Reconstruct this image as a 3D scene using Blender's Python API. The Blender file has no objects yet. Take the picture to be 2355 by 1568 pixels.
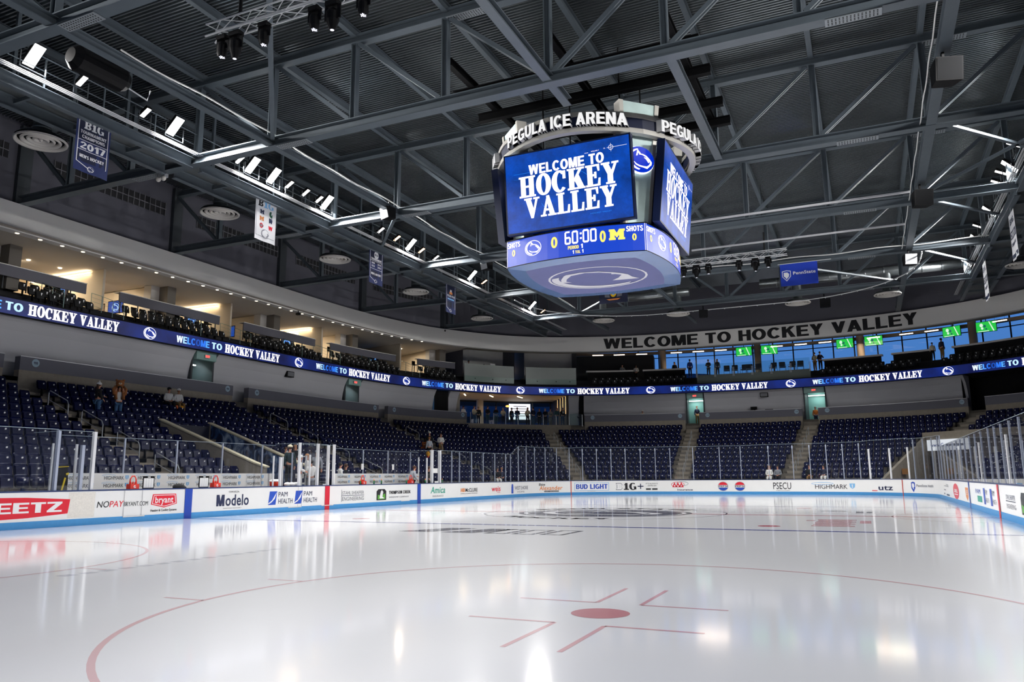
import bpy, math, random
import numpy as np
from math import sin, cos, pi, radians, atan2, sqrt, hypot
from mathutils import Vector, Matrix
from mathutils.geometry import tessellate_polygon
random.seed(7)
SC = bpy.context.scene
COL = SC.collection

# ---------------- camera ----------------
cam = bpy.data.cameras.new('camera'); camo = bpy.data.objects.new('camera', cam); COL.objects.link(camo)
_yaw, _pit, _rol = .42493, .17338, -.00734
_f = Vector((-sin(_yaw)*cos(_pit), cos(_yaw)*cos(_pit), sin(_pit)))
_r = Vector((cos(_yaw), sin(_yaw), 0)); _u = _r.cross(_f)
_r2 = _r*cos(_rol)+_u*sin(_rol); _u2 = -_r*sin(_rol)+_u*cos(_rol)
camo.matrix_world = Matrix(((_r2.x, _u2.x, -_f.x, 9.30795), (_r2.y, _u2.y, -_f.y, -28.91073), (_r2.z, _u2.z, -_f.z, 1.37249), (0, 0, 0, 1)))
cam.sensor_width = 36; cam.lens = 1784.25/2355*36; cam.clip_start = .05; cam.clip_end = 400
SC.camera = camo

# ---------------- world (dusk sky outside the windows) ----------------
w = bpy.data.worlds.new('world'); SC.world = w; w.use_nodes = True
nt = w.node_tree; nt.nodes.clear()
tc = nt.nodes.new('ShaderNodeTexCoord'); sp = nt.nodes.new('ShaderNodeSeparateXYZ'); rp = nt.nodes.new('ShaderNodeValToRGB')
bg = nt.nodes.new('ShaderNodeBackground'); wo = nt.nodes.new('ShaderNodeOutputWorld')
nt.links.new(tc.outputs['Generated'], sp.inputs[0]); nt.links.new(sp.outputs['Z'], rp.inputs[0])
rp.color_ramp.elements[0].position = 0.0; rp.color_ramp.elements[0].color = (.055, .17, .42, 1)
rp.color_ramp.elements[1].position = .35; rp.color_ramp.elements[1].color = (.10, .27, .75, 1)
e = rp.color_ramp.elements.new(.1); e.color = (.065, .2, .5, 1)
nt.links.new(rp.outputs[0], bg.inputs[0]); nt.links.new(bg.outputs[0], wo.inputs[0]); bg.inputs[1].default_value = 1.0

# ---------------- exposure ----------------
SC.view_settings.view_transform = 'Standard'; SC.view_settings.look = 'None'; SC.view_settings.gamma = 1
SC.view_settings.use_curve_mapping = False; SC.view_settings.exposure = 0.0
SC.cycles.use_denoising = True; SC.cycles.max_bounces = 6; SC.cycles.diffuse_bounces = 4; SC.cycles.glossy_bounces = 3
SC.cycles.transparent_max_bounces = 24; SC.cycles.transmission_bounces = 4; SC.cycles.sample_clamp_indirect = 4
SC.cycles.caustics_reflective = False; SC.cycles.caustics_refractive = False
LIGHT_W = 1080.0     # watts of one arena floodlight

# ---------------- arena floodlights: positions used by the fixtures and their lamps ----------------
# (y along the rink, bright?) on the two catwalks at x = -15.2 and x = 16.4
FLOOD_L = [-22.5, -13.6, -7.7, -3.3, -1.9, 2.1, 10.3, 18.5, 29.4]
FLOOD_R = [-22.5, -13.2, -4.5, 4.2, 12.0, 18.9, 24.5, 30.3]
def add_area(name, loc, target, size, power, spread=None, color=(1, 1, 1), sizey=None):
    L = bpy.data.lights.new(name, 'AREA'); L.energy = power; L.color = color
    L.shape = 'RECTANGLE' if sizey else 'SQUARE'; L.size = size
    if sizey: L.size_y = sizey
    if spread: L.spread = radians(spread)
    o = bpy.data.objects.new(name, L); COL.objects.link(o); o.location = loc
    o.rotation_euler = (Vector(target)-Vector(loc)).to_track_quat('-Z', 'Y').to_euler()
    return o
for y in FLOOD_L: add_area('floodlight_lamp', (-15.0, y, 15.25), (-1.0, y*.8, 0), 1.4, LIGHT_W, 144, (1, .985, .97), .6)
for y in FLOOD_R: add_area('floodlight_lamp', (16.2, y, 15.35), (2.0, y*.8, 0), 1.4, LIGHT_W, 144, (1, .985, .97), .6)

# ---------------- colours and materials ----------------
def lin(c):
    if isinstance(c, str):
        c = tuple(int(c[i:i+2], 16)/255 for i in (0, 2, 4))
    return tuple(x/12.92 if x <= .04045 else ((x+.055)/1.055)**2.4 for x in c)
_M = {}
def mat(name, col, rough=.5, metal=0., spec=.5, coat=0., noise=None, bump=None, emit=None, es=1., croughness=.05):
    """principled material; noise=(scale, amount) mottles the colour, bump=(scale, strength) roughens the surface"""
    if name in _M: return _M[name]
    m = bpy.data.materials.new(name); m.use_nodes = True; nt = m.node_tree; b = nt.nodes['Principled BSDF']
    c = lin(col) if isinstance(col, str) else col
    b.inputs['Base Color'].default_value = (*c, 1); b.inputs['Roughness'].default_value = rough
    b.inputs['Metallic'].default_value = metal; b.inputs['Specular IOR Level'].default_value = spec
    if coat: b.inputs['Coat Weight'].default_value = coat; b.inputs['Coat Roughness'].default_value = croughness
    if noise or bump:
        t = nt.nodes.new('ShaderNodeTexCoord')
    if noise:
        n = nt.nodes.new('ShaderNodeTexNoise'); n.inputs['Scale'].default_value = noise[0]; n.inputs['Detail'].default_value = 5
        mx = nt.nodes.new('ShaderNodeMix'); mx.data_type = 'RGBA'
        mx.inputs[6].default_value = (*[x*(1-noise[1]) for x in c], 1); mx.inputs[7].default_value = (*[min(1, x*(1+noise[1])) for x in c], 1)
        nt.links.new(t.outputs['Object'], n.inputs['Vector']); nt.links.new(n.outputs[0], mx.inputs[0]); nt.links.new(mx.outputs[2], b.inputs['Base Color'])
    if bump:
        n2 = nt.nodes.new('ShaderNodeTexNoise'); n2.inputs['Scale'].default_value = bump[0]
        bp = nt.nodes.new('ShaderNodeBump'); bp.inputs['Strength'].default_value = bump[1]; bp.inputs['Distance'].default_value = .02
        nt.links.new(t.outputs['Object'], n2.inputs['Vector']); nt.links.new(n2.outputs[0], bp.inputs['Height']); nt.links.new(bp.outputs[0], b.inputs['Normal'])
    if emit is not None:
        e = lin(emit) if isinstance(emit, str) else emit
        b.inputs['Emission Color'].default_value = (*e, 1); b.inputs['Emission Strength'].default_value = es
    _M[name] = m; return m
def led(name, col, es=1.): return mat(name, (.005, .005, .008), .4, emit=col, es=es)
def glassmat(name, tint=(.93, .96, .97), refl=1.0, alpha=.04, rough=.02):
    """thin sheet glass: see-through with a fresnel sheen and a little haze"""
    if name in _M: return _M[name]
    m = bpy.data.materials.new(name); m.use_nodes = True; nt = m.node_tree; nt.nodes.clear(); N = nt.nodes.new
    tr = N('ShaderNodeBsdfTransparent'); gl = N('ShaderNodeBsdfGlossy'); df = N('ShaderNodeBsdfDiffuse'); lw = N('ShaderNodeLayerWeight'); lw.inputs[0].default_value = .5; pw = N('ShaderNodeMath'); pw.operation = 'POWER'; pw.inputs[1].default_value = 4.5; fr = N('ShaderNodeMath'); fr.operation = 'MULTIPLY_ADD'; fr.inputs[1].default_value = .92; fr.inputs[2].default_value = .06
    nt.links.new(lw.outputs['Facing'], pw.inputs[0]); nt.links.new(pw.outputs[0], fr.inputs[0])
    m1 = N('ShaderNodeMixShader'); m2 = N('ShaderNodeMixShader'); o = N('ShaderNodeOutputMaterial'); mu = N('ShaderNodeMath'); mu.operation = 'MULTIPLY'
    tr.inputs[0].default_value = (*tint, 1); gl.inputs[0].default_value = (1, 1, 1, 1); gl.inputs['Roughness'].default_value = rough
    df.inputs[0].default_value = (.45, .55, .75, 1); mu.inputs[1].default_value = refl
    m1.inputs[0].default_value = alpha
    nt.links.new(tr.outputs[0], m1.inputs[1]); nt.links.new(df.outputs[0], m1.inputs[2])
    nt.links.new(fr.outputs[0], mu.inputs[0]); nt.links.new(mu.outputs[0], m2.inputs[0]); nt.links.new(m1.outputs[0], m2.inputs[1]); nt.links.new(gl.outputs[0], m2.inputs[2])
    nt.links.new(m2.outputs[0], o.inputs[0]); _M[name] = m; return m

STEEL = mat('painted_steel', '565f66', .42, .1, noise=(3, .12))
STEELD = mat('dark_painted_steel', '3a3f44', .5, .1, noise=(3, .12))
ALU = mat('brushed_aluminium', 'd4d6d8', .35, .35)
RAIL = mat('galvanised_rail', 'a9adb0', .38, .5)
POSTM = mat('anodised_post', 'aeb6c8', .35, .4)
WHITEP = mat('white_board_plastic', 'f2f2f0', .3, noise=(2, .03))
NAVYCAP = mat('navy_cap', '1b2f5e', .35)
KICK = mat('blue_kickplate', '3f8fca', .4, noise=(9, .1))
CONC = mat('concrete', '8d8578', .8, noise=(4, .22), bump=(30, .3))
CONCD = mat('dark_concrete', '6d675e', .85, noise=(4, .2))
GREYP = mat('grey_painted_panel', '63636d', .6, noise=(.6, .06))
GREYW = mat('grey_bulkhead_plaster', 'c2c2c6', .7, noise=(.5, .05))
DARKW = mat('charcoal_wall_paint', '54545e', .75, noise=(.5, .08))
LIGHTW = mat('light_grey_fascia', 'fbf9f4', .7, noise=(.5, .04))
CREAM = mat('cream_wall', 'd9cdb8', .7)
BLACKM = mat('black_finish', '0b0b0d', .55, spec=.15)
BLACKC = mat('black_curtain', '060608', .9)
NAVYSEAT = mat('navy_seat_plastic', '090f36', .27, spec=.14, noise=(2, .15))
SEATTAG = mat('white_seat_tag', 'ffffff', .3, spec=.6)
BLACKSEAT = mat('black_seat_vinyl', '101114', .45)
GALV = mat('galvanised_duct', '9ca2a4', .32, .85, noise=(6, .15))
DIFFW = mat('white_diffuser_metal', 'd6d2cc', .5)
GLASS = glassmat('board_glass', (.97, .98, .985), refl=.9, alpha=.014)
TEALG = glassmat('teal_guard_glass', (.72, .86, .83), .9, .06)
WGL = glassmat('window_glass', (.9, .95, 1), .12, .0)

# ---------------- object helpers ----------------
def meta(o, label=None, cat=None, group=None, kind=None):
    if label: o['label'] = label
    if cat: o['category'] = cat
    if group: o['group'] = group
    if kind: o['kind'] = kind
    return o
def empty(name, loc=(0, 0, 0), rz=0., label=None, cat=None, group=None):
    o = bpy.data.objects.new(name, None); COL.objects.link(o); o.location = loc; o.rotation_euler = (0, 0, rz); o.empty_display_size = .2
    return meta(o, label, cat, group)
class MB:
    """mesh builder"""
    def __init__(s): s.v = []; s.f = []; s.m = []; s.mats = []
    def mi(s, m):
        if m not in s.mats: s.mats.append(m)
        return s.mats.index(m)
    def add(s, vs, fs, m):
        k = len(s.v); i = s.mi(m); s.v += [tuple(map(float, a)) for a in vs]
        for f in fs: s.f.append(tuple(k+j for j in f)); s.m.append(i)
        return s
    def box(s, a, b, m, M=None):
        (x0, y0, z0), (x1, y1, z1) = a, b
        vs = [Vector((x, y, z)) for z in (z0, z1) for y in (y0, y1) for x in (x0, x1)]
        if M is not None: vs = [M @ v for v in vs]
        return s.add(vs, [(0, 2, 3, 1), (4, 5, 7, 6), (0, 1, 5, 4), (2, 6, 7, 3), (0, 4, 6, 2), (1, 3, 7, 5)], m)
    def bar(s, p, q, w, h, m, up=(0, 0, 1)):
        """box beam from p to q, w wide, h high"""
        p = Vector(p); q = Vector(q); d = (q-p).normalized(); up = Vector(up)
        if abs(d.dot(up)) > .99: up = Vector((1, 0, 0))
        a = d.cross(up).normalized(); b = a.cross(d).normalized()
        vs = [c+a*x*w/2+b*y*h/2 for c in (p, q) for y in (-1, 1) for x in (-1, 1)]
        return s.add(vs, [(0, 1, 3, 2), (4, 6, 7, 5), (0, 4, 5, 1), (2, 3, 7, 6), (0, 2, 6, 4), (1, 5, 7, 3)], m)
    def ibeam(s, p, q, w, h, m, t=.03, up=(0, 0, 1)):
        p = Vector(p); q = Vector(q); d = (q-p).normalized(); up = Vector(up)
        if abs(d.dot(up)) > .99: up = Vector((1, 0, 0))
        b = d.cross(up).normalized().cross(d).normalized()
        for k in (-1, 1): s.bar(p+b*k*(h-t)/2, q+b*k*(h-t)/2, w, t, m, up)
        return s.bar(p, q, t, h-2*t, m, up)
    def tube(s, pts, r, m, n=8, caps=True):
        pts = [Vector(p) for p in pts]; k0 = len(s.v); rings = []; i = s.mi(m)
        for j, p in enumerate(pts):
            d = (pts[min(j+1, len(pts)-1)]-pts[max(j-1, 0)]).normalized()
            up = Vector((0, 0, 1)) if abs(d.z) < .95 else Vector((1, 0, 0))
            a = d.cross(up).normalized(); b = a.cross(d); rr = r[j] if isinstance(r, (list, tuple)) else r
            s.v += [tuple(p+a*cos(2*pi*k/n)*rr+b*sin(2*pi*k/n)*rr) for k in range(n)]
        for j in range(len(pts)-1):
            for k in range(n):
                s.f.append((k0+j*n+k, k0+j*n+(k+1) % n, k0+(j+1)*n+(k+1) % n, k0+(j+1)*n+k)); s.m.append(i)
        if caps:
            s.f.append(tuple(k0+k for k in range(n))[::-1]); s.m.append(i)
            s.f.append(tuple(k0+(len(pts)-1)*n+k for k in range(n))); s.m.append(i)
        return s
    def lathe(s, prof, m, n=24, c=(0, 0, 0)):
        """prof: list of (r, z), spun about the vertical through c"""
        k0 = len(s.v); i = s.mi(m)
        for r, z in prof: s.v += [(c[0]+r*cos(2*pi*k/n), c[1]+r*sin(2*pi*k/n), c[2]+z) for k in range(n)]
        for j in range(len(prof)-1):
            for k in range(n): s.f.append((k0+j*n+k, k0+j*n+(k+1) % n, k0+(j+1)*n+(k+1) % n, k0+(j+1)*n+k)); s.m.append(i)
        return s
    def ell(s, c, r, m, n=12, k=7, M=None):
        vs = [];
        for j in range(k+1):
            a = pi*j/k
            for i in range(n):
                b = 2*pi*i/n; v = Vector((c[0]+r[0]*sin(a)*cos(b), c[1]+r[1]*sin(a)*sin(b), c[2]+r[2]*cos(a))); vs.append(M @ v if M is not None else v)
        return s.add(vs, [(j*n+i, (j+1)*n+i, (j+1)*n+(i+1) % n, j*n+(i+1) % n) for j in range(k) for i in range(n)], m)
    def build(s, name, parent=None, smooth=False, label=None, cat=None, group=None, kind=None):
        me = bpy.data.meshes.new(name); me.from_pydata(s.v, [], s.f)
        for m in s.mats: me.materials.append(m)
        me.polygons.foreach_set('material_index', s.m)
        if smooth: me.polygons.foreach_set('use_smooth', [True]*len(s.f))
        me.update(); o = bpy.data.objects.new(name, me); COL.objects.link(o)
        if parent: o.parent = parent
        return meta(o, label, cat, group, kind)
def struct(mb, name, **k): return mb.build(name, kind='structure', **k)
def copy_tree(o, parent=None, data=True):
    c = o.copy(); COL.objects.link(c)
    if parent: c.parent = parent
    for ch in list(o.children): copy_tree(ch, c)
    return c

# ---------------- plan curves of the bowl ----------------
class Path:
    """plan polyline with arc length s (zero nearest ref) and outward normal (left of travel)"""
    def __init__(s, pts, ref, step=.1):
        P = np.array(pts, float); L = np.concatenate([[0], np.cumsum(np.linalg.norm(np.diff(P, axis=0), axis=1))])
        t = np.arange(0, L[-1], step); s.P = np.stack([np.interp(t, L, P[:, 0]), np.interp(t, L, P[:, 1])], 1)
        s.t = t-t[np.argmin(np.linalg.norm(s.P-np.array(ref), axis=1))]
        T = np.gradient(s.P, axis=0); k = np.ones(5)/5
        T = np.stack([np.convolve(np.pad(T[:, i], 2, 'edge'), k, 'valid') for i in (0, 1)], 1)
        T /= np.linalg.norm(T, axis=1)[:, None]; s.T = T
    def at(s, u, d=0., z=0.):
        x = np.interp(u, s.t, s.P[:, 0]); y = np.interp(u, s.t, s.P[:, 1]); tx = np.interp(u, s.t, s.T[:, 0]); ty = np.interp(u, s.t, s.T[:, 1])
        l = hypot(tx, ty); return Vector((x-ty/l*d, y+tx/l*d, z))
    def ang(s, u):
        """rotation that turns local +X along the path and local +Y outward"""
        return atan2(np.interp(u, s.t, s.T[:, 1]), np.interp(u, s.t, s.T[:, 0]))
def crom(pts, n=12):
    P = [np.array(a, float) for a in pts]; P = [2*P[0]-P[1]]+P+[2*P[-1]-P[-2]]; out = []
    for i in range(1, len(P)-2):
        a, b, c, d = P[i-1:i+3]
        for k in range(n):
            t = k/n; out.append(.5*((2*b)+(-a+c)*t+(2*a-5*b+4*c-d)*t*t+(-a+3*b-3*c+d)*t**3))
    out.append(P[-2]); return out
def mirror(h): return [(-x, y) for x, y in h[::-1]]+list(h[1:])
OC = [(0, 44.15), (5.5, 43.8), (10.5, 42.9), (15, 41.2), (19, 38.5), (22.2, 34.9), (24.6, 30), (25.8, 25.5), (26.4, 20.5), (26.6, 14), (26.6, 4), (26.6, -12), (26.6, -36)]
IC = [(0, 32.6), (4.3, 32.6), (7.4, 32.2), (9.9, 31.4), (12, 29.9), (13.6, 27.9), (14.75, 25.3), (15.05, 23.2), (15.1, 20), (15.1, 14), (15.1, 4), (15.1, -12), (15.1, -36)]
FC = [(0, 41.4), (7, 41.1), (12, 40.1), (16.6, 38.2), (20.4, 35.2), (23.5, 30.6), (25.2, 26), (26.1, 20.5), (26.35, 14), (26.35, 4), (26.35, -12), (26.35, -36)]
OPTS = crom(mirror(OC)); IPTS = crom(mirror(IC))
PO = Path(OPTS, (-26.6, 4)); PF = Path(crom(mirror(FC)), (-26.35, 4))
NEAR = (12.95, 30.48)
bp = [(-12.95, y) for y in np.linspace(-21.95, 21.95, 80)]
bp += [(-4.42+8.53*cos(t), 21.95+8.53*sin(t)) for t in np.linspace(pi, pi/2, 50)[1:]]
bp += [(x, 30.48) for x in np.linspace(-4.42, 4.42, 20)[1:]]
bp += [(4.42+8.53*cos(t), 21.95+8.53*sin(t)) for t in np.linspace(pi/2, 0, 50)[1:]]
bp += [(12.95, y) for y in np.linspace(21.95, -21.95, 80)[1:]]
PB = Path(bp, (-12.95, 0), .05)
SL_O = (PO.t[0]+.2, PO.t[-1]-.2)
def loft(mb, path, s0, s1, prof, m, step=.8, closed=False):
    """sweep a (d, z) profile along the plan curve"""
    n = max(1, int(round((s1-s0)/step))); K = len(prof); vs = []
    for i in range(n+1):
        u = s0+(s1-s0)*i/n; vs += [path.at(u, d, z) for d, z in prof]
    fs = []
    for i in range(n):
        for j in range(K if closed else K-1):
            a = i*K+j; b = i*K+(j+1) % K; fs.append((a, b, b+K, a+K))
    if closed: fs += [tuple(range(K))[::-1], tuple(n*K+j for j in range(K))]
    mb.add(vs, fs, m); return mb
ROWF = .0765
def row_pts(k):
    f = k*ROWF; return [np.array(a)*(1-f)+np.array(b)*f for a, b in zip(IPTS, OPTS)]
def row_path(k): return Path(row_pts(k), tuple(np.array((-15.1, 4))*(1-k*ROWF)+np.array((-26.6, 4))*k*ROWF), .05)
def aisle_index(s):
    """index on the control samples of the outer curve station s"""
    p = PO.at(s); return int(np.argmin([hypot(a[0]-p.x, a[1]-p.y) for a in OPTS]))
def ipos(idx, k):
    f = k*ROWF; i = int(idx); r = idx-i; i2 = min(i+1, len(OPTS)-1)
    a = np.array(IPTS[i])*(1-r)+np.array(IPTS[i2])*r; b = np.array(OPTS[i])*(1-r)+np.array(OPTS[i2])*r
    return a*(1-f)+b*f
def fidx(s):
    p = PO.at(s); D = [hypot(a[0]-p.x, a[1]-p.y) for a in OPTS]; i = int(np.argmin(D)); best = (9e9, i)
    for r in np.linspace(-1, 1, 41):
        q = i+r
        if 0 <= q < len(OPTS)-1:
            j = int(q); c = np.array(OPTS[j])*(1-q+j)+np.array(OPTS[j+1])*(q-j); d = hypot(c[0]-p.x, c[1]-p.y)
            if d < best[0]: best = (d, q)
    return best[1]
ZR = lambda k: .75+.37*k          # tread height of row k

# ---------------- flat artwork: text, letters, shapes ----------------
_T = {}; _LI = {}
def text2d(s, bold=0.):
    """built-in lettering as (verts, faces) scaled to cap height 1, left edge 0; bold capitals are drawn as block letters"""
    k = (s, bold)
    if k in _T: return _T[k]
    if bold > 0 and all(ch in _B or ch == ' ' for ch in s): _T[k], _LI[k] = glyphs(s, _B, .12, .42); return _T[k]
    def raw(t):
        cu = bpy.data.curves.new('t', 'FONT'); cu.body = t; cu.offset = min(bold, .018); cu.space_character = 1+min(bold, .018)*2.6; cu.resolution_u = 3
        ob = bpy.data.objects.new('t', cu); me = ob.to_mesh()
        V = np.array([v.co[:2] for v in me.vertices]); F = [tuple(p.vertices) for p in me.polygons]
        ob.to_mesh_clear(); bpy.data.objects.remove(ob); bpy.data.curves.remove(cu); return V, F
    H, _ = raw('H'); V, F = raw(s); y0 = H[:, 1].min(); h = H[:, 1].max()-y0
    V = (V-np.array([V[:, 0].min(), y0]))/h; V = np.c_[V, np.zeros(len(V))]; _T[k] = (V, F); return _T[k]
def tess(loops):
    T = tessellate_polygon([[Vector((x, y, 0)) for x, y in l] for l in loops]); V = np.array([p for l in loops for p in l], float)
    return V, [tuple(t) for t in T]
def ellp(cx, cy, rx, ry, n=28, a0=0, a1=2*pi): return [(cx+rx*cos(a0+(a1-a0)*i/n), cy+ry*sin(a0+(a1-a0)*i/n)) for i in range(n if abs(a1-a0-2*pi) < 1e-6 else n+1)]
def rc(x0, y0, x1, y1): return [(x0, y0), (x1, y0), (x1, y1), (x0, y1)]
_S = {'H': (.95, [rc(.1, 0, .35, 1), rc(.6, 0, .85, 1), rc(0, 0, .45, .09), rc(.5, 0, .95, .09), rc(0, .91, .45, 1), rc(.5, .91, .95, 1), rc(.3, .46, .65, .56)]),
      'O': (.86, [('ring', .43, .5, .43, .52, .17, .42)]), 'C': (.84, [('arc',), rc(.66, .6, .78, .98)]),
      'K': (.98, [rc(.1, 0, .35, 1), rc(0, 0, .45, .09), rc(0, .91, .45, 1), [(.33, .42), (.4, .36), (.82, .93), (.72, .97)], [(.38, .5), (.62, .68), (.93, .05), (.62, .05)], rc(.55, .91, .95, 1), rc(.52, 0, .98, .09)]),
      'E': (.82, [rc(.1, 0, .35, 1), rc(0, 0, .78, .09), rc(0, .91, .76, 1), [(.68, .09), (.78, .09), (.8, .36), (.74, .36)], [(.66, .91), (.76, .91), (.76, .68), (.71, .68)], rc(.3, .46, .56, .56), rc(.5, .36, .58, .66)]),
      'Y': (.94, [rc(.34, 0, .6, .48), rc(.24, 0, .7, .09), [(.06, 1), (.34, 1), (.6, .46), (.36, .42)], [(.5, .46), (.6, .42), (.86, .96), (.76, .96)], rc(0, .91, .44, 1), rc(.6, .91, .94, 1)]),
      'V': (.92, [[(.06, 1), (.34, 1), (.58, .3), (.5, 0), (.4, 0)], [(.44, 0), (.5, 0), (.82, .96), (.72, .96)], rc(0, .91, .44, 1), rc(.58, .91, .92, 1)]),
      'A': (.94, [[(.1, 0), (.2, 0), (.5, .96), (.42, .96)], [(.38, .98), (.52, 1), (.86, 0), (.58, 0)], rc(.24, .26, .66, .36), rc(0, 0, .32, .09), rc(.46, 0, .94, .09)]),
      'L': (.78, [rc(.1, 0, .35, 1), rc(0, 0, .74, .09), rc(0, .91, .45, 1), [(.64, .09), (.74, .09), (.76, .4), (.7, .4)]]),
      'M': (1.2, [rc(.08, 0, .4, 1), rc(.8, 0, 1.12, 1), rc(0, 0, .48, .2), rc(.72, 0, 1.2, .2), [(0, .8), (0, 1), (.38, 1), (.6, .6), (.82, 1), (1.2, 1), (1.2, .8), (.95, .8), (.6, .22), (.25, .8)]]),
      'B': (.9, [rc(.1, 0, .35, 1), rc(0, 0, .6, .16), rc(0, .84, .6, 1), rc(.3, .43, .6, .57), ('barc', .5, .26), ('barc', .5, .74)]),
      'G': (.92, [('arc',), rc(.55, .36, .84, .5), rc(.62, .05, .84, .45)]), '1': (.6, [rc(.17, 0, .43, 1), rc(0, 0, .6, .16), [(0, .7), (.3, 1), (.3, .7)]]), 'I': (.5, [rc(.12, 0, .38, 1), rc(0, 0, .5, .14), rc(0, .86, .5, 1)])}
def _hr(cx, cy, rx, ry, t, a0, a1, ty=None):
    """part of a thick ring from angle a0 to a1 (degrees)"""
    return ellp(cx, cy, rx, ry, 14, radians(a0), radians(a1))+ellp(cx, cy, rx-t, ry-(ty or t*.82), 14, radians(a1), radians(a0))
_t = .22
_B = {'E': (.68, [rc(0, 0, _t, 1), rc(0, 0, .68, .18), rc(0, .82, .67, 1), rc(0, .42, .62, .59)]), 'L': (.62, [rc(0, 0, _t, 1), rc(0, 0, .62, .18)]), 'T': (.66, [rc(.22, 0, .44, 1), rc(0, .82, .66, 1)]),
      'H': (.74, [rc(0, 0, _t, 1), rc(.52, 0, .74, 1), rc(.1, .42, .6, .6)]), 'I': (_t, [rc(0, 0, _t, 1)]), 'O': (.84, [('ring', .42, .5, .42, .515, .2, .33)]), 'C': (.8, [_hr(.42, .5, .42, .515, .22, 40, 320)]),
      'G': (.82, [_hr(.42, .5, .42, .515, .22, 45, 325), rc(.44, .34, .82, .5), rc(.64, .05, .82, .42)]), 'W': (1.12, [[(0, 1), (.23, 1), (.38, 0), (.2, 0)], [(.2, 0), (.38, 0), (.66, 1), (.46, 1)], [(.46, 1), (.66, 1), (.92, 0), (.74, 0)], [(.74, 0), (.92, 0), (1.12, 1), (.89, 1)]]),
      'M': (.92, [rc(0, 0, .2, 1), rc(.72, 0, .92, 1), [(0, 1), (.28, 1), (.55, 0), (.37, 0)], [(.64, 1), (.92, 1), (.55, 0), (.37, 0)]]), 'N': (.76, [rc(0, 0, .21, 1), rc(.55, 0, .76, 1), [(0, 1), (.24, 1), (.76, 0), (.52, 0)]]),
      'A': (.8, [[(0, 0), (.23, 0), (.5, 1), (.29, 1)], [(.3, 1), (.51, 1), (.8, 0), (.57, 0)], rc(.18, .2, .62, .36)]), 'V': (.78, [[(0, 1), (.24, 1), (.5, 0), (.28, 0)], [(.28, 0), (.5, 0), (.78, 1), (.54, 1)]]),
      'K': (.78, [rc(0, 0, _t, 1), [(.16, .34), (.16, .6), (.5, 1), (.76, 1)], [(.3, .56), (.46, .68), (.79, 0), (.53, 0)]]), 'Y': (.76, [rc(.27, 0, .49, .45), [(0, 1), (.25, 1), (.49, .45), (.27, .38)], [(.27, .38), (.49, .45), (.76, 1), (.51, 1)]]),
      'P': (.7, [rc(0, 0, _t, 1), rc(.1, .84, .4, 1), rc(.1, .36, .4, .52), _hr(.38, .68, .32, .32, .21, -90, 90, .16)]), 'R': (.76, [rc(0, 0, _t, 1), rc(.1, .84, .42, 1), rc(.1, .4, .42, .56), _hr(.4, .7, .32, .3, .21, -90, 90, .15), [(.34, .45), (.56, .47), (.76, 0), (.52, 0)]]),
      'U': (.74, [rc(0, .34, _t, 1), rc(.52, .34, .74, 1), _hr(.37, .36, .37, .375, .22, 180, 360)]), 'D': (.78, [rc(0, 0, _t, 1), rc(.1, .82, .36, 1), rc(.1, 0, .36, .18), _hr(.34, .5, .44, .5, .22, -90, 90, .18)]),
      'B': (.74, [rc(0, 0, _t, 1), rc(.1, .84, .42, 1), rc(.1, .44, .42, .58), rc(.1, 0, .42, .16), _hr(.4, .72, .3, .28, .2, -90, 90, .15), _hr(.42, .28, .32, .28, .2, -90, 90, .15)]),
      'S': (.7, [_hr(.35, .73, .33, .285, .2, 20, 270, .17), _hr(.35, .275, .35, .29, .2, -200+110, 90, .17), _hr(.35, .275, .35, .29, .2, 190, 270, .17)]), 'Z': (.68, [rc(0, 0, .68, .18), rc(0, .82, .68, 1), [(0, .16), (.26, .16), (.68, .84), (.42, .84)]]),
      "'": (.18, [rc(0, .68, .16, 1)]), 'X': (.76, [[(0, 0), (.25, 0), (.76, 1), (.51, 1)], [(.51, 0), (.76, 0), (.25, 1), (0, 1)]]), '1': (.4, [rc(.18, 0, .4, 1), [(0, .66), (.0, .8), (.24, 1), (.3, .66)]]), '7': (.62, [rc(0, .82, .62, 1), [(.12, 0), (.34, 0), (.62, .84), (.38, .84)]]),
      '0': (.66, [('ring', .33, .5, .33, .51, .13, .34)]), '2': (.64, [_hr(.32, .7, .32, .3, .2, -20, 175, .16), [(0, .16), (0, .02), (.62, .62), (.44, .7), (.3, .45)], rc(0, 0, .64, .18)]), '6': (.64, [_hr(.32, .32, .32, .33, .2, 0, 360, .17), [(.0, .3), (.2, .3), (.5, .98), (.26, .98)]])}
def glyphs(s, D, gap, space):
    VV = []; FF = []; LI = []; x = 0; n = 0
    for ci, ch in enumerate(s):
        if ch == ' ': x += space; continue
        w, shp = D[ch]
        for qi, q in enumerate(shp):
            if q[0] == 'ring': V, F = tess([ellp(q[1], q[2], q[3], q[4]), ellp(q[1], q[2], q[5], q[6])])
            elif q[0] == 'arc':
                a = ellp(.43, .5, .43, .52, 24, radians(48), radians(318)); b = ellp(.46, .5, .2, .42, 24, radians(318), radians(48)); V, F = tess([a+b])
            elif q[0] == 'barc':
                a = ellp(q[1], q[2], .34, .26, 12, -pi/2, pi/2); b = ellp(q[1], q[2], .12, .13, 12, pi/2, -pi/2); V, F = tess([a+b])
            else: V, F = tess([q])
            for dx, jj in ((-.026, 0), (.026, .07)): VV.append(np.c_[V+np.array([x+dx, 0]), np.full(len(V), .14*qi+jj)]); FF += [tuple(i+n for i in f) for f in F]; LI += [ci]*len(F); n += len(V)
        x += w+gap
    V = np.concatenate(VV); V[:, 0] -= V[:, 0].min(); return (V, FF), LI
def slab2d(s, gap=.085):
    k = ('slab', s)
    if k not in _T: _T[k], _ = glyphs(s, _S, gap, .28)
    return _T[k]
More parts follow.
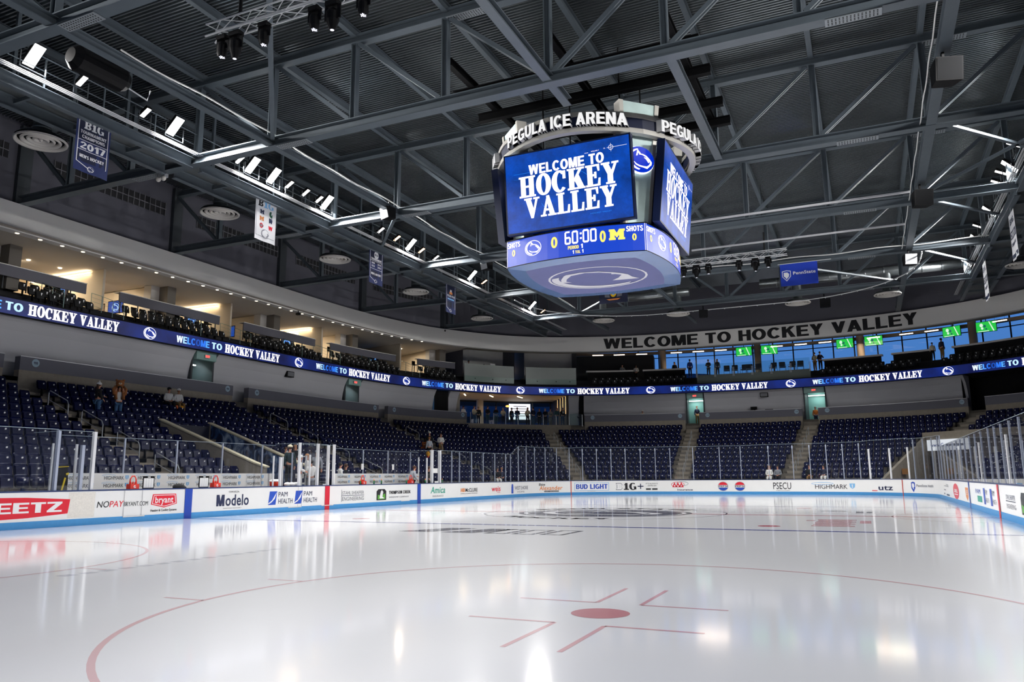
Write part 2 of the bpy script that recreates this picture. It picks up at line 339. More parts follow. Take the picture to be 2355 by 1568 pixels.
class Art:
    """flat coloured artwork gathered into one mesh; map(u, v, layer) places it on its surface"""
    def __init__(s): s.mb = MB(); s.q = []
    def put(s, V, F, m, x=0, y=0, sx=1, sy=1, lay=1, rot=0, shear=0):
        V = np.array(V, float); J = V[:, 2] if V.shape[1] == 3 else np.zeros(len(V)); V = V[:, :2]*np.array([sx, sy])
        if shear: V[:, 0] += V[:, 1]*shear
        if rot: c, r = cos(rot), sin(rot); V = V @ np.array([[c, r], [-r, c]])
        s.q.append((np.c_[V+np.array([x, y]), J], F, m, lay)); return s
    def text(s, t, x, y, h, m, w=None, bold=0., lay=2, slab=False, shear=0, rot=0, align='l'):
        V, F = slab2d(t) if slab else text2d(t, bold); W = V[:, 0].max(); sx = (w/W) if w else h
        if align == 'c': x = x-W*sx/2
        return s.put(V, F, m, x, y, sx, h, lay, rot, shear)
    def poly(s, loops, m, lay=1, x=0, y=0, sx=1, sy=1, rot=0):
        if not isinstance(loops[0][0], (tuple, list)): loops = [loops]
        V, F = tess(loops); return s.put(V, F, m, x, y, sx, sy, lay, rot)
    def rect(s, x0, y0, x1, y1, m, lay=1, step=.25):
        n = max(1, int(math.ceil(abs(x1-x0)/step))); V = []; F = []
        for i in range(n+1): X = x0+(x1-x0)*i/n; V += [(X, y0), (X, y1)]
        for i in range(n): F.append((2*i, 2*i+2, 2*i+3, 2*i+1))
        return s.put(V, F, m, lay=lay)
    def oval(s, cx, cy, rx, ry, m, lay=1, a0=0, a1=2*pi): return s.poly([ellp(cx, cy, rx, ry, 28, a0, a1)], m, lay)
    def ring(s, cx, cy, rx, ry, t, m, lay=1): return s.poly([ellp(cx, cy, rx, ry), ellp(cx, cy, rx-t, ry-t)], m, lay)
    def build(s, name, fmap, parent=None, **k):
        for V, F, m, lay in s.q: s.mb.add([fmap(u, v, lay+j) for u, v, j in V], F, m)
        return s.mb.build(name, parent, **k)
def stroke(pts, ws):
    P = [Vector(p) for p in pts]; L = []; R = []
    for i, p in enumerate(P):
        d = (P[min(i+1, len(P)-1)]-P[max(i-1, 0)]).normalized(); n = Vector((-d.y, d.x))*ws[i]/2; L.append(tuple(p+n)); R.append(tuple(p-n))
    return L+R[::-1]
LION = [[(-.34, .26), (-.2, .8), (.1, .44), (-.04, .36), (-.16, .56), (-.2, .3)],
        stroke([(-.06, .42), (.2, .42), (.46, .3), (.7, .06), (.84, -.16), (.8, -.32), (.66, -.46)], [.05, .1, .13, .15, .16, .16, .1]),
        stroke([(.3, .2), (.5, .1), (.62, -.08), (.66, -.2)], [.04, .12, .12, .05]),
        stroke([(.72, -.42), (.5, -.6), (.2, -.56), (-.1, -.52), (-.34, -.42), (-.52, -.22)], [.1, .2, .12, .12, .12, .03])]
def lion(A, cx, cy, r, m1, m2, lay=1, ry=.82, ring=True):
    """oval lion-head badge: pale ring and head m1 on ground m2"""
    if ring: A.oval(cx, cy, r, r*ry, m1, lay); A.oval(cx, cy, r*.93, r*ry*.92, m2, lay+1)
    a = ellp(cx, cy, r*.86, r*ry*.86, 20, radians(100), radians(262)); b = ellp(cx+.17*r, cy+.02*r, r*.86, r*ry*.8, 20, radians(256), radians(112)); A.poly([a+b], m1, lay+2)
    for L in LION: A.poly([[(cx+x*r*.93, cy+y*r*ry) for x, y in L]], m1, lay+2)
def on_path(path, s0, z0, d0=-.002, eps=.004):
    """mapping for artwork on the inner face of a swept wall"""
    return lambda u, v, lay: path.at(s0+u, d0-eps*lay, z0+v)
def on_plane(o, ux, uy, eps=.004):
    o = Vector(o); ux = Vector(ux).normalized(); uy = Vector(uy).normalized(); n = ux.cross(uy)
    return lambda u, v, lay: o+ux*u+uy*v+n*eps*lay
# ================= ICE =================
def icemat(name, col, noise=None):
    m = mat(name, col, .4, spec=.3, noise=noise, coat=1.0, croughness=.085)
    nt = m.node_tree; b = nt.nodes['Principled BSDF']; b.inputs['Coat IOR'].default_value = 1.31
    t = nt.nodes.new('ShaderNodeTexCoord'); n = nt.nodes.new('ShaderNodeTexNoise'); n.inputs['Scale'].default_value = 1.6; n.inputs['Detail'].default_value = 6
    bp_ = nt.nodes.new('ShaderNodeBump'); bp_.inputs['Strength'].default_value = .06; bp_.inputs['Distance'].default_value = .004
    nt.links.new(t.outputs['Object'], n.inputs[0]); nt.links.new(n.outputs[0], bp_.inputs['Height']); nt.links.new(bp_.outputs[0], b.inputs['Coat Normal'])
    return m
ICE = icemat('ice', (.66, .665, .68), noise=(.35, .03))
IRED = icemat('ice_red', (.56, .30, .32)); IDOT = icemat('ice_red_dot', (.46, .17, .19)); IREDL = icemat('ice_red_line', (.45, .06, .09)); IBLUE = icemat('ice_blue_line', (.05, .06, .25))
IDARK = icemat('ice_dark_logo', (.035, .035, .06)); IGREY = icemat('ice_grey_logo', (.42, .43, .47)); ILIGHT = icemat('ice_white_logo', (.72, .73, .76))
rink = [tuple(PB.at(s)) for s in np.arange(PB.t[0], PB.t[-1], .5)]
rink += [(x, y, 0) for x, y, _ in [( 4.42+8.53*cos(t), -21.95+8.53*sin(t), 0) for t in np.linspace(0, -pi/2, 24)]] + [(-4.42+8.53*cos(t), -21.95+8.53*sin(t), 0) for t in np.linspace(-pi/2, -pi, 24)]
mb = MB(); n = len(rink); mb.add([(x, y, 0) for x, y, *_ in rink]+[(0, 0, 0)], [(n, (i+1) % n, i) for i in range(n)], ICE)
ice = meta(mb.build('ice_sheet'), 'white glossy ice sheet with painted lines filling the rink', 'ice')
ONICE = lambda u, v, lay: Vector((u, v, .0012*lay))
def mark(name, A, label=None): return A.build(name, ONICE, ice, label=label)
# face-off circles at this end and the other end
for ex, ey, nm in ((6.706, -21.03, 1), (-6.706, -21.03, 1), (6.706, 21.03, 0), (-6.706, 21.03, 0)):
    A = Art(); A.poly([ellp(ex, ey, 4.6, 4.6, 120), ellp(ex, ey, 4.54, 4.54, 120)], IRED)
    for sx in (-1, 1):
        for sy in (-1, 1):
            x0 = ex+sx*4.49; A.rect(min(x0, x0+sx*.61), ey+sy*.88-.025, max(x0, x0+sx*.61), ey+sy*.88+.025, IRED)
    mark('face_off_circle', A)
    A = Art(); A.oval(ex, ey, .3, .3, IDOT)
    for sx in (-1, 1):
        for sy in (-1, 1):
            a = ex+sx*.25; b = ey+sy*.64; A.rect(min(a, a+sx*.92), b-.025, max(a, a+sx*.92), b+.025, IRED)
            A.rect(a-.025, min(b, b+sy*1.18), a+.025, max(b, b+sy*1.18), IRED)
    mark('face_off_spot', A)
for y, m, nm in ((-7.92, IBLUE, 'blue_line'), (7.92, IBLUE, 'blue_line'), (0, IREDL, 'centre_line')):
    mark(nm, Art().rect(-12.9, y-.15, 12.9, y+.15, m, 1))
for s in (-1, 1): mark('goal_line', Art().rect(-11.2, s*27.13-.03, 11.2, s*27.13+.03, IREDL, 1))
for x, y in ((6.7, -6.2), (-6.7, -6.2), (6.7, 6.2), (-6.7, 6.2)): mark('neutral_spot', Art().oval(x, y, .3, .3, IREDL))
# centre ice badge, the lettering that curves round it and the referee crease
A = Art(); A.ring(0, 0, 4.57, 4.57, .06, IDARK, 1); A.oval(0, 0, 3.3, 3.0, IDARK, 2); A.oval(0, 0, 3.1, 2.8, ILIGHT, 3); A.oval(0, 0, 2.95, 2.65, IDARK, 4)
lion(A, 0, 0, 2.75, ILIGHT, IDARK, 5, ring=False); mark('centre_ice_badge', A)
A = Art()
for word, a0, top in (('PENN STATE', 150, True), ('HOCKEY', -128, False)):
    V, F = text2d(word, .02); W = V[:, 0].max()
    for_s = .85; R = 3.72
    P = []
    for u, v, _ in V:
        if top: an = radians(a0)-u*for_s/R; rr = R+v*for_s*.72
        else: an = radians(a0)+u*for_s/(R+.6); rr = R+.62-v*for_s*.72
        P.append((rr*cos(an), rr*sin(an)))
    A.put(P, F, IDARK, lay=2)
mark('centre_ice_lettering', A)
A = Art(); A.poly([ellp(12.9, 0, 3.05, 3.05, 40, pi/2, 3*pi/2)+ellp(12.9, 0, 2.99, 2.99, 40, 3*pi/2, pi/2)], IRED); mark('referee_crease', A)
A = Art()   # dark block lettering beyond the near blue line
for i in range(2): A.poly([[(-2.0+i*1.25, -11.2), (-1.3+i*1.25, -9.6), (-.5+i*1.25, -9.6), (-1.1+i*1.25, -11.2)]], IDARK, 2)
for i in range(3):
    x = .45+i*.75; A.poly([rc(x, -11.2, x+.62, -9.65), rc(x+.12, -11.08, x+.5, -9.77)], IDARK, 2)
mark('ice_lettering', A)
A = Art()   # red sponsor block and its small mark near the right boards
for i in range(7): A.rect(7.75+.02*(i % 3), -5.9+i*.52, 8.85-.12*(i % 2), -5.55+i*.52, IRED, 2)
A.rect(8.95, -4.3, 9.25, -2.9, IRED, 2); A.rect(7.45, -3.3, 7.7, -2.9, IRED, 2); mark('ice_sponsor_mark', A)
A = Art(); A.rect(7.5, 3.55, 8.45, 3.85, IDARK, 2); A.rect(8.75, 2.2, 9.0, 3.5, IDARK, 2); A.rect(9.1, 2.4, 9.3, 3.4, IDARK, 2); mark('ice_sponsor_mark', A)
A = Art()
for i in range(14): A.rect(-1.6+(i % 2)*.03, -21.0+i*.34, -1.38, -20.78+i*.34, IGREY, 1)
mark('ice_lettering', A)
# floor under everything
struct(MB().box((-60, -60, -.3), (60, 90, -.02), CONCD), 'floor')

# ================= DASHER BOARDS =================
def board_run(s0, s1, label):
    t = empty('dasher_boards', (0, 0, 0), 0, label, 'boards')
    loft(m := MB(), PB, s0, s1, [(0, 0.2), (0, 1.03), (.12, 1.03), (.12, 0), (.02, 0), (.02, .2)], WHITEP, .3, True); m.build('board_panel', t)
    loft(m := MB(), PB, s0, s1, [(-.012, 0), (-.012, .2), (.02, .2), (.02, 0)], KICK, .3, True); m.build('kickplate', t)
    loft(m := MB(), PB, s0, s1, [(-.02, 1.03), (-.02, 1.07), (.2, 1.07), (.2, 1.03)], NAVYCAP, .3, True); m.build('cap_rail', t)
    return t
B_L = board_run(-21.9, 27.3, 'white dasher boards with blue kickplate along the left side, benches behind')
B_F = board_run(27.3, 52.15, 'white dasher boards with blue kickplate across the far end')
B_R = board_run(52.15, 101.4, 'white dasher boards with blue kickplate along the right side')
bl = {'R': mat('print_red', 'd8132c', .35), 'B': mat('print_blue', '1747b0', .35), 'N': mat('print_navy', '1a2447', .35), 'K': mat('print_black', '15151a', .35), 'W': mat('print_white', 'f4f4f4', .35),
      'G': mat('print_grey', '6f7078', .4), 'T': mat('print_teal', '2f9c86', .4), 'O': mat('print_orange', 'e08a4a', .4), 'L': mat('print_sky', '7fb8e6', .4), 'E': mat('print_green', '5ba33a', .4), 'Y': mat('print_yellow', 'f2c21b', .4),
      'S': mat('scuffed_board', 'e6e1d8', .5, noise=(25, .2)), 'BL': mat('stripe_blue', '0b3ea6', .35), 'RL': mat('stripe_red', 'c8102e', .35), 'RO': mat('stripe_orange_red', 'c2452f', .35)}
def ad(name, s, fn, parent, label): A = Art(); fn(A); return A.build(name, on_path(PB, s, 0, -.003, .003), parent, label=label)
def stripe(s, w, m, parent):
    A = Art(); A.rect(-w/2, .0, w/2, 1.035, m, 5); return A.build('line_stripe', on_path(PB, s, 0, -.003, .003), parent)
for s in (-7.92, 7.92): stripe(s, .33, bl['BL'], B_L)
stripe(0, .33, bl['RL'], B_L)
stripe(27.45, .07, bl['RO'], B_F); stripe(52.0, .07, bl['RO'], B_F)
for s in (71.62, 87.4): stripe(s, .3, bl['BL'], B_R)
stripe(79.54, .33, bl['RL'], B_R)
def f(A):
    A.poly([[(0, .3), (.7, .26), (2.3, .3), (3.55, .38), (3.6, .8), (2.2, .88), (.8, .9), (0, .86), (-.1, .5)]], bl['R'], 1)
    A.text('SHEETZ', .25, .44, .3, bl['W'], 3.1, .03)
ad('sponsor_print', -16.1, f, B_L, 'white lettering on a red swoosh')
ad('sponsor_print', -11.57, lambda A: (A.text('NO', 0, .51, .19, bl['K'], .42, shear=.15), A.text('PAY', .45, .51, .19, bl['R'], .5, shear=.15), A.text('BRYANT.COM', .98, .52, .14, bl['K'], .95)), B_L, 'black and red web address')
def f(A):
    A.poly([[(.06, .88), (1.04, .88), (1.1, .54), (.55, .42), (0, .54)]], bl['R'], 1); A.poly([[(.1, .85), (1.0, .85), (1.06, .56), (.55, .455), (.04, .56)], [(.12, .83), (.98, .83), (1.03, .575), (.55, .475), (.07, .575)]], bl['W'], 2)
    A.text('bryant', .17, .58, .22, bl['W'], .76, .03); A.text('Heating & Cooling Systems', 0, .3, .08, bl['K'], 1.1, .03)
ad('sponsor_print', -9.52, f, B_L, 'white lettering on a red shield')
def f(A):
    A.text('M', 0, .37, .42, bl['N'], .4, .05); A.text('odelo', .46, .37, .42, bl['N'], 1.22, .02); A.text('CERVEZA', .6, .86, .06, bl['K'], .55); A.text('PLEASE DRINK RESPONSIBLY', .35, .27, .025, bl['K'], .95)
ad('sponsor_print', -6.58, f, B_L, 'tall dark navy lettering')
def f(A):
    A.poly([[(.08, .86), (.52, .86), (.44, .32), (0, .32)]], bl['B'], 1); A.poly([[(0, .38), (.22, .5), (.5, .84), (.38, .56), (.2, .42), (0, .34)]], bl['W'], 2)
    A.text('PAM', .6, .64, .19, bl['N'], .55); A.text('HEALTH', .6, .36, .19, bl['N'], .88)
ad('sponsor_print', -3.8, f, B_L, 'blue emblem left of navy lettering'); ad('sponsor_print', -2.2, f, B_L, 'blue emblem left of navy lettering')
def f(A):
    A.text('STAHL SHEAFFER', .06, .62, .15, bl['G'], 1.7); A.text('ENGINEERING', .06, .34, .17, bl['G'], 1.7); A.rect(.0, .3, .02, .84, bl['N'], 2); A.rect(0, .56, 1.78, .58, bl['N'], 2)
ad('sponsor_print', 1.06, f, B_L, 'thin grey lettering in two lines')
def f(A):
    A.poly([[(0, .28), (.85, .28), (.85, .72), (.7, .82), (.15, .82), (0, .72)]], bl['K'], 1); A.poly([[(.1, .33), (.75, .33), (.75, .6), (.42, .5), (.1, .55)]], bl['E'], 2)
    A.poly([[(.25, .4), (.35, .7), (.45, .78), (.58, .68), (.5, .45), (.7, .36), (.3, .36)]], bl['W'], 3)
    A.text('THOMPSON CREEK', 1.1, .56, .16, bl['K'], 2.05, .01); A.text('WINDOW COMPANY', 1.1, .36, .08, bl['G'], 1.9)
ad('sponsor_print', 3.9, f, B_L, 'black window emblem with green, black lettering')
ad('sponsor_print', 9.15, lambda A: (A.text('Amica', 0, .5, .36, bl['T'], 1.65, .02, shear=.2), A.text('INSURANCE', .25, .3, .09, bl['G'], 1.2)), B_L, 'teal script lettering')
def f(A): A.text('HB', 0, .5, .22, bl['O'], .55, .03); A.text('McCLURE', .6, .5, .22, bl['K'], 1.6, .03); A.text('COMMERCIAL MECHANICAL CONSTRUCTION', 0, .38, .05, bl['K'], 2.2)
ad('sponsor_print', 12.7, f, B_L, 'orange and black block lettering')
ad('sponsor_print', 16.9, lambda A: (A.text('weis', 0, .46, .34, bl['R'], 1.35, .04), A.text('markets', .8, .36, .06, bl['R'], .5)), B_L, 'red lower case lettering')
def f(A):
    A.rect(0, .26, .32, .74, bl['B'], 1); A.oval(.16, .8, .14, .1, bl['B']); A.text('WEST SHORE', .55, .5, .24, bl['N'], 2.2); A.text('HOME', 1.0, .3, .1, bl['G'], 1.2)
ad('sponsor_print', 20.0, f, B_L, 'blue tower emblem and navy lettering')
def f(A): A.text('Blaise', 0, .72, .18, bl['K'], .7, .03, shear=.2); A.text('Alexander', .05, .4, .3, bl['O'], 2.4, .03, shear=.15); A.rect(.6, .26, 2.1, .36, bl['K'], 2); A.text('FAMILY DEALERSHIPS', .65, .28, .05, bl['W'], 1.4, lay=3)
ad('sponsor_print', 24.2, f, B_L, 'black and orange slanted lettering')
def f(A):
    A.rect(0, .3, 2.85, .9, bl['L'], 1); A.rect(.04, .33, 2.81, .87, bl['W'], 2); A.text('BUD LIGHT', .14, .43, .36, bl['B'], 2.6, .035, lay=3); A.text('ENJOY RESPONSIBLY', 1.1, .25, .03, bl['G'], .7)
ad('sponsor_print', 27.75, f, B_F, 'blue lettering in a pale blue frame')
def f(A):
    V, F = slab2d('B'); A.put(V, F, bl['G'], 0, .33, .55, .52, 2); A.put(V, F, bl['W'], .05, .37, .46, .44, 3); A.text('1G', .6, .33, .52, bl['K'], .95, slab=True); A.rect(1.65, .56, 2.1, .63, bl['N'], 2); A.rect(1.84, .4, 1.91, .79, bl['N'], 2)
    A.text("IT'S ALWAYS", 2.28, .75, .09, bl['K'], .9); A.text('GAME ON', 2.42, .6, .09, bl['K'], .65); A.rect(2.28, .33, 2.65, .44, bl['K'], 2); A.rect(2.75, .33, 3.15, .44, bl['K'], 2)
ad('sponsor_print', 31.15, f, B_F, 'outlined slab letter with black numeral and plus')
def f(A):
    for i in range(3): A.poly([[(.02+i*.26, .52), (.2+i*.26, .9), (.38+i*.26, .52)], [(.13+i*.26, .57), (.2+i*.26, .72), (.27+i*.26, .57)]], bl['R'], 2)
    A.oval(.45, .72, .5, .2, bl['R'], 0); A.oval(.45, .72, .46, .17, bl['W'], 1)
    A.ring(.8, .78, .45, .16, .02, bl['N'], 1); A.text('Insurance', .4, .27, .14, bl['N'], 1.15, .03, shear=.15)
ad('sponsor_print', 35.4, f, B_F, 'red triple letters over navy slanted lettering')
def f(A):
    A.oval(.36, .58, .36, .32, bl['W'], 1); A.oval(.36, .58, .345, .305, bl['R'], 2, .3, pi-.3); A.oval(.36, .58, .345, .305, bl['B'], 2, pi+.3, 2*pi-.3); A.text('PEPSI', .04, .53, .11, bl['K'], .64, .03, lay=4)
    A.ring(.36, .58, .37, .33, .015, bl['N'], 3)
ad('sponsor_print', 38.83, f, B_F, 'round red, white and blue badge'); ad('sponsor_print', 40.03, f, B_F, 'round red, white and blue badge')
ad('sponsor_print', 42.72, lambda A: (A.text('PSECU', 0, .38, .46, bl['K'], 1.22), A.text('PSECU.COM', .2, .26, .05, bl['K'], .9)), B_F, 'tall thin black lettering')
def HM(A, x=0, y=.4, h=.3, w=2.2):
    k = w/2.2; A.text('HIGHMARK', x+.2*k, y, h, bl['K'], w); A.ring(x+.7*k, y+h*1.2, .75*k, h*.32, .03*k, bl['L'], 1); A.poly([[(x+w+.35*k, y+h*1.2), (x+w+.75*k, y+h*1.2), (x+w+.72*k, y+h*.4), (x+w+.55*k, y), (x+w+.38*k, y+h*.4)]], bl['L'], 2)
    A.poly([[(x+w+.51*k, y+h), (x+w+.59*k, y+h), (x+w+.57*k, y+h*.2), (x+w+.53*k, y+h*.2)]], bl['W'], 3)
ad('sponsor_print', 45.35, lambda A: HM(A), B_F, 'black lettering with pale blue swoosh and shield')
ad('sponsor_print', 50.0, lambda A: (A.text('utz', 0, .34, .34, bl['N'], 1.15, .05), A.rect(-.5, .28, -.1, .33, bl['R'], 1)), B_F, 'bold navy lower case lettering')
SH = [(0, .85), (.2, .9), (.4, .85), (.4, .5), (.2, .25), (0, .5)]
ad('sponsor_print', 52.8, lambda A: (A.poly([SH], bl['B'], 1), A.poly([[(.08, .8), (.3, .78), (.33, .6), (.24, .55), (.25, .42), (.15, .5), (.08, .62)]], bl['W'], 2), A.text('PennState Health', .55, .58, .16, bl['N'], 2.2)), B_R, 'blue shield and thin navy lettering')
def f(A): A.rect(0, .3, .5, .36, bl['K']); A.rect(.1, .5, 1.2, .56, bl['G']); A.rect(.4, .72, 1.6, .75, bl['G']); A.rect(1.5, .25, 3.1, .33, bl['N']); A.text('LOCAL', 1.5, .7, .14, bl['G'], 1.5)
ad('sponsor_print', 59.5, f, B_R, 'small grey and black lettering')
def f(A): A.oval(1.3, .56, 1.3, .36, bl['R'], 1); A.text('GRILL', .5, .5, .16, bl['W'], 1.6, .02); A.rect(.5, .4, 2.1, .44, bl['W'], 2)
ad('sponsor_print', 64.8, f, B_R, 'round red badge')
ad('sponsor_print', 70.1, lambda A: (A.poly([[(0, .8), (1.1, .8), (1.0, .42), (.55, .26), (.1, .42)]], bl['O'], 1), A.text('UPS', .2, .5, .2, bl['W'], .7)), B_R, 'small orange shield')
def f(A): A.text('PAM', .5, .64, .16, bl['B'], 1.4); A.rect(.9, .34, 2.2, .56, bl['T'], 1)
ad('sponsor_print', 73.2, f, B_R, 'blue and teal lettering')
def f(A): A.rect(0, .3, .45, .86, bl['B'], 1); A.text('PAM', .55, .64, .17, bl['N'], .5); A.text('HEALTH', .55, .38, .15, bl['N'], .8)
ad('sponsor_print', 75.9, f, B_R, 'blue emblem left of navy lettering'); ad('sponsor_print', 77.6, f, B_R, 'blue emblem left of navy lettering')
def f(A): A.text('STAHL SHEAFFER', .06, .62, .13, bl['N'], 1.6); A.text('ENGINEERING', .06, .36, .13, bl['G'], 1.6); A.rect(0, .56, 1.7, .585, bl['N'], 2)
ad('sponsor_print', 80.95, f, B_R, 'thin grey lettering in two lines')
def f(A):
    A.poly([[(0, .28), (.85, .28), (.85, .72), (.7, .86), (.15, .86), (0, .72)]], bl['K'], 1); A.poly([[(.1, .33), (.75, .33), (.75, .6), (.42, .5), (.1, .55)]], bl['E'], 2)
ad('sponsor_print', 83.5, f, B_R, 'black window emblem with green')
A = Art(); A.rect(-12.7+16.1, .24, -12.7+17.0, 1.0, bl['S'], 1)
A.build('scuffed_board_patch', on_path(PB, -16.1+.15, 0, -.003, .002), B_L)
# gates in the left boards: thin seams and sills
for s in (-10.6, -9.9, -1.75, -2.0):
    A = Art(); A.rect(-.006, .2, .006, 1.03, bl['G'], 6); A.build('gate_seam', on_path(PB, s, 0), B_L)
for s in (-10.2, -2.2, 0.0, 6.5):
    A = Art(); A.rect(-.42, .17, .42, .2, bl['S'], 8); A.build('gate_sill', on_path(PB, s, 0, -.014), B_L)

# ================= BOARD GLASS AND POSTS =================
def glass_run(ss, ztops, t, zb=1.07, d=.08):
    for i in range(len(ss)-1):
        a, b = ss[i], ss[i+1]; za, zb_ = ztops[i], ztops[i+1]; n = max(1, int((b-a)/.35)); m = MB(); vs = []
        for j in range(n+1):
            u = a+(b-a)*j/n; z = za+(zb_-za)*j/n; vs += [PB.at(u, d, zb), PB.at(u, d, z)]
        m.add(vs, [(2*j, 2*j+2, 2*j+3, 2*j+1) for j in range(n)], GLASS); vs = []
        for j in range(n+1):
            u = a+(b-a)*j/n; z = za+(zb_-za)*j/n; vs += [PB.at(u, d-.007, z), PB.at(u, d+.007, z), PB.at(u, d, z+.012)]
        k = []
        for j in range(n): k += [(3*j, 3*j+3, 3*j+5, 3*j+2), (3*j+1, 3*j+2, 3*j+5, 3*j+4)]
        m.add(vs, k, GEDGE).build('glass_panel', t)
def post(s, z0, z1, par, w=.045, m=None, d=.1, knob=False):
    t = MB().box((-w/2, -.03, 0), (w/2, .03, z1-z0), m or POSTM); 
    if knob: t.ell((0, 0, z1-z0-.12), (.055, .05, .14), m or POSTM, 8, 6)
    t = t.build('glass_post', par); t.location = PB.at(s, d, z0); t.rotation_euler = (0, 0, PB.ang(s))
GEDGE = mat('glass_edge', 'a9b8c4', .3)
def screen(lb): return empty('glass_screen', (0, 0, 0), 0, lb, 'glass')
FS = [21.42, 22.72, 23.84, 25.06, 26.22, 27.4, 28.54, 29.7, 30.84, 31.94, 33.08, 34.2, 35.32, 37.06, 39.02, 40.54, 42.5, 44.16, 45.3, 46.42, 47.54, 48.7]
LS1 = [-20.5, -18.6, -16.7, -14.85, -13.02]
LS2 = [10.36, 11.75, 12.71, 14.3, 15.9, 17.6, 19.3, 20.1]
g = screen('clear glass screen on the left boards left of the near bench'); glass_run(LS1, [2.89]*5, g); [post(s, 1.07, 2.87, g, .07) for s in LS1[1:]]
g = screen('clear glass screen on the left boards beyond the far bench, stepping up at the corner'); glass_run(LS2, [2.9]*8, g); [post(s, 1.07, 2.88, g) for s in LS2]
glass_run([20.1, 21.42], [2.9, 3.5], g)
g = screen('tall clear glass screen with slim posts across the far end boards'); glass_run(FS, [3.5]*6+[3.56]*7+[3.52]*3+[3.56]*6, g); [post(s, 1.07, 3.46, g, knob=(i in range(6, 12) or i > 15)) for i, s in enumerate(FS)]
DS = [48.7, 49.4, 50.2, 51.1]
g = screen('glass gate with three thick white posts right of the far end screen'); glass_run([48.7, 49.4], [3.56, 3.6], g); glass_run([49.4, 51.0, 52.65], [3.62]*3, g)
for s in (49.4, 51.0, 52.6): post(s, 1.07, 3.05, g, .11, mat('white_post', 'dfe0e2', .4))
RS = [52.65, 53.2, 54.3, 55.6, 57.0, 58.4]
g = screen('clear glass screen bending round the far right corner boards'); glass_run(RS, [3.56]*5+[3.5], g); [post(s, 1.07, 3.5, g) for s in RS[1:]]
RR = [58.4, 60.1, 61.9, 63.7, 65.4, 67.2, 68.9, 70.6, 72.4, 74.2, 76.0, 77.9, 79.3, 80.7, 82.3, 83.9, 86, 88.2, 90.5, 92.8]
g = screen('long clear glass screen on the right boards'); glass_run(RR, [2.9]*len(RR), g); [post(s, 1.07, 2.86, g, .05) for s in RR]
for s in (75.2, 81.5): post(s, 1.07, 2.5, g, .13, mat('white_post', 'dfe0e2', .4))

# ================= PLAYERS' BENCHES (left side) =================
WP = mat('white_post', 'dfe0e2', .4)
def xpost(x, y, z0, z1, w, par, m=WP):
    t = MB().box((-w/2, -w/2, 0), (w/2, w/2, z1-z0), m).build('upright', par); t.location = Vector((x, y, z0))-par.location; return t
def xglass(x0, y0, x1, y1, z0, z1, par):
    m = MB(); m.add([(x0, y0, z0), (x1, y1, z0), (x1, y1, z1), (x0, y0, z1)], [(0, 1, 2, 3)], GLASS); m.bar((x0, y0, z1), (x1, y1, z1), .012, .012, GEDGE); m.build('glass_panel', par).location = -par.location
XB = -14.5
for y0, y1, nm in ((-11.85, -1.72, 'near players bench'), (2.5, 10.4, 'far players bench')):
    t = empty('bench_back_wall', (XB, y0, 0), 0, 'white printed wall behind the %s' % nm, 'wall')
    MB().box((-.08, 0, 0), (0, y1-y0, 1.6), WHITEP).build('panel', t)
    A = Art(); u = .25
    while u < y1-y0-1.2:
        for z in (1.12, 1.38): HM(A, u, z, .12, .78)
        u += 1.36
    A.build('sponsor_print', lambda u, v, lay: Vector((.002+.002*lay, u, v)), t, label='rows of black lettering with pale blue shields')
    t2 = empty('players_bench', (-14.15, y0+.3, 0), 0, 'long bench inside the %s' % nm, 'bench')
    MB().box((-.18, 0, .82), (.18, y1-y0-.6, .88), BLACKM).build('seat', t2)
    for k in range(5): MB().box((-.03, k*(y1-y0-.7)/4, .4), (.03, k*(y1-y0-.7)/4+.06, .82), ALU).build('leg', t2)
    struct(MB().box((XB, y0, .0), (-13.1, y1, .4), CONCD), 'floor')
    ys = np.arange(y0+2.4, y1-.3, 2.3)
    pts = [y0]+list(ys)+[y1]
    for a, b in zip(pts[:-1], pts[1:]): xglass(XB, a, XB, b, 1.6, 2.82, t)
    for y in pts[1:-1]: xpost(XB, y, 1.6, 2.8, .05, t, POSTM)
NG = empty('bench_gate', (-13.03, -12.4, 0), 0, 'gate of tall posts and clear glass at the left end of the near bench', 'gate')
DF1 = empty('bench_door_frames', (-13.5, -1.3, 0), 0, 'crowded white door frames and clear glass between the two benches', 'door frame'); DF2 = empty('bench_door_frames', (-13.5, 9.5, 0), 0, 'thick white door frame posts and glass at the far end of the far bench', 'door frame')
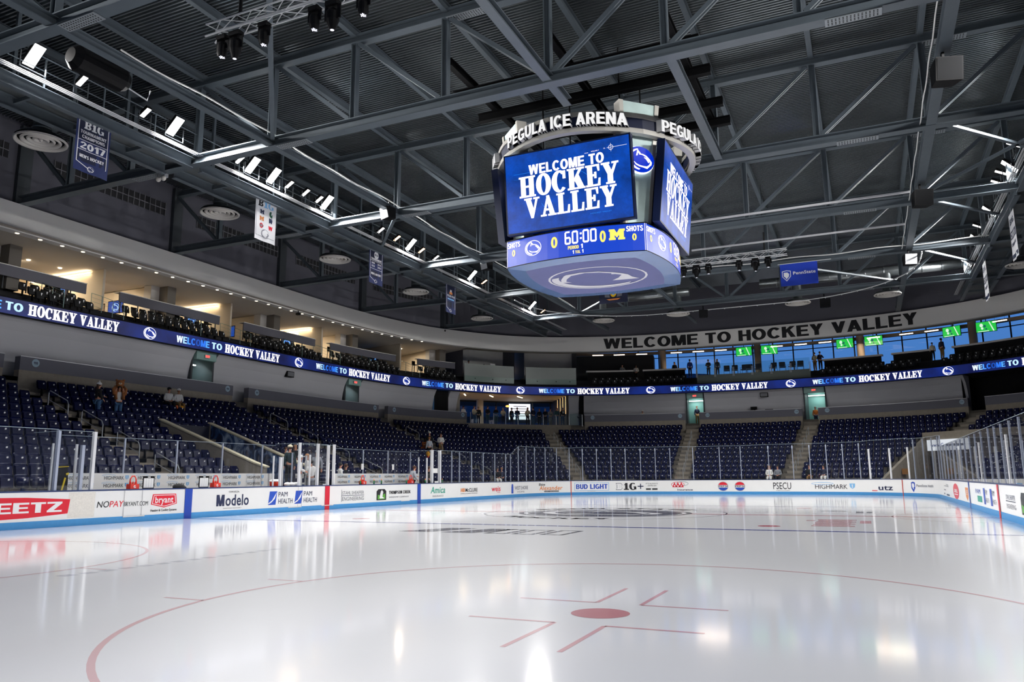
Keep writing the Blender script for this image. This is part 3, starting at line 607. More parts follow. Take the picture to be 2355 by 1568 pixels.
# tall posts and glass closing the bench ends
for x, y, z1, w, lb in ((-13.02, -13.0, 2.85, .085, 'tall grey corner post left of the near bench'), (-13.6, -12.75, 2.5, .05, 'short white gate post inside the near bench end'),
                        (-13.05, -12.15, 2.45, .1, 'thick grey gate post, middle of the near bench gate'), (-13.6, -11.95, 2.5, .06, 'short white gate post beside the tall white one'),
                        (-13.03, -11.78, 2.88, .1, 'tall bright white post at the near bench gate')):
    xpost(x, y, 1.07 if x > -13.2 else .4, z1, w, NG, WP if 'white' in lb else POSTM)
xglass(-13.03, -13.0, -13.03, -11.78, 1.07, 2.88, NG); xglass(-13.03, -11.75, XB, -10.9, 1.2, 2.85, NG)
xglass(-13.03, -13.0, XB, -12.8, .4, 2.85, NG)
k = 0
for x, y, z1, w in ((-13.05, -3.46, 2.3, .05), (-13.05, -3.04, 2.25, .08), (-13.7, -2.35, 2.3, .05), (-13.7, -2.15, 2.3, .05), (-13.05, -1.85, 2.9, .09), (-13.7, -1.55, 2.5, .05), (-14.2, -1.3, 2.6, .05), (-13.05, -1.15, 2.4, .06),
                    (-13.9, -.8, 2.5, .05), (-13.05, -.62, 2.9, .1), (-13.9, -.35, 2.4, .06), (-14.3, -.15, 2.5, .05), (-13.05, .12, 2.85, .1), (-13.8, .25, 2.3, .06), (-13.05, .55, 2.9, .1),
                    (-13.05, 8.9, 2.45, .06), (-13.7, 9.1, 2.5, .05), (-13.05, 9.45, 2.9, .13), (-13.05, 10.32, 2.9, .14)):
    k += 1
    xpost(x, y, 1.07 if x > -13.2 else .4, z1, w, DF1 if y < 2 else DF2, WP if w > .07 or k % 3 else POSTM)
for a in ((-13.05, -1.85, -13.05, -.62), (-13.05, -.62, -13.05, .12), (-13.05, -1.85, XB, -1.75), (-13.05, -.62, XB, -.6), (-13.05, .55, XB, .6), (-13.05, 9.45, XB, 9.5), (-13.05, 9.45, -13.05, 10.32)):
    xglass(*a, 1.1, 2.88, DF1 if a[1] < 2 else DF2)
# sheets of paper taped on the glass
for x, y, z, w, h, lb in ((-14.42, 4.75, 1.95, .22, .3, 'paper sheet taped to the glass left of the far bench'), (-14.42, 7.6, 1.95, .2, .3, 'paper sheet taped to the glass above the middle of the far bench'), (-13.0, 9.75, 1.75, .5, .26, 'wide paper notice on the glass beyond the far bench'),
                          (-13.0, 9.9, 1.12, .42, .1, 'folded paper on the boards beyond the far bench')):
    MB().box((-.004, -w/2, -h/2), (.004, w/2, h/2), mat('paper', 'ececea', .7)).build('paper_sheet', label=lb, cat='paper').location = (x, y, z)
# ================= SEATING BOWL =================
NR = 13
AIS = [-10.1, 4.26, 19.5, 37.6, 51.5, 61.85, 75.0, 93.0]
AIDX = [fidx(s) for s in AIS]
TUN = (-2.1, 0.95)       # y range of the players' tunnel (rows 0-6)
V0, V1 = fidx(72.4), fidx(84.5)   # corner ice entry under rows 0-8
RP = [row_path(k) for k in range(NR)]
def in_tunnel(p, k): return k <= 6 and p[0] < 0 and TUN[0]-.1 < p[1] < TUN[1]+.1
def band(mb, k, da, db, za, zb, m, skip=None, i0=0, i1=None):
    """one ring of tread or riser following row k between radial offsets da..db"""
    pts = row_pts(k); P = np.array(pts); T = np.gradient(P, axis=0); T /= np.linalg.norm(T, axis=1)[:, None]; N = np.stack([-T[:, 1], T[:, 0]], 1)
    A = P+N*da; B = P+N*db; vs = []
    for i in range(len(P)): vs += [(A[i][0], A[i][1], za), (B[i][0], B[i][1], zb)]
    fs = [(2*i, 2*i+2, 2*i+3, 2*i+1) for i in range(len(P)-1) if not (skip and skip(i, P[i]))]
    mb.add(vs, fs, m)
mb = MB()
def dense_band(mb, k, da, db, za, zb, m, skip):
    R = RP[k]; n = int((R.t[-1]-R.t[0]-.4)/.35); u0 = R.t[0]+.2; vs = []; fs = []
    for i in range(n+1):
        u = u0+i*.35; vs += [R.at(u, da, za), R.at(u, db, zb)]
    for i in range(n):
        p = R.at(u0+(i+.5)*.35)
        if not skip(p, k): fs.append((2*i, 2*i+2, 2*i+3, 2*i+1))
    mb.add(vs, fs, m)
VP = [(ipos(V0, k), ipos(V1, k)) for k in range(NR)]
def in_vom(p, k):
    if k > 8 or p[0] < 5: return False
    a, b = VP[k]; return (b[0]-a[0])*(p[1]-a[1])-(b[1]-a[1])*(p[0]-a[0]) > -0.0 and a[0] < p[0] < b[0]+1 and b[1] < p[1] < a[1]
sk = lambda p, k: in_tunnel(p, k) or in_vom(p, k)
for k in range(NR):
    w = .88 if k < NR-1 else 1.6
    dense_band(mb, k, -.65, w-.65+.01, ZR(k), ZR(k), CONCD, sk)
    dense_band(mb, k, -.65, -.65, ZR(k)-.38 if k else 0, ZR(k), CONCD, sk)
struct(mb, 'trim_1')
# aisle steps
for a, (s, ix) in enumerate(zip(AIS, AIDX)):
    m = MB()
    for k in range(NR+2):
        p = ipos(ix, k); i2 = min(ix+.5, len(OPTS)-1.01); q = ipos(i2, k); tx = Vector((q[0]-p[0], q[1]-p[1], 0)).normalized()
        o = Vector((-tx.y, tx.x, 0)); c = Vector((p[0], p[1], 0))
        if in_vom(c, k): continue
        for h in (0, 1):
            d0 = -.65+h*.44-.44; z = ZR(k)-.185+h*.185
            a0 = c+o*(d0+.0); M = Matrix(((tx.x, o.x, 0, a0.x), (tx.y, o.y, 0, a0.y), (0, 0, 1, 0), (0, 0, 0, 1)))
            m.box((-.55, 0, z-.19), (.55, .47, z+.004), CONC, M)
    t = m.build('stair_flight', label=['concrete aisle steps at the far left edge of the left stands', 'concrete aisle steps rising behind the gap between the benches', 'concrete aisle steps left of the far left corner block',
        'concrete aisle steps running down from the glassed lobby', 'concrete aisle steps left of the middle far end block', 'concrete aisle steps right of the middle far end block', 'concrete aisle steps above the far right corner entry', 'concrete aisle steps behind the right boards'][a], cat='steps')
    # handrails: inverted-U rails every two and a half rows, on the aisle centre
    for j, k in enumerate((0.6, 3.2, 5.8, 8.4)):
        pp = []
        for kk in (k, k+1.55):
            q = ipos(ix, kk); pp.append(Vector((q[0], q[1], .75+.37*kk)))
        if in_vom(pp[0], int(k)): continue
        off = (pp[1]-pp[0]).normalized(); side = Vector((off.y, -off.x, 0)).normalized()*.12
        lo, hi = pp[0]-off*.0+side, pp[1]+side; H = .92
        m = MB(); m.tube([lo-Vector((0, 0, .15)), lo+Vector((0, 0, H-.12)), lo+Vector((0, 0, H))+off*.1, hi+Vector((0, 0, H))-off*.08, hi+Vector((0, 0, H-.1)), hi-Vector((0, 0, .15))], .022, RAIL, 6)
        m.tube([lo+Vector((0, 0, H*.55)), hi+Vector((0, 0, H*.55))], .016, RAIL, 6)
        nm = ['far left edge', 'benches gap', 'far left corner', 'lobby', 'left far end', 'right far end', 'far right corner', 'right side'][a]
        m.build('handrail', label='bent steel handrail, %s up the %s aisle steps' % (['lowest', 'second', 'third', 'topmost'][j], nm), cat='handrail')
# ---- seats ----
def seat_proto(z=.0, black=False, parts=True, small=False):
    t = empty('stadium_seat'); m = BLACKSEAT if black else NAVYSEAT
    b = MB(); W = .23; prof = [(.40, .10), (.46, .135), (.62, .165), (.76, .19), (.82, .20)]; rad = [.78, .98, 1, .99, .86]
    vs = []
    for side in (0, 1):
        for (z_, y), r in zip(prof, rad):
            for x in (-1, -.93, -.5, 0, .5, .93, 1):
                zz = z_-(.03 if abs(x) == 1 and z_ > .8 else 0); vs.append((x*W*r, y+side*.03-(.035 if abs(x) == 1 else .02*(abs(x) > .9)), zz))
    n = 7; R = len(prof); fs = []
    for sd in (0, 1):
        o = sd*n*R
        for j in range(R-1):
            for i in range(n-1):
                q = (o+j*n+i, o+j*n+i+1, o+(j+1)*n+i+1, o+(j+1)*n+i); fs.append(q if sd == 0 else q[::-1])
    o = n*R
    for i in range(n-1): fs += [((R-1)*n+i, (R-1)*n+i+1, o+(R-1)*n+i+1, o+(R-1)*n+i), (i+1, i, o+i, o+i+1)]
    for j in range(R-1):
        for i in (0, n-1): fs.append((j*n+i, (j+1)*n+i, o+(j+1)*n+i, o+j*n+i))
    b.add(vs, fs, m)
    p = MB(); M = Matrix.Translation((0, -.0, .42)) @ Matrix.Rotation(radians(-72), 4, 'X') @ Matrix.Translation((0, -.2, 0))
    pv = [(-.2, -.19, -.02), (.2, -.19, -.02), (.215, .17, -.02), (-.215, .17, -.02), (-.19, -.17, .035), (.19, -.17, .035), (.2, .15, .035), (-.2, .15, .035)]
    M = Matrix.Translation((0, .05, .40)) @ Matrix.Rotation(radians(78), 4, 'X')
    pv = [(x, y+.17, z_) for x, y, z_ in pv]
    p.add([M @ Vector(v) for v in pv], [(0, 3, 2, 1), (4, 5, 6, 7), (0, 1, 5, 4), (1, 2, 6, 5), (2, 3, 7, 6), (3, 0, 4, 7)], m)
    l = MB(); l.box((-.03, .02, 0.0), (.03, .10, .44), BLACKM); l.box((-.1, -.06, 0), (.1, .12, .02), BLACKM)
    tg = MB()
    if black: tg.add([(-.04, -.045, .68), (.04, -.045, .68), (.014, -.03, .56), (-.014, -.03, .56)], [(0, 1, 2, 3)], SEATTAG)
    else: tg.add([(x*.034, -.028 + (z_-.66)*-.2, z_) for x, z_ in ((-1, .635), (-.8, .62), (.8, .62), (1, .635), (1, .668), (.8, .68), (-.8, .68), (-1, .668))], [tuple(range(8))], SEATTAG)
    return t, b, p, l, tg
def local_seat(t, b, p, l, tg, smooth=True):
    b.build('backrest', t, smooth=True); q = p.build('seat_pan', t); tg.build('number_tag', q, label='white number tag'); l.build('pedestal', t)
def seat_arrays(*mbs):
    V = []; F = []; Mi = []; n = 0
    for j, mb_ in enumerate(mbs):
        V += mb_.v; F += [tuple(i+n for i in f) for f in mb_.f]; Mi += [j]*len(mb_.f); n = len(V)
    return np.array(V), F, Mi
SEC = ['first block from the left edge', 'block behind the near bench', 'block behind the far bench', 'far left corner block', 'block right of the lobby steps', 'middle far end block', 'right far end block', 'right side block']
ORD = ['front', 'second', 'third', 'fourth', 'fifth', 'sixth', 'seventh', 'eighth', 'ninth', 'tenth', 'eleventh', 'twelfth', 'top']
seats = []
for k in range(NR):
    R = RP[k]; marks = []
    for ix in AIDX:
        p = ipos(ix, k); marks.append(R.t[np.argmin(np.hypot(R.P[:, 0]-p[0], R.P[:, 1]-p[1]))])
    lob0 = R.t[np.argmin(np.hypot(*(R.P-ipos(fidx(29.2), k)).T))]; lob1 = R.t[np.argmin(np.hypot(*(R.P-ipos(fidx(41.5), k)).T))]
    edges = [R.t[0]+14]+marks+[R.t[-1]-14]
    for bi in range(len(edges)-1):
        a = edges[bi]+(.62 if bi else 0); b = edges[bi+1]-(.62 if bi < len(edges)-2 else 0); n = int((b-a)/.51)
        for i in range(n):
            u = a+(b-a-n*.51)/2+(i+.5)*.51; p = R.at(u, 0, ZR(k))
            if p.x < 0 and p.y < -20 or p.x > 0 and p.y < -3: continue
            if sk(p, k): continue
            if k == NR-1 and lob0 < u < lob1: continue
            if k == 0 and p.x < 0 and -13.2 < p.y < 10.6: pass
            seats.append((p.x, p.y, p.z, R.ang(u), k, bi, (p-camo.location).length))
def seat_seen(q):
    v = _r2.dot(Vector(q[:3])-camo.location)/max(.1, _f.dot(Vector(q[:3])-camo.location))
    hidden = q[4] == 0 and q[0] < 0 and q[1] < 10.5 and q[1] > -13
    return abs(v) < .67 and not hidden
seats.sort(key=lambda q: q[6]-(1000 if seat_seen(q) and q[0] < 8 else 0))
near, rest = seats[:300], seats[300:]
t0, sb, sp_, sl, st = seat_proto(); local_seat(t0, sb, sp_, sl, st)
for i, (x, y, z, an, k, bi, d) in enumerate(near):
    o = t0 if i == 0 else copy_tree(t0)
    o.location = (x, y, z); o.rotation_euler = (0, 0, an)
    o['label'] = 'navy folding seat with white tag, %s row, %s' % (ORD[k], SEC[bi]); o['category'] = 'seat'; o['group'] = 'navy seats, %s row, %s' % (ORD[k], SEC[bi])
def scatter(lst, arr, mats, name, label, cat):
    V, F, Mi = arr; Fl = np.array([len(f) for f in F]); flat = np.concatenate([np.array(f) for f in F]); n = len(V); k = len(lst)
    VV = np.empty((k, n, 3)); 
    for i, q in enumerate(lst):
        c, s_ = cos(q[3]), sin(q[3]); VV[i, :, 0] = V[:, 0]*c-V[:, 1]*s_+q[0]; VV[i, :, 1] = V[:, 0]*s_+V[:, 1]*c+q[1]; VV[i, :, 2] = V[:, 2]+q[2]
    me = bpy.data.meshes.new(name); me.vertices.add(k*n); me.vertices.foreach_set('co', VV.ravel())
    loops = (flat[None, :]+np.arange(k)[:, None]*n).ravel(); me.loops.add(len(loops)); me.loops.foreach_set('vertex_index', loops.astype(np.int32))
    L = np.tile(Fl, k); st_ = np.concatenate([[0], np.cumsum(L)[:-1]]); me.polygons.add(len(L)); me.polygons.foreach_set('loop_start', st_.astype(np.int32)); me.polygons.foreach_set('loop_total', L.astype(np.int32))
    me.polygons.foreach_set('material_index', np.tile(np.array(Mi, dtype=np.int32), k))
    for m in mats: me.materials.append(m)
    me.update(calc_edges=True); me.validate(); o = bpy.data.objects.new(name, me); COL.objects.link(o)
    return meta(o, label, cat, kind='stuff')
scatter(rest, seat_arrays(sb, sp_, sl, st), [NAVYSEAT, NAVYSEAT, BLACKM, SEATTAG], 'stadium_seats', 'hundreds of navy folding seats in the farther rows of the stands', 'seats')

# ================= PARAPETS, CONCOURSE, BULKHEAD WALL =================
ZC = 6.12
pr = [((-24, -10.6), None), ((-9.85, 3.6), '110'), ((4.95, 18.95), '111'), ((20.1, 29.3), '112'), ((41.4, 50.85), '113'), ((52.15, 61.15), '114'), ((62.5, 74.3), '115'), ((75.6, 95), None)]
for i, ((a, b), num) in enumerate(pr):
    t = empty('parapet_wall', (0, 0, 0), 0, ['grey parapet above the seats at the far left edge', 'grey parapet above the seats, numbered badges, behind the near bench', 'grey parapet above the seats behind the far bench', 'grey parapet above the far left corner seats', 'grey parapet right of the glassed lobby',
              'grey parapet above the middle far end seats', 'grey parapet above the right far end seats', 'grey parapet above the far right corner seats'][i], 'wall')
    loft(m := MB(), PO, a, b, [(-.35, ZR(12)), (-.35, 6.45), (.0, 6.45), (0, ZR(12))], CONC, .6, True); m.build('concrete_base', t, label='bare concrete base')
    loft(m := MB(), PO, a, b, [(-.37, 6.45), (-.37, 7.08), (.02, 7.08), (.02, 6.45)], GREYP, .6, True); m.build('painted_panel', t)
    loft(m := MB(), PO, a, b, [(-.39, 7.08), (-.39, 7.11), (.04, 7.11), (.04, 7.08)], ALU, .6, True); m.build('coping', t)
    if num:
        for u in (a+.75, b-.45):
            A = Art(); A.oval(0, 0, .19, .19, mat('badge_blue_grey', '9db6c6', .5), 1); A.text(num, 0, -.06, .12, bl['N'], bold=.01, lay=2, align='c'); A.build('section_badge', on_path(PO, u, 6.84, -.372, .004), t, label='pale round badge with a number')
loft(m := MB(), PO, SL_O[0], SL_O[1], [(-.3, ZC-.2), (-.3, ZC), (9, ZC)], CONCD, .8); loft(m, PO, SL_O[0], SL_O[1], [(-.3, ZR(12)), (-.3, ZC)], CONCD, .8); struct(m, 'trim_2')
WPROF = [(.22, 9.0), (.4, 8.8), (.62, 8.4), (.78, 7.8), (.88, 7.1), (.95, ZC)]
for i, (a, b) in enumerate(((-28, 1.1), (2.9, 16.0), (17.7, 26.4), (27.95, 29.0), (40.0, 41.0), (41.46, 50.9), (52.6, 61.2), (63.1, 73.8))):
    loft(m := MB(), PO, a, b, WPROF, GREYW, .5)
    e = [PO.at(b, d, z) for d, z in WPROF]+[PO.at(b, 1.2, ZC), PO.at(b, 1.2, 9)]; m.add(e, [tuple(range(len(e)))], GREYW)
    e = [PO.at(a, d, z) for d, z in WPROF]+[PO.at(a, 1.2, ZC), PO.at(a, 1.2, 9)]; m.add(e, [tuple(range(len(e)))], GREYW); struct(m, 'wall_%s' % ['left', 'left_middle', 'left_far', 'corner', 'lobby', 'far', 'far_middle', 'far_right'][i])
loft(m := MB(), PO, 73.6, 100, [(.3, 9), (2.6, 8.9), (2.6, ZC)], BLACKC, .8); m.add([PO.at(73.6, .4, ZC), PO.at(73.6, 9, ZC), PO.at(73.6, 9, 9), PO.at(73.6, .4, 9)], [(0, 1, 2, 3)], BLACKC); meta(m.build('black_drape'), 'black drape filling the opening above the far right corner', 'curtain')
for i, (a, b) in enumerate(((26.4, 27.95), (41.0, 41.46))):
    m = MB(); vs = []; n = 24
    for j in range(n+1):
        u = a+(b-a)*j/n; d = .6+.07*sin(j*2.1); vs += [PO.at(u, d, ZC), PO.at(u, d, 9.0)]
    m.add(vs, [(2*j, 2*j+2, 2*j+3, 2*j+1) for j in range(n)], BLACKC).build('black_curtain', label=['black curtain hanging left of the glassed lobby', 'black curtain hanging right of the glassed lobby'][i], cat='curtain', smooth=True)
TEALW = mat('teal_wall', '5c8580', .6); TEALH = mat('teal_header', '8fb0aa', .6); EXITR = led('exit_red', (1, .05, .04), 3.0); LW = led('cool_strip', (.9, 1, .95), 4.0)
for i, (a, b) in enumerate(((1.1, 2.9), (16.0, 17.7), (50.9, 52.6), (61.2, 63.1))):
    t = empty('door_%d' % (i+1)); t['kind'] = 'structure'
    m = MB(); J = .12
    for u0, u1 in ((a, a+J), (b-J, b)):
        vs = [PO.at(u, d, z) for u in (u0, u1) for d in (.6, 2.4) for z in (ZC, 9)]; m.add(vs, [(0, 1, 3, 2), (4, 6, 7, 5), (0, 4, 5, 1), (2, 3, 7, 6)], STEELD)
    m.build('door_jamb', t)
    vs = [PO.at(u, d, z) for u in (a+J, b-J) for d in (.32, .6) for z in (8.5, 9)]; MB().add(vs, [(0, 1, 3, 2), (4, 6, 7, 5), (0, 4, 5, 1), (2, 3, 7, 6), (0, 2, 6, 4)], TEALH).build('header', t)
    vs = [PO.at(u, d, z) for u in (a, b) for d, z in ((2.3, ZC), (2.3, 9.2))]; MB().add(vs, [(0, 2, 3, 1)], TEALW).build('inner_wall', t)
    c = (a+b)/2; q = (PO.at(c, .30, 8.72)); ex = MB(); vs = [PO.at(c+x, d, z) for x in (-.2, .2) for d in (.24, .31) for z in (8.62, 8.82)]
    ex.add(vs, [(0, 1, 3, 2), (4, 6, 7, 5), (1, 5, 7, 3), (0, 4, 5, 1), (0, 2, 6, 4)], mat('sign_case', 'b9c4c1', .5)); s_ = ex.build('exit_sign', label='small exit sign over the doorway %s' % ['behind the near bench', 'behind the far bench', 'left of the middle far end block', 'right of the middle far end block'][i], cat='sign')
    A = Art(); A.text('EXIT', -.16, -.06, .13, EXITR, .32, .03); A.build('lettering', on_path(PO, c, 8.72, .238, .002), s_)
    m = MB(); vs = [PO.at(u, d, 8.42-(u-a)*.0) for u in (a+.2, b-.2) for d in (1.9, 2.0)]; vs += [v-Vector((0, 0, .07)) for v in vs]
    m.add(vs, [(0, 1, 3, 2), (4, 6, 7, 5), (0, 2, 6, 4), (1, 5, 7, 3)], LW).build('strip_light', label='thin white strip light inside the doorway %s' % ['behind the near bench', 'behind the far bench', 'left of the middle far end block', 'right of the middle far end block'][i], cat='light')
    pl = PO.at(c, 1.3, 8.4); add_area('corridor_lamp', pl, PO.at(c, 2.3, 6.9), .6, 34, None, (.85, 1, .97))
# cameras and small fittings under the ribbon
k = 0
for s in (-6.2, 0.3, 6.3, 14.3, 21.9, 46.5, 58.4, 68):
    q = PO.at(s, .8, 8.72); m = MB(); m.ell((0, 0, -.08), (.13, .13, .1), mat('dome', '8d9095', .2), 10, 6).lathe([(.0, .06), (.16, .06), (.16, 0), (.1, -.02)], ALU, 12)
    t = m.build('dome_fitting', label='small dome fitting under the ribbon screen, number %s from the left' % ['one', 'two', 'three', 'four', 'five', 'six', 'seven', 'eight'][k], cat='camera'); t.location = q; k += 1
for s, lb in ((9.7, 'black loudspeaker box under the ribbon screen left of the second doorway'), (57.9, 'pair of round speakers under the ribbon above the middle far end wall')):
    t = empty('loudspeaker', PO.at(s, .55, 8.55), PO.ang(s), lb, 'speaker'); MB().box((-.35, -.2, -.2), (.35, .25, .2), BLACKM).build('cabinet', t)
    MB().box((-.3, -.21, -.15), (.3, -.2, .15), mat('speaker_grille', '77797e', .6)).build('grille', t); MB().box((-.4, 0, .2), (.4, .06, .42), BLACKM).build('bracket', t)

# ================= LOBBY =================
S0, S1 = 29.0, 40.0
fl = MB(); loft(fl, PO, S0, S1, [(-.55, ZR(12)), (-.55, ZC+.02), (9.5, ZC+.02)], CONC, .6); struct(fl, 'trim_3')
c = MB(); loft(c, PO, S0-.5, S1+.5, [(.3, 8.99), (9.5, 9.25)], mat('lobby_ceiling', 'e3cfae', .6), .8); struct(c, 'ceiling_lobby')
m = MB(); vs = [PO.at(S0, .3, ZC), PO.at(S0, .3, 9), PO.at(S0, 9.5, ZC), PO.at(S0, 9.5, 9.3)]; m.add(vs, [(0, 1, 3, 2)], CREAM); struct(m, 'wall_lobby_left')
WOODS = mat('dark_slatted_wood', '3a2c22', .6); BEIGE = mat('beige_panel', 'b9a488', .6)
m = MB()
for j in range(26):
    d = .6+j*.34; vs = [PO.at(S1-.0, d+x, z) for x in (0, .22) for z in (ZC, 9.2)]+[PO.at(S1-.12, d+x, z) for x in (0, .22) for z in (ZC, 9.2)]
    m.add(vs, [(0, 1, 3, 2), (4, 6, 7, 5), (0, 4, 5, 1), (2, 3, 7, 6)], WOODS)
m.add([PO.at(S1+.02, .5, ZC), PO.at(S1+.02, .5, 9.2), PO.at(S1+.02, 9.6, ZC), PO.at(S1+.02, 9.6, 9.2)], [(0, 1, 3, 2)], BEIGE); struct(m, 'wall_lobby_right')
WARM = led('warm_light', (1, .62, .25), 5.0); WARMW = led('warm_white_light', (1, .72, .42), 6.0)
for j, d in enumerate((1.2, 2.6, 4.0, 5.6)):
    vs = [PO.at(S1-.14, d+x, z) for x in (0, .06) for z in (ZC+1.2, 9.1)]; MB().add(vs, [(0, 1, 3, 2), (0, 2, 3, 1)], WARM).build('wall_strip_light', label='%s vertical warm strip light on the slatted lobby wall' % ['nearest', 'second nearest', 'third nearest', 'farthest'][j], cat='light')
for j, s in enumerate((30.4, 33.0, 35.7)):
    q = PO.at(s, 1.6, 8.93); t = empty('pendant_light', q, PO.ang(s)+.9, '%s of the three slanted warm lights on the lobby ceiling' % ['leftmost', 'middle', 'rightmost'][j], 'light')
    MB().box((-.7, -.05, -.05), (.7, .05, 0), WARMW).build('tube', t); MB().box((-.72, -.06, 0), (.72, .06, .03), ALU).build('housing', t)
for s in (31.5, 35, 38.3): add_area('lobby_lamp', PO.at(s, 5, 8.9), PO.at(s, 5, 6), 2.0, 40, None, (1, .78, .5))
# lobby window wall
FRAME = mat('dark_window_frame', '1a1c20', .5)
m = MB(); n = 0
for s in np.arange(S0, S1+2, 1.35): m.bar(PO.at(s, 9.3, ZC), PO.at(s, 9.3, 9.3), .1, .14, FRAME)
loft(m, PO, S0-1, S1+1, [(9.2, 9.1), (9.4, 9.1), (9.4, 9.3), (9.2, 9.3)], FRAME, 1, True); loft(m, PO, S0-1, S1+1, [(9.2, ZC), (9.4, ZC), (9.4, ZC+.12), (9.2, ZC+.12)], FRAME, 1, True)
loft(m, PO, S0-1, S1+1, [(9.3, ZC), (9.3, 9.2)], WGL, 1); struct(m, 'window_1')
m = MB(); loft(m, PO, 36.6, 38.2, [(8.7, 7.3), (8.7, 8.95)], led('backlit_white_board', (.85, .88, .95), 1.2), .6)
t = m.build('notice_screen', label='large white backlit notice with grey text lines behind the lobby crowd', cat='screen')
A = Art()
for i, (x, w_) in enumerate(((.35, .95), (.25, 1.05), (.4, .8), (.15, 1.25), (.3, .9))): A.rect(x, 1.35-i*.25, x+w_, 1.41-i*.25, bl['G'], 2)
A.build('text_lines', on_path(PO, 36.6, 7.3, 8.69, .004), t)
m = MB(); m.lathe([(.36, 0), (.36, 3.2)], mat('pale_column', 'cfc3ba', .6), 16); t = struct(m, 'trim_4'); t.location = PO.at(34.2, 8.0, ZC)
# bridge-like dark structure seen through the lobby windows
m = MB(); loft(m, PO, 33, 42, [(16, 7.5), (16, 8.1), (17, 8.1), (17, 7.5)], mat('outside_dark', '26323f', .8), 2, True)
for s in np.arange(33.2, 42, 1.0): m.bar(PO.at(s, 16, 6), PO.at(s, 16, 7.6), .12, .12, FRAME)
loft(m, PO, 32, 43, [(15.8, 9.3), (15.8, 9.9)], mat('outside_dark', '26323f', .8), 2); meta(m.build('outside_canopy'), 'dark canopy structure outside, seen through the lobby windows', 'canopy')
# front guard of the lobby
lg = empty('lobby_guard', (0, 0, 0), 0, 'glass guard with slim steel posts before the lobby crowd', 'guard rail')
for i, s in enumerate(np.arange(29.6, 41.2, 1.28)):
    t = MB().box((-.03, -.03, 0), (.03, .03, 1.1), RAIL).build('guard_post', lg); t.location = PO.at(s, -.5, ZC-.1); t.rotation_euler = (0, 0, PO.ang(s))
    if i < 9:
        vs = [PO.at(s+x, -.5, z) for x in (.05, 1.23) for z in (ZC, ZC+1.05)]; MB().add(vs, [(0, 2, 3, 1)], TEALG).build('guard_glass', lg)
# ================= PLAYERS' TUNNEL (left side) =================
t = empty('players_tunnel', (0, 0, 0), 0, "concrete walled players' tunnel cut through the left stands", 'tunnel')
for y, nm in ((TUN[0], 'side_wall'), (TUN[1]-.0, 'side_wall')):
    m = MB(); y0, y1 = y-.1, y+.12; prof = [(-14.7, 0), (-14.7, 1.85), (-15.3, 2.05), (-21.1, 4.16), (-21.1, 0)]
    m.add([(x, y0, z) for x, z in prof]+[(x, y1, z) for x, z in prof], [(0, 1, 2, 3, 4), (9, 8, 7, 6, 5)]+[(i, i+5, (i+1) % 5+5, (i+1) % 5) for i in range(5)], CONC)
    w_ = m.build(nm, t); m = MB(); m.bar((-14.6, y+.01, 1.88), (-15.3, y+.01, 2.09), .3, .06, mat('pale_coping', 'c9c2a8', .6)); m.bar((-15.3, y+.01, 2.09), (-21.2, y+.01, 4.2), .3, .06, mat('pale_coping', 'c9c2a8', .6)); m.build('coping', w_)
MB().box((-21.3, TUN[0], 0), (-21.1, TUN[1], 4.0), mat('tunnel_navy', '10162c', .6)).build('back_wall', t)
A = Art(); A.text('WE', .3, 0, .36, bl['W'], .9, .04); A.text('ARE', 1.35, 0, .36, bl['W'], 1.1, .04)
A.build('lettering', lambda u, v, lay: Vector((-21.09+.003*lay, TUN[0]+.2+u, 3.0+v)), t)
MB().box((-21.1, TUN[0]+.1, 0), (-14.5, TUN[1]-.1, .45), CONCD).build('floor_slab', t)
# printed mural of blotchy player shapes on the inner face of the far tunnel wall
MUR = bpy.data.materials.new('tunnel_mural'); MUR.use_nodes = True; nt = MUR.node_tree; b = nt.nodes['Principled BSDF']; tcn = nt.nodes.new('ShaderNodeTexCoord')
mp = nt.nodes.new('ShaderNodeMapping'); mp.inputs['Scale'].default_value = (1.5, 1, 1.1); nz = nt.nodes.new('ShaderNodeTexNoise'); nz.inputs['Scale'].default_value = 1.5; nz.inputs['Detail'].default_value = 5; nz.inputs['Distortion'].default_value = 1.2
cr = nt.nodes.new('ShaderNodeValToRGB'); cr.color_ramp.elements[0].position = .42; cr.color_ramp.elements[0].color = (.008, .015, .05, 1); cr.color_ramp.elements[1].position = .66; cr.color_ramp.elements[1].color = (.35, .45, .6, 1)
e = cr.color_ramp.elements.new(.52); e.color = (.03, .08, .22, 1)
for a_, b_ in ((tcn.outputs['Object'], mp.inputs[0]), (mp.outputs[0], nz.inputs[0]), (nz.outputs[0], cr.inputs[0]), (cr.outputs[0], b.inputs['Base Color'])): nt.links.new(a_, b_)
y = TUN[1]-.105; MB().add([(-14.75, y, .5), (-14.75, y, 1.8), (-15.3, y, 2.0), (-21.0, y, 4.08), (-21.0, y, .5)], [(0, 1, 2, 3, 4)], MUR).build('wall_mural', t, label='printed mural of hockey players in blue and white')
A = Art(); A.oval(0, 0, .25, .25, bl['W'], 1); A.oval(0, 0, .2, .17, bl['N'], 2); A.build('badge', lambda u, v, lay: Vector((-15.0+u, y-.004*lay, 1.35+v)), t)
for j, (x, y) in enumerate(((-14.55, TUN[0]), (-14.55, TUN[1]))): pass
rg = empty('rail_gate', (-14.5, TUN[1]+.15, .4), 0, 'steel rail gate with many thin bars beside the tunnel mouth', 'gate'); m = MB()
for i in range(9): m.tube([(0, 0, .15+i*.17), (0, 1.0, .15+i*.17)], .012, RAIL, 6)
m.build('bars', rg); m = MB(); [m.tube([(0, yy, 0), (0, yy, 1.65)], .03, mat('pale_coping', 'c9c2a8', .6), 6) for yy in (0, 1.0)]; m.build('posts', rg)
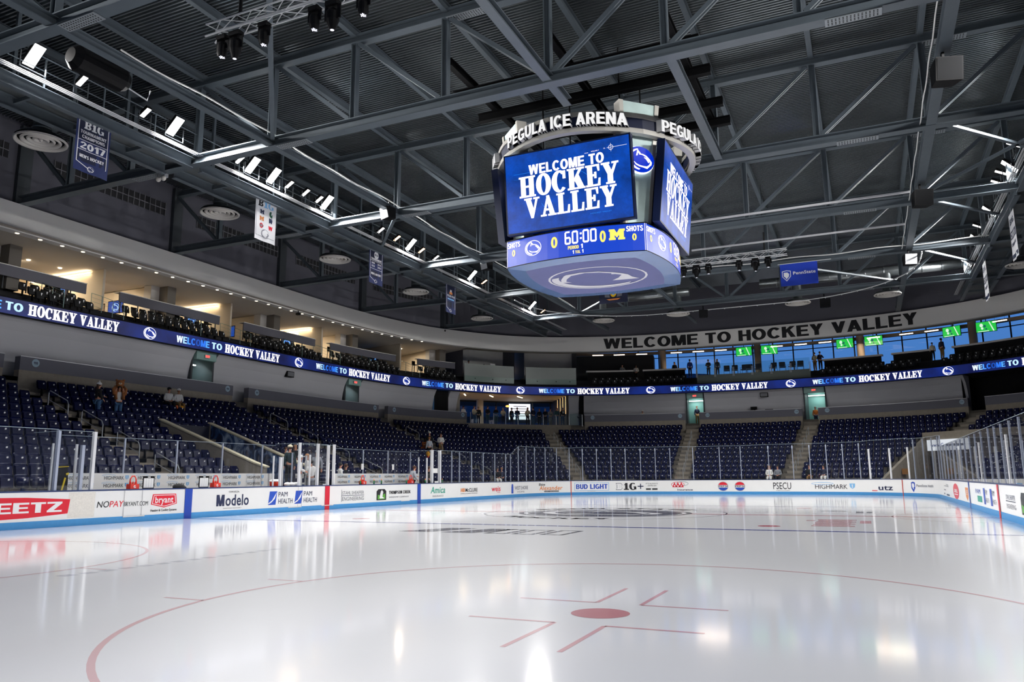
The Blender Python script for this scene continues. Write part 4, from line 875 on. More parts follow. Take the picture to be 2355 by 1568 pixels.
# ================= FAR RIGHT CORNER ENTRY =================
t = empty('corner_entry', (0, 0, 0), 0, 'concrete walled ice entry in the far right corner stands', 'tunnel')
def radial_wall(ix, ks, top, nm):
    m = MB(); P = [ipos(ix, k) for k in ks]; n = len(P); vs = []
    q = ipos(ix+.3, 0)-ipos(ix, 0); q = q/np.linalg.norm(q)*.22
    for off in (0, 1):
        for p, k in zip(P, ks): vs += [(p[0]+q[0]*off, p[1]+q[1]*off, 0), (p[0]+q[0]*off, p[1]+q[1]*off, top(k))]
    fs = []
    for i in range(n-1):
        a = 2*i; b = 2*(n+i); fs += [(a, a+2, a+3, a+1), (b, b+1, b+3, b+2), (a+1, a+3, b+3, b+1)]
    fs += [(0, 1, 2*n+1, 2*n), (2*n-2, 4*n-2, 4*n-1, 2*n-1)]; m.add(vs, fs, CONC); return m.build(nm, t)
radial_wall(V0, [-.6, 0, 2, 4, 6, 8.4], lambda k: 1.05+.37*max(k, 0)*1.03, 'side_wall'); radial_wall(V1, [-.6, 0, 2, 4, 6, 8.4], lambda k: 1.05+.37*max(k, 0), 'side_wall')
A0, B0 = ipos(V0, 8.2), ipos(V1, 8.2)
m = MB(); m.bar((A0[0], A0[1], 4.15), (B0[0], B0[1], 4.15), .3, .55, CONC); m.build('lintel', t)
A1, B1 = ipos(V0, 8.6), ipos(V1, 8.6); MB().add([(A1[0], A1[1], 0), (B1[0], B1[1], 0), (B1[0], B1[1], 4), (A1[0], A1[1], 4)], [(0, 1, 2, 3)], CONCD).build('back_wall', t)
dv = Vector((B0[0]-A0[0], B0[1]-A0[1], 0)).normalized(); nv = Vector((-dv.y, dv.x, 0))
if nv.dot(Vector((A0[0], A0[1], 0))) > 0: nv = -nv
o = Vector((A0[0], A0[1], 3.05))+dv*.45+nv*.25; A = Art(); A.rect(0, 0, 3.6, .8, led('sign_white', (.8, .84, .9), .9), 1); A.text('www.G', .3, .28, .26, bl['B'], 1.15, .01); A.rect(1.6, .3, 3.2, .46, mat('faint_print', 'b4bccd', .6), 2)
A.build('hanging_sign', lambda u, v, lay: o+dv*u+Vector((0, 0, v))+nv*.004*lay, label='white sign with a blue web address under the corner lintel', cat='sign')
MB().box((-.3, -.02, -.2), (.3, .02, .2), mat('plywood', 'a9763e', .6)).build('wooden_plaque', label='small brown plaque on the corner entry wall', cat='plaque')
pq = ipos(V0, 3.2); bpy.data.objects['wooden_plaque'].location = (pq[0]+.35, pq[1]-.1, 1.55); bpy.data.objects['wooden_plaque'].rotation_euler = (0, 0, .9)
# ================= RIBBON SCREEN =================
rb = empty('ribbon_screen', (0, 0, 0), 0, 'long blue ribbon screen curving round the balcony front with white lettering', 'screen')
RBLUE = led('ribbon_blue', (.004, .02, .22), 1.0)
RB2 = bpy.data.materials.get('ribbon_blue'); nt = RB2.node_tree; b = nt.nodes['Principled BSDF']; tcn = nt.nodes.new('ShaderNodeTexCoord'); nz = nt.nodes.new('ShaderNodeTexNoise'); nz.inputs['Scale'].default_value = .45; nz.inputs['Detail'].default_value = 6
cr = nt.nodes.new('ShaderNodeValToRGB'); cr.color_ramp.elements[0].position = .35; cr.color_ramp.elements[0].color = (.002, .005, .055, 1); cr.color_ramp.elements[1].position = .65; cr.color_ramp.elements[1].color = (.003, .02, .2, 1)
for a_, b_ in ((tcn.outputs['Object'], nz.inputs[0]), (nz.outputs[0], cr.inputs[0]), (cr.outputs[0], b.inputs['Emission Color'])): nt.links.new(a_, b_)
loft(m := MB(), PO, -30, 98, [(-.04, 9.02), (-.04, 9.76)], RBLUE, .5); m.build('led_face', rb)
loft(m := MB(), PO, -30, 98, [(-.02, 8.97), (-.02, 9.0), (-.02, 9.84), (.16, 9.84), (.16, 8.97)], BLACKM, .6, True); m.build('housing', rb)
LWH = led('led_white', (1, .97, 1), 1.6)
GR = [led('led_w%d' % i, c, 1.2) for i, c in enumerate(((.75, .85, 1), (.4, .68, 1), (.08, .33, 1), (.02, .16, .75), (.008, .07, .42), (.02, .16, .75), (.08, .36, 1)))]
LTO = led('led_to', (.5, .76, 1), 1.2)
for i in range(9):
    L = -27.7+i*12.575+.0
    if L > 95: break
    A = Art(); V, F = text2d('WELCOME', .03); W = V[:, 0].max(); ww = 2.5; hh = .4
    for j in range(7):
        FF = [f for f, c_ in zip(F, _LI[('WELCOME', .03)]) if c_ == j]
        if FF: A.put(V, FF, GR[j], 1.85, .17, ww/W, hh, 2)
    A.text('TO', 4.52, .17, .4, LTO, .85, .03); A.text('HOCKEY', 5.62, .1, .53, LWH, 2.5, slab=True); A.text('VALLEY', 8.3, .1, .53, LWH, 2.3, slab=True)
    lion(A, 0, .37, .42, LWH, led('led_badge_blue', (.006, .03, .3), 1.0), 2, ry=.8)
    A.build('lettering', on_path(PO, L, 9.02, -.042, .004), rb)
# ================= BALCONY =================
bal = MB(); loft(bal, PO, -30, 98, [(.1, 9.0), (.16, 9.0), (.16, 9.74), (1.0, 9.74), (1.0, 10.08), (1.85, 10.08), (1.85, 10.42), (2.6, 10.42), (2.6, 10.72), (9.5, 10.72)], mat('balcony_floor', '2a2a2e', .8), .6); struct(bal, 'trim_5')
SFL = 10.72
# counters behind the balcony seats
CT = [(-14.5, -5.12), (-3.04, 4.52), (6.68, 14.08), (15.8, 23.28), (25.6, 29.6)]
CN = ['far left of the photo', 'second from the left', 'third from the left', 'fourth from the left', 'bent one beside the pale booth fronts']
for i, (a, b) in enumerate(CT):
    t = empty('suite_counter', (0, 0, 0), 0, 'grey drink counter panel before the suites, %s' % CN[i], 'counter')
    loft(m := MB(), PO, a, b, [(1.98, 11.3), (1.98, 11.84), (2.06, 11.84), (2.06, 11.3)], GREYP, .6, True); m.build('front_panel', t)
    loft(m := MB(), PO, a, b, [(1.94, 11.84), (1.94, 11.88), (2.45, 11.88), (2.45, 11.84)], LIGHTW, .6, True); m.build('counter_top', t)
    m = MB()
    for u in np.arange(a+.3, b, 1.2): m.bar(PO.at(u, 2.3, SFL), PO.at(u, 2.3, 11.84), .05, .05, STEELD)
    m.build('legs', t)
PALE = mat('pale_booth_panel', 'a9b0ab', .6); LGB = mat('booth_lower_glass', '8fa39a', .3)
for i, (a, b) in enumerate(((29.9, 34.9), (36.05, 40.85))):
    t = empty('press_booth_front', (0, 0, 0), 0, 'pale grey booth front above the lobby, %s of two' % ['left', 'right'][i], 'booth')
    loft(m := MB(), PO, a, b, [(.9, 10.62), (.9, 11.75), (1.0, 11.75), (1.0, 10.62)], PALE, .5, True); m.build('upper_panel', t)
    loft(m := MB(), PO, a, b, [(.87, 10.1), (.87, 10.62), (1.0, 10.62), (1.0, 10.1)], LGB, .5, True); m.build('lower_panel', t)
    for u in (a+1.1, a+2.9, a+4.2):
        q = MB(); q.ell((0, 0, 0), (.05, .03, .05), BLACKM, 8, 5); q_ = q.build('bolt', t); q_.location = PO.at(u, .86, 10.4)
    loft(m := MB(), PO, a-.1, b+.1, [(4.2, SFL), (4.2, 15.4)], LIGHTW, .6)
    for u in (a-.1, b+.1): m.add([PO.at(u, 1.0, SFL), PO.at(u, 4.2, SFL), PO.at(u, 4.2, 15.4), PO.at(u, 1.0, 15.4)], [(0, 1, 2, 3)], DARKW)
    struct(m, 'wall_booth_%s' % ['left', 'right'][i])
m = MB(); m.add([PO.at(35.0, 6, 10.8), PO.at(36.0, 6, 10.8), PO.at(36.0, 6, 12.4), PO.at(35.0, 6, 12.4)], [(0, 1, 2, 3)], WGL); m.bar(PO.at(35.0, 6, 10.8), PO.at(35.0, 6, 12.6), .08, .08, FRAME); m.bar(PO.at(35.5, 6, 10.8), PO.at(35.5, 6, 12.6), .08, .08, FRAME); m.bar(PO.at(36.0, 6, 10.8), PO.at(36.0, 6, 12.6), .08, .08, FRAME)
m.bar(PO.at(34.9, 6, 12.75), PO.at(36.1, 6, 12.75), .1, .4, FRAME); struct(m, 'window_2')
q = PO.at(35.6, 4.5, 11.9); t = MB().box((-.4, -.05, -.04), (.4, .05, .04), WARMW).build('pendant_light', label='short warm light in the gap between the two booth fronts', cat='light'); t.location = q
# people-less balcony seats: two rows of black seats with pale tags
bt, b1, b2, b3, b4 = seat_proto(black=True)
bl_seats = []
for a, b in ((-9, -5.6), (-2.9, 3.6), (6.7, 13.2), (15.8, 22.4), (25.6, 28.8), (42.2, 46.6), (47.2, 50.9), (62.7, 67.6), (67.9, 70.3), (72.2, 80)):
    for r, (d, z) in enumerate(((.55, 9.74), (1.45, 10.08), (2.25, 10.42))):
        if r == 2 and a > 40: continue
        n = int((b-a)/.58)
        for i in range(n):
            u = a+(i+.5)*(b-a)/n+(.2 if r else 0); q = PO.at(u, d-.15, z); bl_seats.append((q.x, q.y, z, PO.ang(u), r, a, u))
BSN = {-9: 'far left suite', -2.9: 'second counter', 6.7: 'third counter', 15.8: 'fourth counter', 25.6: 'bent counter', 42.2: 'dark bar', 47.2: 'bar beside the first pillar', 62.7: 'white counter right of the lounge', 67.9: 'short counter', 72.2: 'long counter at the far right'}
bt['category'] = 'seat'; local_seat(bt, b1, b2, b3, b4)
bl_seats.sort(key=lambda q: hypot(q[0]-9.3, q[1]+28.9))
for i, q in enumerate(bl_seats[:200]):
    o = bt if i == 0 else copy_tree(bt); o.location = q[:3]; o.rotation_euler = (0, 0, q[3]); o.name = 'balcony_seat' if i == 0 else o.name
    o['label'] = 'black balcony seat, %s row, before the %s' % (('front', 'middle', 'back')[q[4]], BSN[q[5]]); o['category'] = 'seat'; o['group'] = 'black seats, %s row, %s' % (('front', 'middle', 'back')[q[4]], BSN[q[5]])
if len(bl_seats) > 200: scatter(bl_seats[200:], seat_arrays(b1, b2, b3, b4), [BLACKSEAT, BLACKSEAT, BLACKM, SEATTAG], 'balcony_seats', 'black balcony seats with pale tags at the far right end', 'seats')
# balcony aisle rails
RT = mat('balcony_rail_steel', '8aa3a0', .4, .4)
for i, (s, lb) in enumerate(((-7.6, 'left of the first counter end'), (-4.1, 'beside the first thin partition'), (1.3, 'before the second counter'), (5.5, 'beside the second thin partition'), (10.6, 'before the third counter'), (14.9, 'beside the third thin partition'), (19.4, 'before the fourth counter'), (24.4, 'beside the last thin partition'))):
    m = MB()
    P = [PO.at(s, d, z) for d, z in ((2.9, SFL), (2.0, 10.42), (1.1, 10.08), (.2, 9.74))]
    for p in P: m.tube([p, p+Vector((0, 0, .95))], .02, RT, 6)
    for h in (.95, .72, .5, .28): m.tube([p+Vector((0, 0, h)) for p in P], .018 if h > .9 else .008, RT, 6)
    m.build('stair_rail', label='sloping balcony stair rail %s' % lb, cat='railing')
# ================= SUITES =================
SUITC = mat('suite_ceiling', 'd8cfc2', .7); CORR = mat('light_column', 'c9c6c1', .6); GCOL = mat('grey_column', '6c675f', .6); COVE = led('cove_strip', (1, .78, .5), 9.0)
m = MB(); loft(m, PO, -30, 30, [(-.6, 12.99), (.6, 12.99), (.6, 13.0), (9, 13.05)], SUITC, .8); struct(m, 'ceiling_suites')
m = MB(); loft(m, PO, -30, 30, [(8.5, SFL), (8.5, 13.1)], CREAM, .8); struct(m, 'wall_suites_back')
cols = [(-9.9, 'far left'), (-.2, 'second'), (9.2, 'third'), (17.9, 'fourth'), (27.5, 'last')]
for i, (s, n) in enumerate(cols):
    m = MB()
    for (u0, u1, d0, d1, mm) in ((s, s+.62, 2.9, 3.5, CORR), (s+.62, s+1.25, 2.2, 3.4, GCOL), (s+.3, s+.6, 3.5, 8.5, CREAM)):
        vs = [PO.at(u, d, z) for u in (u0, u1) for d in (d0, d1) for z in (SFL, 13.0)]; m.add(vs, [(0, 1, 3, 2), (4, 6, 7, 5), (0, 4, 5, 1), (2, 3, 7, 6)], mm)
    struct(m, 'wall_suite_column_%s' % n.replace(' ', '_'))
thin = [(-4.0, 'first'), (5.64, 'second'), (15.0, 'third'), (23.9, 'fourth')]
def on_part(s, d0, z0, side=-1):
    """artwork on the camera-side face of a partition wall at station s; u runs outward->inward"""
    return lambda u, v, lay: PO.at(s-.004*lay, d0+u, z0+v)
TVB = led('tv_blue', (.01, .05, .28), 1.2)
for i, (s, n) in enumerate(thin):
    m = MB(); vs = [PO.at(u, d, z) for u in (s, s+.14) for d in (2.2, 8.5) for z in (SFL, 13.0)]; m.add(vs, [(0, 1, 3, 2), (4, 6, 7, 5), (0, 4, 5, 1)], CREAM); struct(m, 'wall_suite_partition_%s' % n)
    if i != 3:
        MB().add([PO.at(s-.03, d, 12.86) for d in (3.2, 8.2)]+[PO.at(s-.25, d, 12.86) for d in (3.2, 8.2)], [(0, 1, 3, 2)], COVE).build('cove_light', label='warm cove light along the top of the %s thin suite partition' % n, cat='light')
        add_area('suite_lamp', PO.at(s-.35, 5.4, 12.8), PO.at(s+.1, 5.4, 11.2), .3, 170 if i < 3 else 40, None, (1, .8, .55), 4.5)
    t = empty('television', (0, 0, 0), 0, 'wall television showing a blue badge on the %s thin suite partition' % n, 'television')
    q = [PO.at(s-x, d, z) for x in (.02, .08) for d in (5.0, 6.3) for z in (11.75, 12.45)]
    MB().add(q, [(0, 1, 3, 2), (4, 6, 7, 5), (0, 4, 5, 1), (2, 3, 7, 6), (1, 5, 7, 3), (0, 2, 6, 4)], BLACKM).build('case', t)
    A = Art(); A.rect(.04, .04, 1.26, .66, led('tv_dark', (.004, .006, .03), 1), 1); lion(A, .7, .28, .4, led('tv_badge', (.15, .45, .9), 1.2), TVB, 2, ring=True); A.build('picture', (lambda s: lambda u, v, lay: PO.at(s-.085-.004*lay, 6.3-u, 11.75+v))(s), t)
for i, (s, n) in enumerate(cols[1:4]):
    add_area('suite_lamp', PO.at(s-2.2, 5.0, 12.9), PO.at(s-2.0, 5.5, 11), 1.4, [260, 20, 210][i], None, (1, .82, .6))
    t = empty('television', (0, 0, 0), 0, 'television with a blue badge on the back wall by the %s suite column' % n, 'television')
    A = Art(); A.rect(0, 0, 1.3, .75, TVB, 1); lion(A, .65, .36, .32, led('tv_badge2', (.5, .75, 1), 1.2), TVB, 2, ring=True)
    A.build('picture', (lambda s: lambda u, v, lay: PO.at(s+.29-.004*lay, 6.9-u, 11.65+v))(s), t)
    MB().add([PO.at(s+.295, d, z) for d in (5.55, 6.95) for z in (11.6, 12.45)], [(0, 1, 3, 2)], BLACKM).build('case', t)
    t = empty('framed_picture', (0, 0, 0), 0, 'dark framed team picture by the %s suite column' % n, 'picture')
    MB().add([PO.at(s+.28, d, z) for d in (7.2, 8.3) for z in (11.6, 12.35)], [(0, 1, 3, 2)], mat('picture_frame', '3b2f28', .5)).build('frame', t)
    MB().add([PO.at(s+.27, d, z) for d in (7.28, 8.22) for z in (11.68, 12.27)], [(0, 1, 3, 2)], mat('picture_print', 'a08f80', .6, noise=(5, .8))).build('print', t)
for i, s in enumerate((-7, -5.2, -2.5, 2.2, 6.8, 12, 16.4, 25.5)):
    MB().lathe([(0, 0), (.09, 0), (.1, .02)], led('downlight', (1, .8, .55), 8), 12).build('ceiling_downlight', label='inner ceiling downlight of the suites, number %s from the left' % ['one', 'two', 'three', 'four', 'five', 'six', 'seven', 'eight'][i], cat='light').location = PO.at(s, 4.2, 12.97)
add_area('suite_lamp', PO.at(26.0, 5, 12.9), PO.at(26, 5, 11), 1.0, 140, None, (1, .82, .6)); add_area('suite_lamp', PO.at(-7.5, 4.5, 12.9), PO.at(-7, 5, 11), 1.2, 150, None, (1, .82, .6))
# bar stools and tables seen under the counters
for i, s in enumerate((-6.4, -5.9, 2.2, 4.6, 8.4, 10.1, 17.0, 21.6, 26.1, 27.2)):
    t = MB(); t.box((-.18, -.18, .7), (.18, .18, .76), BLACKM).box((-.18, .14, .76), (.18, .18, 1.1), BLACKM)
    for a_, b_ in ((-1, -1), (1, -1), (-1, 1), (1, 1)): t.bar((a_*.18, b_*.18, 0), (a_*.14, b_*.14, .7), .03, .03, BLACKM)
    o_ = t.build('bar_stool', label='dark bar stool behind the suite counters', cat='stool', group='bar stools behind the suite counters'); o_.location = PO.at(s, 3.1, SFL); o_.rotation_euler = (0, 0, PO.ang(s))
# ================= FASCIA AND UPPER WALL =================
fa = MB(); loft(fa, PF, -32, 100, [(0, 12.93), (0, 14.28), (.5, 14.28), (.5, 12.93)], LIGHTW, .5, True); struct(fa, 'trim_6')
m = MB(); loft(m, PF, 29, 100, [(.5, 12.95), (1.6, 12.97), (1.6, 15.3), (14, 15.4)], mat('club_ceiling', '8d8678', .7), .8); struct(m, 'ceiling_club')
DARKW2 = DARKW
uw = MB(); loft(uw, PF, -32, 100, [(.42, 14.28), (.42, 18.5)], DARKW2, .6); struct(uw, 'wall_upper')
# soffit downlights along the fascia
k = 0; names = ['first', 'second', 'third', 'fourth', 'fifth', 'sixth', 'seventh', 'eighth', 'ninth', 'tenth']
for i in range(34):
    s = -13.6+i*1.145
    if s > 24.6: break
    o_ = MB().lathe([(0, -.01), (.07, -.01), (.09, 0)], led('downlight', (1, .8, .55), 8), 12).build('soffit_downlight', label='small warm downlight in the soffit under the pale fascia of the suites', cat='light', group='soffit downlights along the suites'); o_.location = PF.at(s-.2, .28, 12.925)
# lettering on the far fascia
A = Art(); SIGNB = mat('sign_black', '0e0e10', .5)
x = 0
A = Art(); V, F = text2d('WELCOME TO HOCKEY VALLEY', .035)
A.put(V, F, SIGNB, 0, 0, 26.55/V[:, 0].max(), .96, 1)
A.build('wall_lettering', on_path(PF, 41.95, 13.12, -.002, .012), label='large black WELCOME TO HOCKEY VALLEY lettering on the pale far fascia', cat='lettering')
# security camera under the fascia
t = empty('security_camera', PF.at(9.4, -.1, 12.75), 0, 'small black camera hanging at the fascia edge above the second suite', 'camera'); MB().box((-.15, -.1, -.1), (.15, .1, .05), BLACKM).build('body', t); MB().tube([(0, 0, .05), (0, 0, .2)], .03, BLACKM).build('stem', t)
# louvre windows in the upper wall
LV = mat('louvre_frame', '75747a', .6); LD = mat('louvre_dark', '1c1c20', .7)
wn = 3
for (a, b) in ((-17.5, -11.1), (-8.8, -1.9), (.4, 7.8), (9.5, 16.2), (18.4, 25.2)):
    m = MB(); loft(m, PF, a, b, [(.40, 16.45), (.40, 17.2)], LD, .6)
    for u in np.arange(a, b+.01, .36): m.bar(PF.at(u, .38, 16.42), PF.at(u, .38, 17.23), .035, .035, LV)
    loft(m, PF, a, b, [(.36, 16.8), (.36, 16.84), (.40, 16.84), (.40, 16.8)], LV, .6, True)
    struct(m, 'window_%d' % wn); wn += 1
# ================= CLUB LOUNGE (far end) =================
m = MB(); n = 0
DW = 8.2
for s in np.arange(38.5, 100, 1.62): m.bar(PO.at(s, DW, SFL), PO.at(s, DW, 15.6), .07, .12, FRAME)
for z, h in ((SFL+.1, .2), (13.62, .07), (15.5, .3)): loft(m, PO, 38, 100, [(DW-.06, z-h/2), (DW-.06, z+h/2), (DW+.06, z+h/2), (DW+.06, z-h/2)], FRAME, .8, True)
loft(m, PO, 38, 100, [(DW+.02, SFL), (DW+.02, 15.6)], WGL, .8); struct(m, 'window_8')
m = MB(); loft(m, PO, 38, 100, [(DW-.5, 13.98), (DW-.5, 14.26), (DW-.1, 14.26), (DW-.1, 13.98)], mat('club_beam', 'a3917a', .6), .8, True); struct(m, 'trim_7')
# hills outside
m = MB(); vs = []; n = 60
for i in range(n+1):
    u = 36+i*1.1; h = 12.6+1.1*sin(i*.23)+.5*sin(i*.61); vs += [PO.at(u, 60, 2), PO.at(u, 60, h+5), PO.at(u, 80, h+5)]
fs = []
for i in range(n): a = 3*i; fs += [(a, a+3, a+4, a+1), (a+1, a+4, a+5, a+2)]
m.add(vs, fs, mat('dusk_hill', '1d3a52', .9)); o_ = m.build('hills'); meta(o_, kind='structure')
PIL = mat('beige_pillar', 'b3a08a', .6)
for i, s in enumerate((48.6, 56.8, 65.05, 72.3)):
    o_ = MB().lathe([(.33, 0), (.33, 4.7)], PIL, 20).build('round_pillar', label='round beige pillar in the club lounge, %s from the left' % ['first', 'second', 'third', 'fourth'][i], cat='pillar', smooth=True); o_.location = PO.at(s, 7.0, SFL)
    if i:
        for sd, n_ in ((-1, 'left'), (1, 'right')):
            t = empty('television', PO.at(s+sd*1.05, 6.3, 13.55), PO.ang(s)+sd*.1, 'green football television %s of the %s beige pillar' % (n_, ['', 'second', 'third', 'fourth'][i]), 'television')
            MB().box((-.78, 0, -.45), (.78, .08, .45), BLACKM).build('case', t)
            A = Art(); A.rect(-.75, -.42, .75, .42, led('tv_green', (.02, .5, .06), 1.1), 1)
            A.poly([[(.2, .42), (.28, .42), (.6, -.42), (.5, -.42)]], led('tv_white', (.7, .9, .75), 1), 2)
            for a_, b_, c_ in ((-.35, .15, .13), (-.1, .05, .1), (-.3, -.12, .09), (0, -.2, .07)): A.oval(a_, b_, c_, c_*1.2, led('tv_dkgreen', (.01, .12, .1), 1) if a_ > -.2 else led('tv_white', (.7, .9, .75), 1), 3)
            A.rect(-.65, -.4, .2, -.34, led('tv_white', (.7, .9, .75), 1), 3); A.build('picture', lambda u, v, lay: Vector((u, -.004*lay, v)), t); MB().tube([(0, .06, .4), (0, .06, 1.4)], .03, BLACKM).build('drop_pole', t)
for i, s in enumerate((43.2, 45.0, 46.9, 49.9, 51.9, 53.9, 58.6, 60.6, 62.6, 66.3, 68.6, 70.3, 74.6, 77)):
    t = empty('pendant_light', PO.at(s, 5.2, 13.62), PO.ang(s), 'slim warm white pendant light in the club lounge, number %s from the left' % ['one', 'two', 'three', 'four', 'five', 'six', 'seven', 'eight', 'nine', 'ten', 'eleven', 'twelve', 'thirteen', 'fourteen'][i], 'light')
    MB().box((-.55, -.05, 0), (.55, .05, .07), led('warm_pendant', (1, .8, .62), 5)).build('tube', t); MB().tube([(-.4, 0, .07), (-.4, 0, 1.7)], .008, FRAME, 5).tube([(.4, 0, .07), (.4, 0, 1.7)], .008, FRAME, 5).build('cables', t)
# dark bar block, counters and lounge front
m = MB(); vs = [PO.at(u, d, z) for u in (41.3, 47.9) for d in (5.0, 7.5) for z in (SFL, 13.5)]; m.add(vs, [(0, 1, 3, 2), (4, 6, 7, 5), (0, 4, 5, 1), (1, 5, 7, 3), (2, 3, 7, 6)], mat('bar_black', '101012', .6)); struct(m, 'wall_bar_block')
WCT = mat('white_counter', 'cfccc8', .5)
for i, (a, b, lb) in enumerate(((42.0, 46.2, 'before the dark bar block'), (47.0, 50.9, 'beside the first beige pillar'), (62.7, 67.3, 'right of the glass fronted lounge'), (68.0, 70.9, 'short one left of the fourth pillar'), (72.3, 80, 'long one at the far right'))):
    t = empty('bar_counter', (0, 0, 0), 0, 'white topped drink counter behind black seats, %s' % lb, 'counter')
    loft(m := MB(), PO, a, b, [(2.5, 11.55), (2.5, 11.7), (3.0, 11.7), (3.0, 11.55)], WCT, .6, True); m.build('counter_top', t); loft(m := MB(), PO, a+.1, b-.1, [(2.7, SFL), (2.7, 11.55), (2.8, 11.55), (2.8, SFL)], BLACKM, .6, True); m.build('base', t)
t = empty('lounge_front', (0, 0, 0), 0, 'grey lounge parapet with glass and steel posts before empty chairs', 'parapet')
loft(m := MB(), PO, 52.0, 61.9, [(.9, 9.9), (.9, 10.72), (1.0, 10.72), (1.0, 9.9)], mat('lounge_grey', '6d7772', .6), .6, True); m.build('front_panel', t)
loft(m := MB(), PO, 52.0, 61.9, [(.93, 10.72), (.93, 11.75)], TEALG, .6); m.build('glass', t)
for u in np.arange(52.0, 62, 1.65):
    for e_ in (-.05, .05): m = MB(); m.box((-.02, -.02, 0), (.02, .02, .85), ALU); q = m.build('glass_clamp', t); q.location = PO.at(u+e_, .88, 10.5)
def chair(s, d, rz, lb):
    t = empty('lounge_chair', PO.at(s, d, SFL), PO.ang(s)+rz, lb, 'chair', 'black arm chairs in the glass fronted lounge'); m = MB(); m.box((-.25, -.25, .42), (.25, .25, .48), BLACKM).build('seat', t)
    MB().box((-.25, .2, .55), (.25, .24, .98), BLACKM).build('backrest', t); m = MB()
    for a_ in (-.27, .27): m.tube([(a_, -.25, 0), (a_, -.25, .66), (a_, .25, .66)], .015, BLACKM, 6); m.tube([(a_, .3, 0), (a_, .22, .5), (a_, .24, .95)], .015, BLACKM, 6)
    m.build('frame', t)
for s in (54.6, 55.3, 56.1, 56.6, 57.3, 58.6, 59.4, 60.2, 60.9): chair(s, 2.1, .3*sin(s*5), 'empty black arm chair standing in the glass fronted lounge')
add_area('club_lamp', PO.at(52, 5, 13.5), PO.at(52, 5, 11), 3, 170, None, (1, .8, .6)); add_area('club_lamp', PO.at(66, 5, 13.5), PO.at(66, 5, 11), 3, 170, None, (1, .8, .6))
# ================= ROOF =================
ZB, ZT, ZD = 14.5, 17.95, 18.42
NX = [.52+3.96*k for k in range(-7, 8)]
TY = [-24.6, -15.5, -6.35, 2.8, 11.95, 21.1, 30.25]
def halfw(y):
    """wall distance each side at rink station y, from the fascia curve"""
    i = np.argmin(np.abs(PF.P[:, 1]-y)+(PF.P[:, 0] > 0)*1e3); return abs(PF.P[i, 0])+.4
DECK = mat('galvanised_roof_deck', '8f9598', .26, .8, noise=(.6, .2))
m = MB(); vs = []; y = -30.0; x0, x1 = -28, 29; n = 0
while y < 46:
    for yy, zz in ((0, 0), (.045, .0), (.065, .085), (.13, .085), (.15, .0)): vs += [(x0, y+yy, ZD+zz), (x1, y+yy, ZD+zz)]; n += 1
    y += .165
m.add(vs, [(2*i, 2*i+1, 2*i+3, 2*i+2) for i in range(n-1)], DECK); m.box((x0, -30, ZD+.3), (x1, 46, ZD+.4), STEELD); struct(m, 'ceiling')
TN = ['nearest, at the top left', 'second, ending at the upper left wall', 'third, crossing in front of the centre screen', 'fourth, just behind the centre screen', 'fifth, beyond the centre screen', 'sixth, before the far wall', 'farthest, against the far wall']
PLATE = mat('perforated_plate', '8d9499', .45, .3); HOLE = mat('plate_hole', '16181a', .8)
for ti, y in enumerate(TY):
    w = halfw(y); xs = [x for x in NX if abs(x) < w-.8]; xl, xr = -w, w
    t = empty('roof_truss', (0, y, 0), 0, 'grey steel roof truss spanning the rink, %s' % TN[ti], 'truss', None)
    MB().ibeam((xl, 0, ZB), (xr, 0, ZB), .42, .4, STEEL, .04).build('bottom_chord', t); MB().ibeam((xl, 0, ZT), (xr, 0, ZT), .36, .34, STEEL, .04).build('top_chord', t)
    for x in xs: MB().ibeam((x, 0, ZB+.2), (x, 0, ZT-.17), .24, .24, STEEL, .025, (1, 0, 0)).build('vertical', t)
    allx = [xl]+xs+[xr]
    for a, b in zip(allx[:-1], allx[1:]):
        if (a+b)/2 < .52: p, q = (a, ZT-.2), (b, ZB+.25)
        else: p, q = (a, ZB+.25), (b, ZT-.2)
        d = (q[0]-p[0])/hypot(q[0]-p[0], q[1]-p[1])*.25
        m = MB(); m.bar((p[0]+d, -.08, p[1]), (q[0]-d, -.08, q[1]), .06, .15, STEEL); m.bar((p[0]+d, .08, p[1]), (q[0]-d, .08, q[1]), .06, .15, STEEL); m.build('diagonal', t)
    for x, z in ((-10.2, ZB-.21), (9.9, ZB-.21), (-2.6, ZT-.18), (13.2, ZT-.18), (-18.2, ZB-.21)):
        if abs(x) > w: continue
        m = MB(); m.box((x-.75, -.2, z-.03), (x+.75, .2, z-.005), PLATE)
        for i in range(14):
            for j in (-.13, -.05, .05, .13): m.box((x-.68+i*.1, j-.022, z-.034), (x-.64+i*.1, j+.022, z-.03), HOLE)
        m.build('splice_plate', t)
    for sx in (-1, 1):
        m = MB(); m.box((sx*w-.22, -.32, ZB-.42), (sx*w+.22, .32, ZT+.3), STEELD); m.box((sx*w-.35, -.35, ZB-.45), (sx*w+.3, .35, ZB-.3), BLACKM); m.build('end_bracket', t)
k = 0
for x in NX:
    if abs(x) > 26: continue
    MB().ibeam((x, -29, 18.23), (x, 41 if abs(x) < 12 else 34, 18.23), .2, .34, STEEL, .02).build('roof_purlin', label='steel purlin running along the rink under the deck, %s from the left wall' % ['first', 'second', 'third', 'fourth', 'fifth', 'sixth', 'seventh', 'eighth', 'ninth', 'tenth', 'eleventh', 'twelfth', 'thirteenth', 'fourteenth'][k], cat='beam'); k += 1
